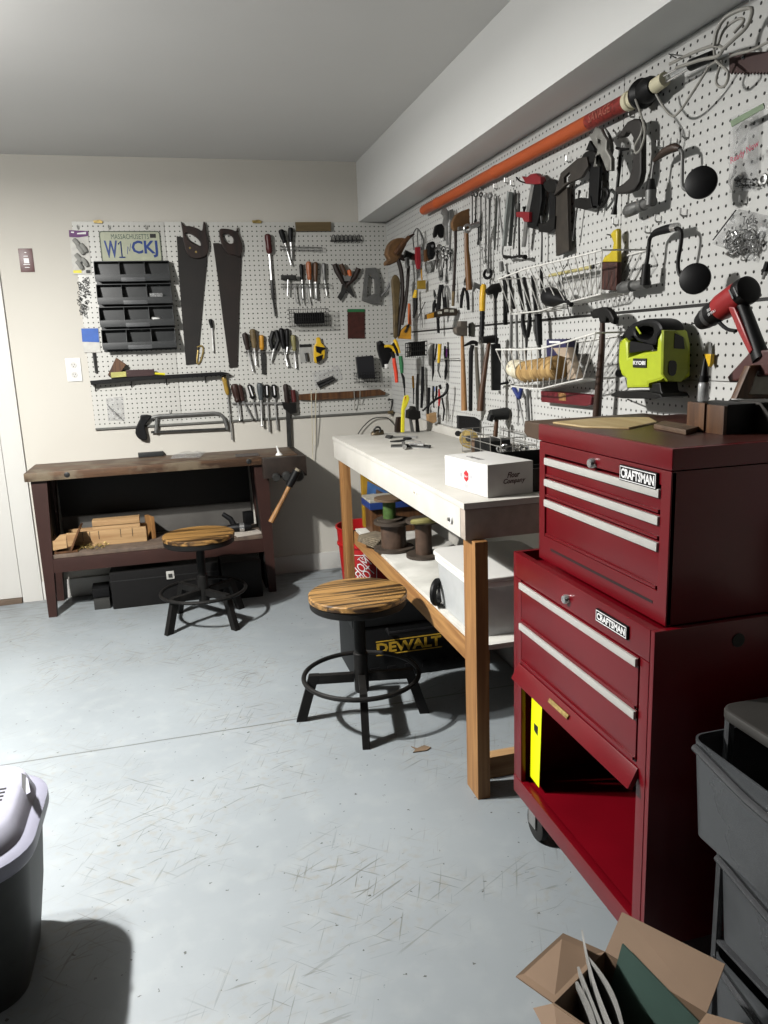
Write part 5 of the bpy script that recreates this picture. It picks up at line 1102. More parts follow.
t.part('nozzle', mb().ptube(R, [(568, 302, .09), (571.5, 304.5, .09)], [2.2, 2.4], 10), blackm)
t.part('cord', mb().ptube(R, [(569, 258, .10), (566, 266, .08), (562, 272, .07), (563, 284, .07), (566, 300, .08), (570, 316, .05)], .55, 6, 3), blackw); t.done()
t = T('dowel_stick', 'pale yellow dowel with dark knob lying behind the upper basket wires', 'stick')
t.part('dowel', mb().ptube(R, [(550, 275.5, .05), (592, 267, .05)], 1.7, 10), M('pale_dowel', (.46, .40, .17), .5))
t.part('knob', mb().sphere(R.hit(593.3, 266.7, .05), .006), ink); t.done()
# lower basket contents
t = T('twine_roll', 'roll of white string at the left end of the twine basket', 'twine')
t.part('string', mb().lathe(R.hit(513, 368, .11), R.hit(524, 371, .11), [(0, .012), (.05, .029), (.5, .033), (.95, .031), (1, .02)], 24), tww); t.done()
t = T('twine_roll', 'big roll of tan sisal twine in the lower wire basket', 'twine')
t.part('twine', mb().lathe(R.hit(523.5, 372, .105), R.hit(561, 367, .105), [(0, .02), (.04, .034), (.1, .036), (.9, .036), (.97, .034), (1, .02)], 28), twine)
m = mb(); random.seed(11)
A0, A1 = R.hit(525, 372, .105), R.hit(559, 367, .105)
for i in range(14):
    c = A0.lerp(A1, random.random()); N_ = (A1-A0).normalized()+Vector((random.uniform(-.35, .35), 0, random.uniform(-.35, .35))); m.torus(c, .0362, .0012, N_, 5, 22)
t.part('loose_strand', m, twine, kind='stuff'); t.done()
t = T('blue_box', 'dark blue and tan box standing behind the twine roll in the lower basket', 'box')
t.part('box', mb().pp(R, [(546.5, 339.5), (566, 339), (566, 360), (546.5, 361)], .02, .05), M('navy', (.02, .018, .07), .5))
t.part('print', mb().pp(R, [(549, 341), (560, 341), (560, 343), (549, 343)], .0501, .0506), whitei); t.done()
t = T('tan_board', 'pale tan sanding board leaning at the right of the twine roll', 'board')
t.part('front', mb().pp(R, [(552.5, 348), (566, 347.5), (576.5, 378), (567, 380), (560, 358)], .06, .085), M('board_pale', (.38, .30, .22), .7)); t.done()
# ---- tools behind and below the baskets
t = T('heavy_hammer', 'black double-faced hammer with thin dark handle left of the upper basket', 'hammer')
FG = gy(495, 290, .08)
t.part('head', mb().ptube(FG, [(487, 292.5, 0), (493, 289, 0), (500, 287.5, 0)], [3.2, 4.8, 4.8], 14), blackm)
t.part('neck', mb().ptube(FG, [(495.5, 291, 0), (495.8, 299, 0)], [4.0, 1.2], 12), blackm)
t.part('handle', mb().ptube(FG, [(495.8, 298, 0), (496.3, 345, 0)], [1.1, 1.0], 8), black); t.done()
t = T('yellow_tool', 'tool with bright yellow-orange grip and black ribbed shaft hanging point down', 'tool')
FY = gy(483, 298, .06)
t.part('grip', mb().ptube(FY, [(484, 284.5, 0), (483.5, 287, 0), (482.5, 298, 0), (482.3, 311, 0)], [2.2, 3.1, 3.2, 3.0], 14), M('grip_yellow', (.62, .36, .01), .4))
m = mb()
prof = []
for i in range(12): prof += [(i/12, .011 if i % 2 else .0085)]
t.part('shaft', m.lathe(FY.hit(482.5, 311, 0), FY.hit(481.5, 340, 0), prof+[(1, .008)], 12), black); t.done()
t = T('putty_knife', 'small steel scraper head behind the yellow grip', 'scraper')
t.part('blade', mb().pp(gy(477, 287, .04), [(474.5, 282), (481, 285), (481, 290), (476.5, 288), (474.2, 292), (473, 290)], 0, .006), gsteel); t.done()
t = T('wooden_mallet', 'big grey square-headed mallet with long tan handle below the seam', 'mallet')
FM = gy(462, 330, .10)
t.part('head', mb().pp(FM, [(456.5, 327.5), (460.3, 326), (460.5, 321), (467.6, 321), (467.6, 336), (460.5, 335.5), (457, 333.5), (456.2, 331)], -.02, .02, bev=.003), M('mallet_grey', (.10, .085, .07), .6, var=.3))
t.part('handle', mb().ptube(FM, [(462.2, 335, 0), (462.8, 355, 0), (463.6, 380, 0), (464.3, 410.5, 0)], [1.7, 2.0, 2.6, 3.2], 12), tanw); t.done()
t = T('bar_stock', 'dark pointed wedge head sitting on the seam right of the mallet', 'wedge')
t.part('wedge', mb().pp(gy(473, 332, .05), [(470, 323.5), (473, 322), (475.5, 325), (475, 337), (470, 336)], 0, .02), M('wedge_olive', (.05, .05, .04), .6)); t.done()
t = T('wrecking_bar', 'black hooked bar with pointed claw hanging beside the tan mallet handle', 'pry bar')
FW_ = gy(472, 350, .06)
t.part('claw', mb().ptube(FW_, [(462.2, 346.6, 0), (467, 344.5, 0), (472, 342.3, 0), (476, 343, 0), (476.5, 346, 0)], [.4, 1.4, 2.0, 2.0, 1.4], 10, 3), black)
t.part('bar', mb().ptube(FW_, [(472.5, 345, 0), (471, 352, 0), (470.7, 375, 0), (470.5, 411, 0)], [2.2, 2.3, 2.2, 2.0], 10), black); t.done()
t = T('ripping_bar', 'grey brown shaft hanging between the black hooked bar and the sledge', 'pry bar')
t.part('bar', mb().ptube(gy(477, 350, .04), [(476, 347, 0), (477, 370, 0), (479, 400, 0), (479.3, 411, 0)], [1.6, 2.0, 2.4, 2.4], 10), M('bar_greybrown', (.10, .09, .07), .6)); t.done()
t = T('sledge_hammer', 'short sledge hammer with black head and slanting brown handle', 'hammer')
FS = gy(488, 340, .09)
t.part('head', mb().ptube(FS, [(482, 340, .0), (496, 338.8, 0)], [3.4, 4.2], 14), blackm)
t.part('handle', mb().ptube(FS, [(489, 342, .0), (485.5, 365, 0), (482.3, 390, 0), (480.5, 411, 0)], [2.0, 2.4, 3.0, 3.4], 12), brownm); t.done()
t = T('rasp', 'wide flat dark file hanging below the seam left of the twine basket', 'file')
FR_ = gy(496, 365, .05)
t.part('blade', mb().pp(FR_, [(492.5, 344), (500.5, 343.5), (501.5, 350), (501, 390.5), (493, 390.5)], 0, .02, bev=.002), M('file_dark', (.02, .02, .022), .5, .3, var=.3))
t.part('tang', mb().ptube(FR_, [(496.5, 344, .01), (498, 338, .01)], [1.8, 1.0], 8), dsteel)
t.part('ring', mb().ptube(FR_, [(499.5, 391, .01), (500, 393.5, .01)], [1.6, 1.2], 8), steel); t.done()
one('straight_edge', mb().pp(gy(505, 292, .03), [(504.3, 276), (507.7, 276), (507.7, 325), (504.3, 325)], 0, .012), black, 'narrow black straight bar hanging behind the left end of the upper basket', 'bar')
for (x0, y0, x1, y1, r, m_, lab) in ((511.5, 315, 510.5, 366, 1.6, gsteel, 'long grey rod hanging below the left end of the upper basket'), (516.5, 315, 517.5, 365, 1.4, gsteel, 'second long grey rod hanging below the upper basket')):
    one('steel_rod', rrod([(x0, y0), (x1, y1)], r, .03), m_, lab, 'rod')
t = T('slip_joint_pliers', 'long black-handled pliers hanging from the upper basket toward the twine', 'pliers')
t.part('handle', mb().ptube(R, [(523, 314, .05), (523, 325, .05), (526, 337, .05)], [1.8, 2.4, 2.0], 10, 2), black)
t.part('handle', mb().ptube(R, [(529.5, 314, .05), (529.5, 325, .05), (527.5, 337, .05)], [1.8, 2.4, 2.0], 10, 2), black)
t.part('jaws', mb().ptube(R, [(526.5, 336, .05), (526.5, 344, .05), (526, 362, .05)], [2.2, 1.4, .6], 8), dsteel); t.done()
t = T('long_nose_pliers', 'black pliers with wide grip hanging right of the long black-handled pliers', 'pliers')
t.part('grip', mb().ptube(R, [(538, 314, .05), (538.5, 328, .05), (539.5, 345, .05)], [3.6, 3.8, 3.0], 10), black)
t.part('nose', mb().ptube(R, [(539.5, 345, .05), (540.5, 362, .05)], [1.8, .7], 8), dsteel); t.done()
t = T('compass_dividers', 'blue-topped steel dividers hanging open under the white string', 'dividers')
t.part('top', mb().ptube(R, [(514, 388, .04), (519, 398, .04)], [2.6, 2.2], 10).ptube(R, [(521.5, 388, .04), (519.5, 398, .04)], [2.2, 2], 10), blue)
t.part('leg', mb().ptube(R, [(517, 397, .04), (518.5, 410, .04), (518, 426, .04)], [1.5, 1.1, .5], 8), steel)
t.part('leg', mb().ptube(R, [(518.5, 398, .035), (521.5, 412, .035), (524.5, 427, .035)], [1.4, 1.0, .5], 8), steel)
t.part('arm', mb().ptube(R, [(498, 384.5, .03), (508, 382.5, .03), (510, 380, .03)], [.9, 1.4, .8], 8), black); t.done()
one('steel_rod', rrod([(527, 389), (529, 422)], 1.6, .02), gsteel, 'plain grey rod hanging right of the blue-topped dividers', 'rod')
# ---- scissors and pliers row on the lower far panel
one('tool_rail', mb().ptube(R, [(431, 359.6, .03), (459.5, 358.5, .03)], .45, 6), steel, 'thin steel rail carrying the row of slim pliers left of the tan mallet', 'rail')
def pen(F, pts, r, m_, label, name='file', cat='file', parts=None):
    t = T(name, label, cat); t.part('body', mb().ptube(F, pts, r, 8, 0, .8), m_)
    for pn, pts2, r2, m2 in (parts or []): t.part(pn, mb().ptube(F, pts2, r2, 8, 0, .8), m2)
    t.done()
FK = gy(442, 360, .04)
pen(FK, [(433.3, 343.5, 0), (433.3, 360, 0), (433.2, 372, 0), (432.3, 381, 0)], [.8, 1.4, 1.6, .3], black, 'leftmost black pointed tool in the slim pliers row', 'scissors', 'scissors', [('handle', [(436.8, 344, 0), (435, 360, 0)], [1, 1], black)])
pen(FK, [(439.8, 344, 0), (439.5, 352, 0), (438.7, 363, 0)], [2.3, 2.2, 1.7], yellow, 'yellow-handled tool in the slim pliers row', 'nippers', 'nippers', [('blade', [(438.8, 362, 0), (438.3, 371, 0), (440.5, 378, 0)], [1.6, 1.2, .5], gsteel)])
pen(FK, [(445, 346, 0), (445, 354, 0), (446.5, 364, 0), (446, 372, 0), (445, 380, 0)], [1.2, 1.9, 1.5, 2.2, .8], black, 'black pliers with purple tint in the middle of the slim row', 'pliers', 'pliers', [('inlay', [(446.8, 349, .01), (446.6, 357, .01)], [.9, .9], purple)])
pen(FK, [(447.8, 342, 0), (448.5, 352, 0), (450, 365, 0), (450.2, 374.5, 0)], [.8, 1.2, 1.4, .7], black, 'slim black pliers fourth in the row', 'pliers', 'pliers', [('handle', [(451, 341.5, 0), (451.5, 357, 0)], [.9, 1.0], black)])
pen(FK, [(456, 338, 0), (455, 352, 0), (453.3, 372, 0), (453.8, 385, 0)], [2.0, 2.2, 2.2, 1.4], black, 'longest black shears at the right end of the slim row', 'shears', 'shears', [('blade', [(457, 358, 0), (457.3, 386, 0)], [.9, .4], dsteel)])
pen(FK, [(429, 387.5, 0), (428.7, 400, 0), (428, 414, 0)], [1.8, 1.9, 1.3], black, 'black handle at the left of the lowest pliers group', 'pliers', 'pliers')
pen(FK, [(433.2, 386, 0), (433, 396, 0), (434, 408, 0)], [1.0, 1.4, .5], black, 'black scissors with blue tint in the lowest pliers group', 'scissors', 'scissors', [('handle', [(436.6, 386, 0), (436.5, 395, 0), (434.5, 402, 0)], [1.0, 1.4, .8], black), ('inlay', [(434.8, 387, .01), (434.8, 391, .01)], [.6, .6], blueC)])
pen(FK, [(439, 389, 0), (439.5, 399, 0), (439, 406, 0)], [1.0, 1.7, 1.0], redd, 'red and black pliers in the lowest pliers group', 'pliers', 'pliers', [('jaw', [(439.5, 385, 0), (441, 389, 0)], [1.8, 1.4], blackm), ('handle', [(438.8, 406, 0), (437.8, 417.5, 0)], [1.0, .8], black), ('lever', [(442, 398, 0), (444.3, 410, 0), (443, 421, 0)], [1.1, 1.2, .9], black)])
pen(FK, [(452.8, 393.5, 0), (451.5, 405, 0), (450.3, 419, 0)], [1.0, 1.2, .9], black, 'slim black pliers right of the red ones', 'pliers', 'pliers', [('handle', [(454, 394, 0), (453.8, 408, 0), (453, 420, 0)], [.9, 1.1, .6], dsteel)])
pen(FK, [(457.5, 394, 0), (458.2, 404, 0), (458.7, 416, 0)], [.8, .9, .5], gsteel, 'thin grey spike beside the tan mallet handle', 'awl', 'awl')
# curved bar crossing
one('crow_bar', mb().ptube(gy(437, 398, .10), [(422.5, 411, 0), (428, 406, 0), (435, 400, 0), (443, 395.5, 0), (446.5, 391, 0), (447.5, 386, 0), (446.5, 383.5, 0)], [.9, 1.1, 1.2, 1.3, 1.6, 1.8, 1.2], 10, 3), black, 'thin curved black bar crossing diagonally in front of the lowest pliers', 'bar')
# files hanging in the corner
FQ = gy(420, 390, .05)
pen(FQ, [(417.8, 374, 0), (417.3, 390, 0), (417.2, 412, 0)], [1.3, 2.1, 2.0], dsteel, 'wide dark file hanging left of the tallest file')
pen(FQ, [(422.7, 366.5, 0), (422.4, 390, 0), (421.5, 408, 0)], [1.9, 2.0, 1.6], black, 'tallest dark file hanging near the corner')
pen(FQ, [(412.8, 376, -.02), (413.5, 388, -.02)], [1.3, 1.4], amber, 'slim file with amber handle left of the dark files', parts=[('blade', [(413.6, 388, -.02), (413.5, 404, -.02)], [.9, .6], dsteel)])
# ---- black basket with bits and clamps in the corner
FC = gy(416, 350, .11)
t = T('wire_basket', 'black wire basket full of drill bits on the right wall by the corner', 'basket')
m = mb()
for i in range(4):
    m.ptube(FC, [(405.5, 343.5+i*4.3, 0), (427, 341+i*4.6, 0)], .5, 5)
for i in range(12):
    x = 405.5+i*1.95; m.ptube(FC, [(x, 343.3-i*.2, 0), (x, 357.5+i*.1, 0)], .4, 5)
m.ptube(FC, [(405.5, 343.5, 0), (407, 343, -.09)], .5, 5).ptube(FC, [(427, 341, 0), (425, 341, -.09)], .5, 5)
t.part('wires', m, blackw); t.done()
one('bit_box', mb().pp(FC, [(411, 342), (425.5, 341), (425.5, 355.5), (412, 356.5)], -.06, -.008, bev=.004), black, 'black box of bits inside the corner wire basket', 'box')
t = T('drill_bits', 'steel bits sticking up at the left of the corner wire basket', 'bits')
for x, y in ((406.5, 350), (409, 347), (410.5, 352), (407.8, 354)): t.part('bit', mb().ptube(FC, [(x, y+3, -.015), (x+1, y-3, -.012)], [.9, .5], 6), steel)
t.done()
FC2 = gy(398, 350, .16)
t = T('quick_clamp', 'orange and black quick-grip clamp sticking out from the corner', 'clamp')
t.part('body', mb().pp(FC2, [(377.8, 342), (381, 340.5), (384, 343.5), (386.5, 345), (394, 344.5), (394, 352), (390, 360), (387, 367), (383.5, 367.5), (382, 362), (379.5, 355), (378, 349)], -.03, 0, bev=.003), black)
t.part('trigger', mb().ptube(FC2, [(384.5, 346.5, .004), (389, 346, .004), (393, 348, .004), (395.5, 353, .004)], [1.3, 1.5, 1.6, 1.6], 8, 2), yellow)
t.part('knob', mb().ptube(FC2, [(380, 341.5, .004), (380.5, 344.5, .004)], 2.6, 12), black)
t.part('pad', mb().pp(FC2, [(385, 364.5), (388, 364), (387.5, 368), (385.5, 368.2)], .0, .012), white); t.done()
t = T('quick_clamp', 'amber jawed clamp standing at the very corner beside the orange one', 'clamp')
t.part('jaw', mb().ptube(FC2, [(394.5, 339.5, .03), (396, 343, .03), (398, 348, .03), (399.5, 353, .03)], [1.6, 2.0, 1.6, 1.4], 8, 2), yellow)
t.part('bar', mb().ptube(FC2, [(393, 343, .03), (396.5, 350, .03), (398, 356, .03)], [1.4, 1.6, 1.2], 8), black); t.done()
t = T('pliers', 'pliers handle in bright red-orange hanging in the corner', 'pliers')
t.part('handle', mb().ptube(FC2, [(394, 358, .04), (394.5, 364, .04), (396, 372, .04), (396.6, 382.5, .04)], [1.7, 2.0, 2.0, 1.7], 10, 2), redh)
t.part('head', mb().ptube(FC2, [(392, 352, .04), (394, 358, .04)], [2.4, 1.8], 8), blackm); t.done()
t = T('screwdriver', 'green-handled screwdriver pointing down in the corner', 'screwdriver')
t.part('handle', mb().ptube(FC2, [(400.5, 356, .05), (401.5, 364, .05), (402, 373, .05)], [2.0, 2.2, 1.6], 10), green)
t.part('sleeve', mb().ptube(FC2, [(401.5, 373, .05), (403.5, 378, .05), (404.5, 388, .05)], [1.0, 1.5, 1.1], 8), black)
t.part('shaft', mb().ptube(FC2, [(404.5, 388, .05), (405, 397, .05)], [.7, .6], 8), black); t.done()
# ================================================================== on the white bench
def on(x, y, z=.8805): return FZ(z).hit(x, y)
# corner cluster on the far end of the bench
FN = GY(-.80)
zb_ = .8805
def stand(name, label, cat, F, parts): 
    t = T(name, label, cat)
    for p in parts: t.part(*p)
    t.done()
stand('pry_bar', 'bright yellow flat pry bar standing upright at the far end of the white bench', 'pry bar', FN,
      [('bar', mb().pp(FN, [(405, 396), (408.5, 395), (409.7, 399), (408, 404), (405, 410), (404.7, 432.5), (401.5, 432.5), (402, 409), (403.5, 401)], 0, .018, bev=.003), yel2),
       ('red_mark', mb().pp(FN, [(404.6, 397), (406.2, 396.5), (404.6, 401.5)], .018, .0188), redd)])
stand('wood_wedge', 'dark brown wooden block leaning behind the yellow pry bar', 'block', FN,
      [('block', mb().pp(GY(-.75), [(397.5, 417.5), (402, 417), (403.5, 432), (395.8, 432.3), (396, 427)], 0, .03, bev=.002), brownd)])
stand('drill_press_vise', 'black iron vise with grey legs at the far end of the white bench', 'vise', FN,
      [('body', mb().pp(FN, [(408.5, 411), (412, 409), (412.5, 406.5), (415.5, 406.5), (416.5, 410), (420.5, 411), (421, 418), (417.5, 420), (413, 420), (408, 418.5)], 0, .05, bev=.004), blackm),
       ('leg', mb().pp(FN, [(409.5, 418), (412, 418.5), (414.5, 432), (411.5, 432)], .005, .02), gsteel),
       ('leg', mb().pp(FN, [(416, 419), (418.5, 418.5), (420, 432), (416.5, 432)], .005, .02), blackm)])
stand('small_wood_block', 'small light wooden block on the backsplash board near the corner', 'block', FN,
      [('block', mb().pp(GY(-.86), [(428, 414), (436.5, 412.5), (437, 421.5), (433, 423.5), (428.2, 421)], 0, .03, bev=.002), tanx)])
t = T('small_clamp', 'thin black wire clamp hanging at the corner under the back pegboard', 'clamp')
FX = GY(-.03)
t.part('frame', mb().ptube(FX, [(388, 400, 0), (392.5, 399.5, 0), (392, 405, 0), (390.5, 412, 0), (395, 413, 0)], .9, 8).ptube(FX, [(392, 400, 0), (398.5, 401, 0), (399, 412, 0)], .6, 6), blackw)
t.part('block', mb().ptube(FX, [(388, 412.5, 0), (393, 412, 0)], 1.7, 8), olive); t.done()
one('bent_wire', mb().ptube(GY(-.02), [(358, 434, 0), (363, 427, 0), (373, 418.5, 0), (386, 417.5, 0), (391, 421, 0), (397, 428, 0)], .5, 6, 3), blackw, 'long thin bent black wire on the back wall behind the white bench', 'wire')
stand('hose_fitting', 'small dark brass fitting at the far edge of the white bench', 'fitting', FN,
      [('body', mb().lathe(on(371.5, 435.2), on(371.5, 435.2)+Vector((.06, 0, .012)), [(0, .012), (.3, .022), (.6, .02), (1, .012)], 14), M('fit_dark', (.10, .075, .045), .4, .5)), ('ring', mb().torus(on(377, 435)+Vector((0, -.01, .025)), .016, .005, (0, 1, .3), 8, 16), dsteel)])
# scissors, wrench and blades lying on the bench
stand('scissors', 'small scissors with black ring handle lying on the white bench', 'scissors', None,
      [('handle', mb().torus(on(407.5, 438.5, .888), .016, .005, (0, 0, 1), 8, 16), black), ('blade', mb().tube([on(405, 440, .886), on(398, 441.3, .884), on(390, 441.5, .884)], [.005, .008, .003], 8, False, .35), dsteel), ('blade', mb().tube([on(406, 440.5, .884), on(414, 441, .884), on(421, 441.5, .884)], [.004, .004, .002], 8, False, .4), steel)])
stand('adjustable_wrench', 'small bright adjustable wrench at the back of the pile on the bench', 'wrench', None,
      [('shank', mb().tube([on(392, 437, .886), on(405, 436.5, .885), on(417, 437.3, .885)], [.006, .005, .006], 8, False, .5), steel), ('head', mb().tube([on(386.5, 436.3, .887), on(391.5, 437.3, .887)], [.010, .012], 8, False, .5), dsteel)])
stand('flat_file', 'flat dark blade lying at the front of the tools on the white bench', 'blade', None,
      [('blade', mb().tube([on(391, 446.2, .8845), on(410, 446, .8845), on(430, 447.2, .8845)], [.010, .012, .012], 8, False, .3), dsteel), ('clip', mb().tube([on(403.5, 443, .893), on(404.5, 447, .893)], [.008, .010], 8), chrome)])
stand('steel_punch', 'bright steel punch lying across the dark blade on the bench', 'punch', None, [('rod', mb().tube([on(409, 444, .895), on(424, 444.8, .894)], [.004, .007], 8), chrome)])
# black brush and knob on the backsplash
t = T('wall_brush', 'black bristled block hanging on the right wall just above the backsplash', 'brush')
FB2 = gy(468, 424, .06)
t.part('block', mb().pp(FB2, [(458.3, 415.5), (475, 417), (478.5, 419), (480.3, 421), (480, 433), (477, 432.5), (458.3, 428.5)], 0, .022, bev=.003), M('brush_black', (.012, .012, .013), .7, var=.6, vs=200))
t.done()
stand('knob', 'tiny black knob fixed on the backsplash under the black brush', 'knob', None, [('stem', mb().lathe(R.hit(459.5, 433.5, .02), R.hit(457.5, 433.5, .05), [(0, .006), (.5, .006), (.55, .013), (1, .012)], 12), black)])
# wire basket on the bench at the wall
t = T('wire_basket', 'grey wire basket of small hardware at the back of the white bench', 'basket')
p0, p1 = on(474, 453), on(518, 462)
bxa, bxb, bya, byb = -.17, -.035, -1.60, -1.98
m = mb(); r_ = .0018
for z in (.886, .915, .945, .975):
    m.tube([(bxa, bya, z), (bxb, bya, z), (bxb, byb, z), (bxa, byb, z)], r_, 5, True)
for i in range(5):
    y = bya+(byb-bya)*i/4; m.tube([(bxa, y, .975), (bxa, y, .884), (bxb, y, .884), (bxb, y, .975)], r_, 5)
for i in range(1, 3):
    x = bxa+(bxb-bxa)*i/3; m.tube([(x, bya, .975), (x, bya, .884), (x, byb, .884), (x, byb, .975)], r_, 5)
t.part('wires', m, M('basket_grey', (.30, .29, .27), .4, .4)); t.done()
one('black_charger', mb().box((-.11, -1.76, .918), (.09, .12, .058), .1, .006), black, 'black plastic block inside the bench wire basket', 'charger')
t = T('padlocks', 'heap of keys and shiny rings inside the bench wire basket', 'keys'); random.seed(9)
for i in range(16):
    c = Vector((-.11+random.uniform(-.04, .05), -1.90+random.uniform(-.05, .05), .897+random.uniform(0, .05)))
    t.part('ring', mb().torus(c, random.uniform(.009, .018), .003, (random.uniform(-1, 1), random.uniform(-1, 1), random.uniform(-1, 1)), 6, 14), chrome if i % 2 else dsteel)
t.done()
c = R.hit(468.5, 440.5, .20)
t = T('wire_brush_disc', 'brass and steel wire wheel standing left of the bench wire basket', 'wire wheel')
cw = on(469, 449)+Vector((0, 0, .042)); nv = Vector((-.5, -.85, .15)).normalized()
t.part('wheel', mb().lathe(cw-nv*.008, cw+nv*.008, [(0, .012), (.1, .038), (.9, .038), (1, .012)], 28), brass)
t.part('hub', mb().lathe(cw-nv*.010, cw+nv*.012, [(0, .014), (1, .012)], 16), dsteel); t.done()
t = T('hardware_can', 'small rusty can of bits between the wire wheel and the black block', 'can')
q = on(478, 452); t.part('can', mb().lathe(q, q+Vector((0, 0, .055)), [(0, .026), (.95, .026), (1, .024)], 18), M('rusty', (.14, .09, .06), .5, .3, var=.5, vs=40)); t.done()
t = T('rubber_mallet', 'rubber mallet standing head up at the back of the white bench', 'mallet')
FMl = GY(-1.69)
t.part('head', mb().ptube(FMl, [(490.5, 415, 0), (507, 413.5, -.0)], [5.2, 6.2], 20), rub)
t.part('neck', mb().ptube(FMl, [(491.5, 415, .035), (489.5, 421, .035)], [3.6, 3.2], 12), black)
t.part('handle', mb().ptube(FMl, [(497, 415, 0), (496, 428, 0), (494.8, 441, 0)], [2.0, 2.2, 2.5], 12), brownm); t.done()
# white carton on the bench
bc = Vector((-.3795, -2.362, 0)); an = math.radians(9)
t = T('white_carton', 'white cardboard box with red emblem and dark script on the white bench', 'carton')
Rz = Matrix.Rotation(an, 3, 'Z'); ca, sa = math.cos(an), math.sin(an)
t.part('body', mb().box((-.38, -2.363, .881+.046), (.148, .25, .092), an*.95, .002), M('white_carton', (.62, .61, .59), .6, var=.03))
AF = Fr(Vector((-.38, -2.363, .881))-Vector((ca, sa, 0))*.0742, (sa, -ca, 0), (0, 0, 1))
BF = Fr(Vector((-.38, -2.363, .881))-Vector((-sa, ca, 0))*.1252, (ca, sa, 0), (0, 0, 1))
hexa = [(.006+.014*math.cos(PI/6+k*PI/3), .046+.017*math.sin(PI/6+k*PI/3)) for k in range(6)]
t.part('emblem', mb().poly(AF, hexa, 0, .0008, bev=0), inkr)
t.part('emblem_text', mb().text(AF, 'Flavor', -.003, .015, .042, .049, .0009, .0004), whitei)
t.part('faint_print', mb().fbox(AF, -.03, -.018, .04, .052, 0, .0005, 0).fbox(AF, .028, .040, .042, .052, 0, .0005, 0).fbox(AF, -.004, .012, .010, .022, 0, .0005, 0), M('faint_grey', (.46, .46, .48), .6))
t.part('script_top', mb().text(BF, 'Flour', -.012, .030, .050, .066, .0, .0006, shear=.35, bold=.01), M('script_brown', (.05, .012, .01), .6))
t.part('script_bottom', mb().text(BF, 'Company', -.024, .048, .030, .048, .0, .0006, shear=.35, bold=.01), M('script_brown', (.05, .012, .01)))
TFp = Fr((-.38, -2.363, .9732), (sa, -ca, 0), (ca, sa, 0))
t.part('top_print', mb().text(TFp, 'Company', -.06, .03, -.045, -.02, .0, .0005, shear=.3), M('faint_grey2', (.25, .24, .24), .6)); t.done()
t = T('black_tray', 'open black tray between the white carton and the red tool chest', 'tray')
tx0, tx1, ty0, ty1 = -.285, -.055, -2.47, -2.16
t.part('floor', mb().bx(tx0, tx1, ty0, ty1, .881, .886, .001), black)
t.part('side', mb().bx(tx0, tx0+.006, ty0, ty1, .8862, .948, .001), M('tray_black', (.02, .017, .014), .5))
t.part('side', mb().bx(tx1-.006, tx1, ty0, ty1, .8862, .955, .001), black)
t.part('end', mb().bx(tx0+.0062, tx1-.0062, ty0, ty0+.006, .8862, .948, .001), M('tray_black', (.02, .017, .014)))
t.part('end', mb().bx(tx0+.0062, tx1-.0062, ty1-.006, ty1, .8862, .955, .001), black)
t.part('divider', mb().bx(tx0+.0062, tx1-.0062, -2.33, -2.325, .8862, .935, .001), black); t.done()
one('grey_cloth', mb().box((-.17, -2.40, .897), (.10, .09, .02), .3, .006), M('cloth_grey', (.25, .25, .26), .8, var=.3), 'crumpled grey cloth inside the black tray', 'cloth')
# ================================================================== on the bench shelf and under it
t = T('storage_tote', 'translucent white plastic storage tote with lid on the bench shelf', 'storage tote')
def rr_box(x0, x1, y0, y1, r): return rrect(x0, x1, y0, y1, r, 6)
def walls(x0, x1, y0, y1, z0, z1, taper_, th, r=.04):
    m = mb(); L = rr_box(x0, x1, y0, y1, r); cx, cy = (x0+x1)/2, (y0+y1)/2; rings = []
    for (z, s_, o) in ((z1, 1, 0), (z0, 1-taper_, 0), (z0+th, 1-taper_, th), (z1, 1, th)):
        rings.append([m.bm.verts.new((cx+(x-cx)*s_*(1-o/(x1-x0)*2), cy+(y-cy)*s_*(1-o/(y1-y0)*2), z)) for x, y in L])
    n = len(L)
    for a, b in ((0, 1), (2, 3), (3, 0)):
        for k in range(n): m.bm.faces.new((rings[a][k], rings[a][(k+1) % n], rings[b][(k+1) % n], rings[b][k]))
    m.bm.faces.new(rings[1]); m.bm.faces.new(rings[2]); return m
t.part('bin', walls(-.44, -.14, -2.405, -2.03, .4335, .607, .06, .003), clearg)
t.part('rim', mb().poly(FZ(0), rr_box(-.447, -.133, -2.412, -2.023, .045), .590, .607, [rr_box(-.438, -.142, -2.403, -2.032, .04)], .002), white)
t.part('lid', mb().poly(FZ(0), rr_box(-.452, -.128, -2.417, -2.018, .048), .608, .622, bev=.004), M('lid_white', (.66, .65, .62), .4, var=.02))
t.part('lid_handle', mb().tube([(-.40, -2.33, .6235), (-.37, -2.27, .6235), (-.33, -2.20, .6235)], .003, 6), ink); t.done()
t = T('tote_contents', 'pale packages with blue print inside the storage tote', 'packages')
t.part('package', mb().box((-.36, -2.25, .485), (.10, .16, .09), .2, .01), M('pkg_cream', (.60, .57, .45), .7, var=.2, vs=40))
t.part('package', mb().box((-.40, -2.30, .545), (.03, .07, .03), .6, .004), M('pkg_blue', (.03, .04, .35), .6)); t.done()
one('tape_roll', mb().torus(on(437, 592, .482), .036, .012, (.6, -.5, 0), 10, 24), black, 'black round tape roll standing left of the storage tote', 'tape')
def spool(x, y, r, h, core, label, cm_):
    t = T('cable_spool', label, 'spool'); b = FZ(.4335).hit(x, y)
    t.part('flange', mb().lathe(b, b+Vector((0, 0, .012)), [(0, r), (1, r)], 32), rubs)
    t.part('core', mb().lathe(b+Vector((0, 0, .0121)), b+Vector((0, 0, h-.0121)), [(0, core), (1, core)], 24), cm_)
    t.part('flange', mb().lathe(b+Vector((0, 0, h-.012)), b+Vector((0, 0, h)), [(0, r*.96), (1, r*.96)], 32), rubs); t.done(); return b
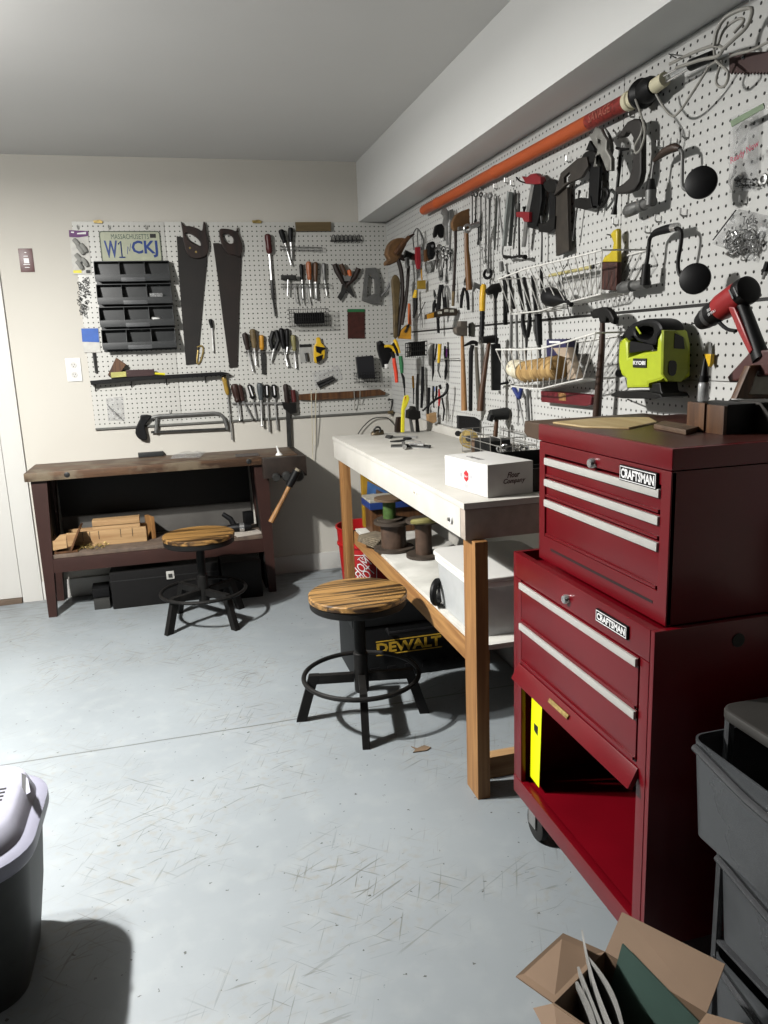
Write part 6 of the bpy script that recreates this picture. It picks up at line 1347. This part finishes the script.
rubs = M('spool_dark', (.05, .037, .027), .6, var=.3, vs=12); coreb = M('core_brown', (.08, .05, .035), .4, var=.3)
b = spool(394, 549, .088, .13, .055, 'large dark cable spool at the bottom of the stack on the bench shelf', coreb)
t = T('cable_spool', 'smaller spool with green core stacked on the large dark spool', 'spool'); b2 = b+Vector((-.015, .0, .131))
t.part('flange', mb().lathe(b2, b2+Vector((0, 0, .01)), [(0, .055), (1, .055)], 28), rubs)
t.part('core', mb().lathe(b2+Vector((0, 0, .0101)), b2+Vector((0, 0, .089)), [(0, .028), (1, .028)], 20), M('core_green', (.05, .10, .02), .6, var=.4, vs=50))
t.part('flange', mb().lathe(b2+Vector((0, 0, .09)), b2+Vector((0, 0, .10)), [(0, .065), (1, .065)], 28), woodmat('flange_wood', (.14, .09, .05), (.08, .05, .03), 6, 0, .7)); t.done()
spool(424, 556, .075, .16, .035, 'second dark cable spool beside the large one on the bench shelf', coreb)
one('wire_coil', mb().torus(FZ(.60).hit(424, 521), .045, .012, (0, .2, 1), 8, 22), M('coil_olive', (.20, .18, .06), .6), 'small olive coil lying on top of the second cable spool', 'coil')
m = mb()
for i in range(5): m.box(FZ(.436).hit(375, 543)+Vector((.004*i, .003*i, .003+i*.0065)), (.10, .15, .005), .25+.05*i, .001)
o = one('shingle_stack', m, M('grey_shingle', (.16, .13, .09), .8, var=.4, vs=40), 'small stack of grey-brown folded sheets on the bench shelf left of the spools', 'sheets'); o['kind'] = 'stuff'
t = T('wood_crate', 'brown wooden box at the far end of the bench shelf under the blue case', 'box')
t.part('box', mb().bx(-.40, -.13, -1.00, -.86, .4335, .555, .003), brownm); t.done()
t = T('blue_case', 'flat dark blue case with white top lying on the wooden box', 'case')
t.part('case', mb().bx(-.415, -.14, -1.02, -.85, .556, .588, .003), M('case_blue', (.012, .035, .16), .5))
t.part('top', mb().bx(-.413, -.142, -1.018, -.852, .5885, .600, .002), M('case_top', (.35, .33, .28), .6, var=.3)); t.done()
t = T('yellow_jug', 'tall dark yellow container with blue picture label at the far end of the bench shelf', 'container')
t.part('body', mb().bx(-.405, -.15, -.845, -.805, .4335, .74, .006), M('jug_yellow', (.30, .17, .012), .5))
FJ = GY(-.848)
t.part('label', mb().pp(FJ, [(367.5, 481), (390, 493), (390, 504.5), (366.5, 504)], 0, .0012), M('label_blue', (.05, .13, .32), .5, var=.2))
t.part('picture', mb().pp(FJ, [(376, 489), (388, 495), (388, 503.5), (376, 503)], .0013, .002), M('label_brown', (.14, .08, .05), .6, var=.5, vs=60))
t.part('figure', mb().pp(FJ, [(370, 494), (374, 493.5), (374, 501), (370, 501)], .0013, .002), M('label_white', (.55, .55, .52), .6)); t.done()
for i in range(9):
    x, y = -.36+.035*i, -1.35-.10*i; 
    z1_ = .772; L_ = random.uniform(.05, .12)
    one('twine_end', mb().tube([(x, y, z1_), (x+.01, y, z1_-L_*.5), (x-.005, y+.01, z1_-L_)], .0035, 6), M('cord_beige', (.22, .17, .12), .7), 'short beige cord dangling under the white bench top', 'cord', 'cords dangling under the white bench top')
# red bucket
t = T('bucket', 'red plastic bucket with white lettering standing behind the far bench leg', 'bucket')
bcx, bcy = -.325, -.50
t.part('pail', mb().lathe((bcx, bcy, 0), (bcx, bcy, .37), [(0, .125), (.72, .142), (.73, .150), (.76, .150), (.77, .144), (.97, .149), (.975, .155), (1, .155), (1, .147), (.9, .143), (.02, .12)], 40), M('bucket_red', (.42, .012, .014), .4, var=.06))
m = mb()
for txt, b0_, b1_, ro_ in (('HOME', .150, .205, .75), ('DEPOT', .085, .140, .75), ('THE', .212, .235, .75)):
    m.text(Fr((0, 0, 0), (1, 0, 0), (0, 0, 1)), txt, -.068 if txt != 'THE' else -.03, .068 if txt != 'THE' else .03, b0_, b1_, 0, .001, 0, ro_, .0)
L_ = .075; zc = .16
for a, b in (((-L_, zc-L_), (L_, zc-L_)), ((L_, zc-L_), (L_, zc+L_)), ((L_, zc+L_), (-L_, zc+L_)), ((-L_, zc+L_), (-L_, zc-L_))):
    n_ = 10
    m.tube([Vector((a[0]+(b[0]-a[0])*k/n_, 0, a[1]+(b[1]-a[1])*k/n_)) for k in range(n_+1)], .0018, 4)
dirc = math.atan2(-1, -.35)
for v in m.bm.verts:
    aa = dirc+v.co.x/.143; rr_ = .1265+.017*v.co.z/.26 + .0012 + (-v.co.y); v.co = Vector((bcx+rr_*math.cos(aa), bcy+rr_*math.sin(aa), v.co.z))
t.part('lettering', m, whitei); t.done()
one('grey_rag', mb().sphere((-.20, -.85, .035), .06, 16, (1.2, 1, .55)), M('rag_grey', (.22, .24, .28), .9, var=.2, vs=20), 'grey-blue rag on the floor beside the red bucket', 'rag')
# black DEWALT tool box
t = T('tool_box', 'large black toolbox with yellow brand lettering on the floor under the bench', 'toolbox')
dx0, dx1, dy0, dy1 = -.655, -.13, -1.655, -1.36
t.part('body', mb().bx(dx0, dx1, dy0, dy1, .0, .225, .012), M('toolbox_black', (.006, .0065, .007), .5, spec=.2))
t.part('lid', mb().bx(dx0-.006, dx1+.004, dy0-.006, dy1+.006, .228, .315, .014), M('toolbox_black', (.006, .0065, .007)))
t.part('handle', mb().tube([(-.52, dy0-.004, .21), (-.52, dy0-.03, .20), (-.28, dy0-.03, .20), (-.28, dy0-.004, .21)], .009, 8), black)
for i in range(6): t.part('rib', mb().bx(dx0+.06+i*.072, dx0+.095+i*.072, dy0-.007, dy0-.0005, .03, .055, .003), black)
FD = GY(dy0-.0065)
a0, b0 = FD.ab(377, 653, 0); a1, b1 = FD.ab(441, 636, 0)
t.part('lettering', mb().text(FD, 'DEWALT', a0, a1, (b0+b1)/2-.021, (b0+b1)/2+.021, .0, .0015, rot=.0, bold=.03), yink)
t.part('stripe', mb().fbox(FD, a0-.003, a1+.003, (b0+b1)/2+.026, (b0+b1)/2+.030, 0, .0015, 0), yink)
t.part('stripe', mb().fbox(FD, a0-.003, a1+.003, (b0+b1)/2-.030, (b0+b1)/2-.026, 0, .0015, 0), yink)
t.done()
# ================================================================== on the tool chest
zt_ = 1.1135
def tp_(x, y, z=zt_): return FZ(z).hit(x, y)
F0 = FZ(zt_)
one('plywood_sheet', mb().pp(F0, [(553, 421.8), (583, 426), (629, 427.3), (657, 421.5), (649, 417), (600, 417.5)], 0, .004), ply, 'thin pale plywood sheet lying on the far part of the red tool chest lid', 'sheet')
one('wood_strip', mb().pp(F0, [(654, 424), (686, 430), (700, 426), (664, 420.5)], 0.0005, .010), M('strip_brown', (.10, .06, .035), .6, var=.3), 'flat brown wood strip lying in the middle of the red tool chest lid', 'board')
t = T('dark_box', 'black box with brown wooden left side near the front edge of the tool chest lid', 'box')
t.part('body', mb().bx(-.240, -.178, -3.205, -3.095, zt_, 1.170, .002), M('box_black', (.004, .004, .004), .5, spec=.15))
t.part('wood_side', mb().bx(-.248, -.2405, -3.205, -3.155, zt_, 1.168, .001), brownm)
t.part('wood_side', mb().bx(-.248, -.2405, -3.148, -3.095, zt_, 1.170, .001), brownm); t.done()
FG2 = GY(-3.14)
t = T('glue_bottle', 'small clear bottle with black pointed cap standing on the dark box', 'bottle')
q = Vector((-.227, -3.115, 1.1705))
t.part('bottle', mb().lathe(q, q+Vector((0, 0, .038)), [(0, .0095), (.05, .0105), (.9, .0105), (1, .008)], 16), M('bottle_clear', (.42, .43, .43), .2, alpha=.75, var=.3, vs=60))
t.part('cap', mb().lathe(q+Vector((0, 0, .0385)), q+Vector((0, 0, .085)), [(0, .0095), (.25, .0095), (.27, .0078), (.85, .0032), (1, .0012)], 14), black); t.done()
t = T('snap_knife', 'yellow knife with upright steel blade behind the small bottle', 'knife')
t.part('handle', mb().pp(R, [(704, 354), (711, 354), (710, 364), (708.5, 367)], .012, .022), yellow)
t.part('blade', mb().pp(R, [(708, 345), (710.5, 342), (710.8, 354), (708, 354)], .014, .016), steel); t.done()
FPF = GY(-3.20)
t = T('picture_frame', 'small brown wooden frame with cream panel leaning on the dark box', 'frame')
t.part('frame', mb().pp(FPF, [(736, 399), (750, 366), (800, 360), (800, 399)], 0, .016, [[(749.5, 394.5), (757.5, 371), (792, 371), (792, 394.5)]], .002), brownm)
t.part('panel', mb().pp(FPF, [(749.5, 394.5), (757.5, 371), (792, 371), (792, 394.5)], .003, .008), M('panel_cream', (.50, .47, .40), .7, var=.15, vs=60)); t.done()
one('dark_board', mb().bx(-.172, -.06, -3.25, -3.12, zt_, 1.171, .002), M('board_dark', (.02, .014, .010), .6), 'dark wooden block supporting the leaning frame on the tool chest', 'block')
dd = .17
t = T('cordless_drill', 'red and black cordless drill standing at the near end of the tool chest', 'drill')
pc, pb_ = R.hit(704, 320, dd), R.hit(728, 303, dd)
ax = (pb_-pc).normalized()
t.part('chuck', mb().lathe(pc-ax*.018, pc+ax*.014, [(0, .008), (.2, .016), (.75, .021), (1, .021)], 20), black)
t.part('bit', mb().tube([R.hit(692.5, 323.5, dd), pc-ax*.016], .0018, 6), dsteel)
t.part('collar', mb().lathe(pc+ax*.0145, pc+ax*.026, [(0, .022), (.5, .0235), (1, .023)], 24), M('collar_grey', (.06, .06, .06), .5))
t.part('gearbox', mb().lathe(pc+ax*.0265, R.hit(720, 308.7, dd), [(0, .023), (1, .024)], 24), black)
pm = R.hit(720.5, 308.3, dd); pe = R.hit(742, 293.5, dd); 
t.part('motor_housing', mb().lathe(pm, pe, [(0, .025), (.1, .0265), (.8, .0275), (1, .027)], 28), M('drill_red', (.30, .014, .016), .4, var=.08))
ax2 = (pe-pm).normalized(); pz = R.hit(749, 289.5, dd)
t.part('motor_cap', mb().lathe(pe, pz+ax2*.004, [(0, .027), (.5, .0275), (.85, .0265), (1, .020)], 28), black)
t.part('vent', mb().ptube(R, [(729.5, 290, dd+.0265), (733.5, 299, dd+.0265)], 1.3, 6).ptube(R, [(734, 287.5, dd+.0265), (738, 296.5, dd+.0265)], 1.3, 6), ink)
a0, b0 = R.ab(711, 311, dd+.022); a1, b1 = R.ab(721, 300, dd+.022)
fl = Fr(R.hit(711.5, 310, dd+.0245), ax, Vector((0, 0, 1))-ax*ax.z)
fl.N = R.N
t.part('lettering', mb().text(fl, 'SUPER', -.012, .012, .001, .007, .0, .0008).text(fl, '18 VOLT', -.012, .012, -.008, -.002, .0, .0008), whitei)
t.part('grip', mb().ptube(R, [(741, 302, dd), (748, 320, dd), (757, 346, dd), (762, 360, dd)], [8, 8.4, 9.5, 11], 16, 0, .8), black)
t.part('grip_front', mb().pp(R, [(727, 306), (734, 307), (741, 323), (752, 350), (748.5, 354), (737, 331)], dd-.008, dd+.020, bev=.003), M('drill_red', (.30, .014, .016)))
t.part('trigger_guard', mb().ptube(R, [(716, 316, dd), (719, 322, dd), (727, 329, dd), (736, 331, dd)], [2.2, 2.0, 1.8, 1.8], 10, 3), black)
t.part('battery_foot', mb().pp(R, [(726.5, 377), (750, 351), (775, 349), (790, 372), (745, 379), (729, 382.5)], dd-.03, dd+.012, bev=.004), M('foot_maroon', (.07, .02, .018), .45)); t.done()
t = T('wall_scraper', 'dark tool with steel tip hanging at the right edge above the drill', 'scraper')
t.part('body', mb().ptube(R, [(768, 262, .03), (764, 275, .03)], 3, 8), black)
t.part('tip', mb().ptube(R, [(765.5, 272, .045), (763, 279, .045)], 1.6, 8), steel); t.done()
# ================================================================== plastic drawer tower on the right
t = T('drawer_tower', 'translucent plastic drawer tower with pulled-out top drawer at the right edge', 'drawers')
X0, X1, Y0, Y1 = -.375, -.03, -3.80, -3.405
t.part('top', mb().poly(FZ(0), rr_box(X0-.012, X1, Y0, Y1+.004, .03), .655, .675, bev=.005), M('tower_top', (.035, .033, .03), .5))
frm = M('tower_frame', (.06, .062, .066), .4, alpha=.8)
for x in (X0, X1-.012):
    for y in (Y0+.003, Y1-.015): t.part('post', mb().bx(x, x+.012, y, y+.012, 0, .654, .002), frm)
for z in (.0, .21, .43): t.part('shelf', mb().bx(X0, X1, Y0+.016, Y1-.016, z, z+.006, .001), frm)
for z in (.22, .44):
    pass
for i, (z0, z1, ox) in enumerate(((.445, .625, -.062), (.225, .40, -.004), (.015, .19, -.004))):
    dw = walls(X0+ox, X1-.02+ox, Y0+.01, Y1-.006 if i else Y1+.006, z0, z1, .05, .003, .025)
    t.part('drawer', dw, M('drawer_frost', (.075, .08, .085), .35, alpha=.75, var=.08), None,
           [('handle_lip', mb().tube([(X0+ox-.008, Y1-.02, z1-.008), (X0+ox-.014, (Y0+Y1)/2, z1-.028), (X0+ox-.008, Y0+.03, z1-.008)], .007, 8, False, 1, 4), frm)])
t.done()
# ================================================================== open carton at the bottom
t = T('open_carton', 'open brown cardboard box with spread flaps at the bottom of the picture', 'carton')
zr = .235
c0, c1, c2_ = FZ(zr).hit(605, 951.5), FZ(zr).hit(554, 1003), FZ(zr).hit(709, 1010)
e1 = (c1-c0); e2 = (c2_-c0)
e2 = e2 - e1*(e2.dot(e1)/e1.length_squared)
e1 = e1.normalized()*max(e1.length, .15)
cc = [c0, c0+e1, c0+e1+e2, c0+e2]
th = .004
def panel3(a, b, c, d, th=.003):
    m = mb(); n = (b-a).cross(d-a).normalized()*th; v = [m.bm.verts.new(p) for p in (a, b, c, d)]+[m.bm.verts.new(p+n) for p in (a, b, c, d)]
    for q in ((0, 1, 2, 3), (7, 6, 5, 4), (0, 4, 5, 1), (1, 5, 6, 2), (2, 6, 7, 3), (3, 7, 4, 0)): m.bm.faces.new([v[i] for i in q])
    return m
zv = Vector((0, 0, -zr+.002))
for i in range(4):
    a, b = cc[i], cc[(i+1) % 4]; t.part('side', panel3(a+zv, b+zv, b, a), card)
t.part('bottom', panel3(cc[0]+zv, cc[1]+zv, cc[2]+zv, cc[3]+zv), card)
def flap(a, b, pa, pb): t.part('flap', panel3(a, b, pb, pa), card)
fz = FZ(zr+.035)
flap(cc[0], cc[1], FZ(zr+.02).hit(563, 933), FZ(zr-.005).hit(516, 976))
flap(cc[3], cc[0], FZ(zr+.05).hit(725, 964), FZ(zr+.05).hit(622, 912))
flap(cc[1], cc[2], FZ(zr-.02).hit(533, 1008), FZ(zr-.02).hit(560, 1060))
flap(cc[2], cc[3], FZ(zr+.02).hit(760, 1075), FZ(zr+.03).hit(765, 1030))
t.done()
def sheet(pts, mat_, name, label, cat='paper', grp=None, th=.002, n=8, bend=.0):
    a, b, c, d = pts; m = mb(); rows = []
    nn_ = (b-a).cross(d-a).normalized()
    for i in range(n+1):
        u = i/n; p = a.lerp(b, u); q = d.lerp(c, u); off = nn_*(bend*math.sin(PI*u))
        rows.append([m.bm.verts.new(v) for v in (p+off, q+off, q+off+nn_*th, p+off+nn_*th)])
    for r0, r1 in zip(rows, rows[1:]):
        for k in range(4): m.bm.faces.new((r0[k], r0[(k+1) % 4], r1[(k+1) % 4], r1[k]))
    m.bm.faces.new(rows[0]); m.bm.faces.new(rows[-1][::-1])
    return m
zl = zr-.13
t = T('green_booklet', 'dark green booklet standing in the open carton', 'booklet')
A_ = FZ(zr+.03).hit(622, 944); B_ = FZ(zr-.01).hit(705, 1030)
m = sheet([A_, B_, B_+Vector((-.02, .03, -.12)), A_+Vector((-.03, .0, -.12))], gpaper, '', '', bend=.0, th=.004)
t.part('cover', m, gpaper); 
t.done()
labs = ['folded newspaper standing tallest at the left side of the open carton', 'second newspaper section leaning in the open carton', 'third newspaper section leaning in the open carton', 'lowest newspaper section leaning in the open carton']
for i, (x0, y0, x1, y1, z0) in enumerate(((581, 930, 612, 1030, .045), (577, 967, 606, 1040, .02), (575, 982, 598, 1046, .008), (586, 958, 622, 1035, .03))):
    A_ = FZ(zr+z0).hit(x0, y0); B_ = FZ(zr+z0-.045).hit(x1, y1)
    one('newspaper', sheet([A_, B_, B_+Vector((.01, .01, -.10)), A_+Vector((.02, .0, -.12))], paper, '', '', th=.003+.001*i, bend=.006*(i-1)), paper, labs[i], 'newspaper')
# ================================================================== bin at the lower left
t = T('litter_bin', 'dark grey bin with pale lavender lid at the lower left edge', 'bin')
bx_0, bx_1, by_0, by_1 = -1.93, -1.60, -3.01, -2.62
m = mb(); n = 8; rings = []
def rloop(x0, x1, y0, y1, r, z): return [Vector((x, y, z)) for x, y in rrect(x0, x1, y0, y1, r, n)]
def loft(loops, cap0=True, cap1=True):
    m = mb(); R_ = [[m.bm.verts.new(v) for v in L] for L in loops]; k = len(R_[0])
    for a, b in zip(R_, R_[1:]):
        for i in range(k): m.bm.faces.new((a[i], a[(i+1) % k], b[(i+1) % k], b[i]))
    if cap0: m.bm.faces.new(R_[0][::-1])
    if cap1: m.bm.faces.new(R_[-1])
    return m
t.part('tub', loft([rloop(bx_0+.05, bx_1-.055, by_0+.05, by_1-.05, .08, 0), rloop(bx_0+.03, bx_1-.032, by_0+.03, by_1-.03, .09, .15), rloop(bx_0+.015, bx_1-.016, by_0+.016, by_1-.016, .10, .315)]), M('bin_dark', (.035, .038, .036), .5))
t.part('rim', loft([rloop(bx_0+.006, bx_1-.006, by_0+.006, by_1-.006, .11, .3155), rloop(bx_0, bx_1, by_0, by_1, .115, .325), rloop(bx_0, bx_1, by_0, by_1, .115, .350), rloop(bx_0+.014, bx_1-.014, by_0+.014, by_1-.014, .105, .358)]), M('rim_lavender', (.24, .24, .30), .35, var=.04))
t.part('lid', loft([rloop(bx_0+.022, bx_1-.022, by_0+.022, by_1-.022, .10, .3585), rloop(bx_0+.03, bx_1-.03, by_0+.03, by_1-.03, .09, .375), rloop(bx_0+.05, bx_1-.040, by_0+.06, by_1-.035, .075, .392), rloop(bx_0+.06, bx_1-.048, by_0+.075, by_1-.042, .07, .397)]), lidlt, None,
       [('vent', mb().bx(-1.72, -1.672, -2.775, -2.770, .3972, .3985, 0).bx(-1.72, -1.672, -2.79, -2.785, .3972, .3985, 0).bx(-1.72, -1.672, -2.805, -2.80, .3972, .3985, 0).bx(-1.72, -1.672, -2.82, -2.815, .3972, .3985, 0), ink)])
t.part('grip_slot', mb().pp(FZ(.3972), [(21.5, 773), (26, 775), (29.5, 791), (25.5, 793.5), (22, 787)], 0, .0008, bev=0), M('slot_dark', (.03, .03, .032), .6))
t.part('grip_edge', mb().pp(FZ(.398), [(26, 777), (28, 779), (30.5, 792), (26.5, 794.5), (25.8, 791)], 0, .002, bev=0), lidlt)
t.done()
# fallen leaf and specks
one('dry_leaf', mb().pp(FZ(.001), [(411, 746), (417, 748), (424, 745), (431, 747), (427, 750), (420, 751), (413, 752), (416, 749)], 0, .003, bev=0), M('leaf', (.15, .10, .06), .8), 'small dry brown leaf on the floor by the nearer stool', 'leaf')
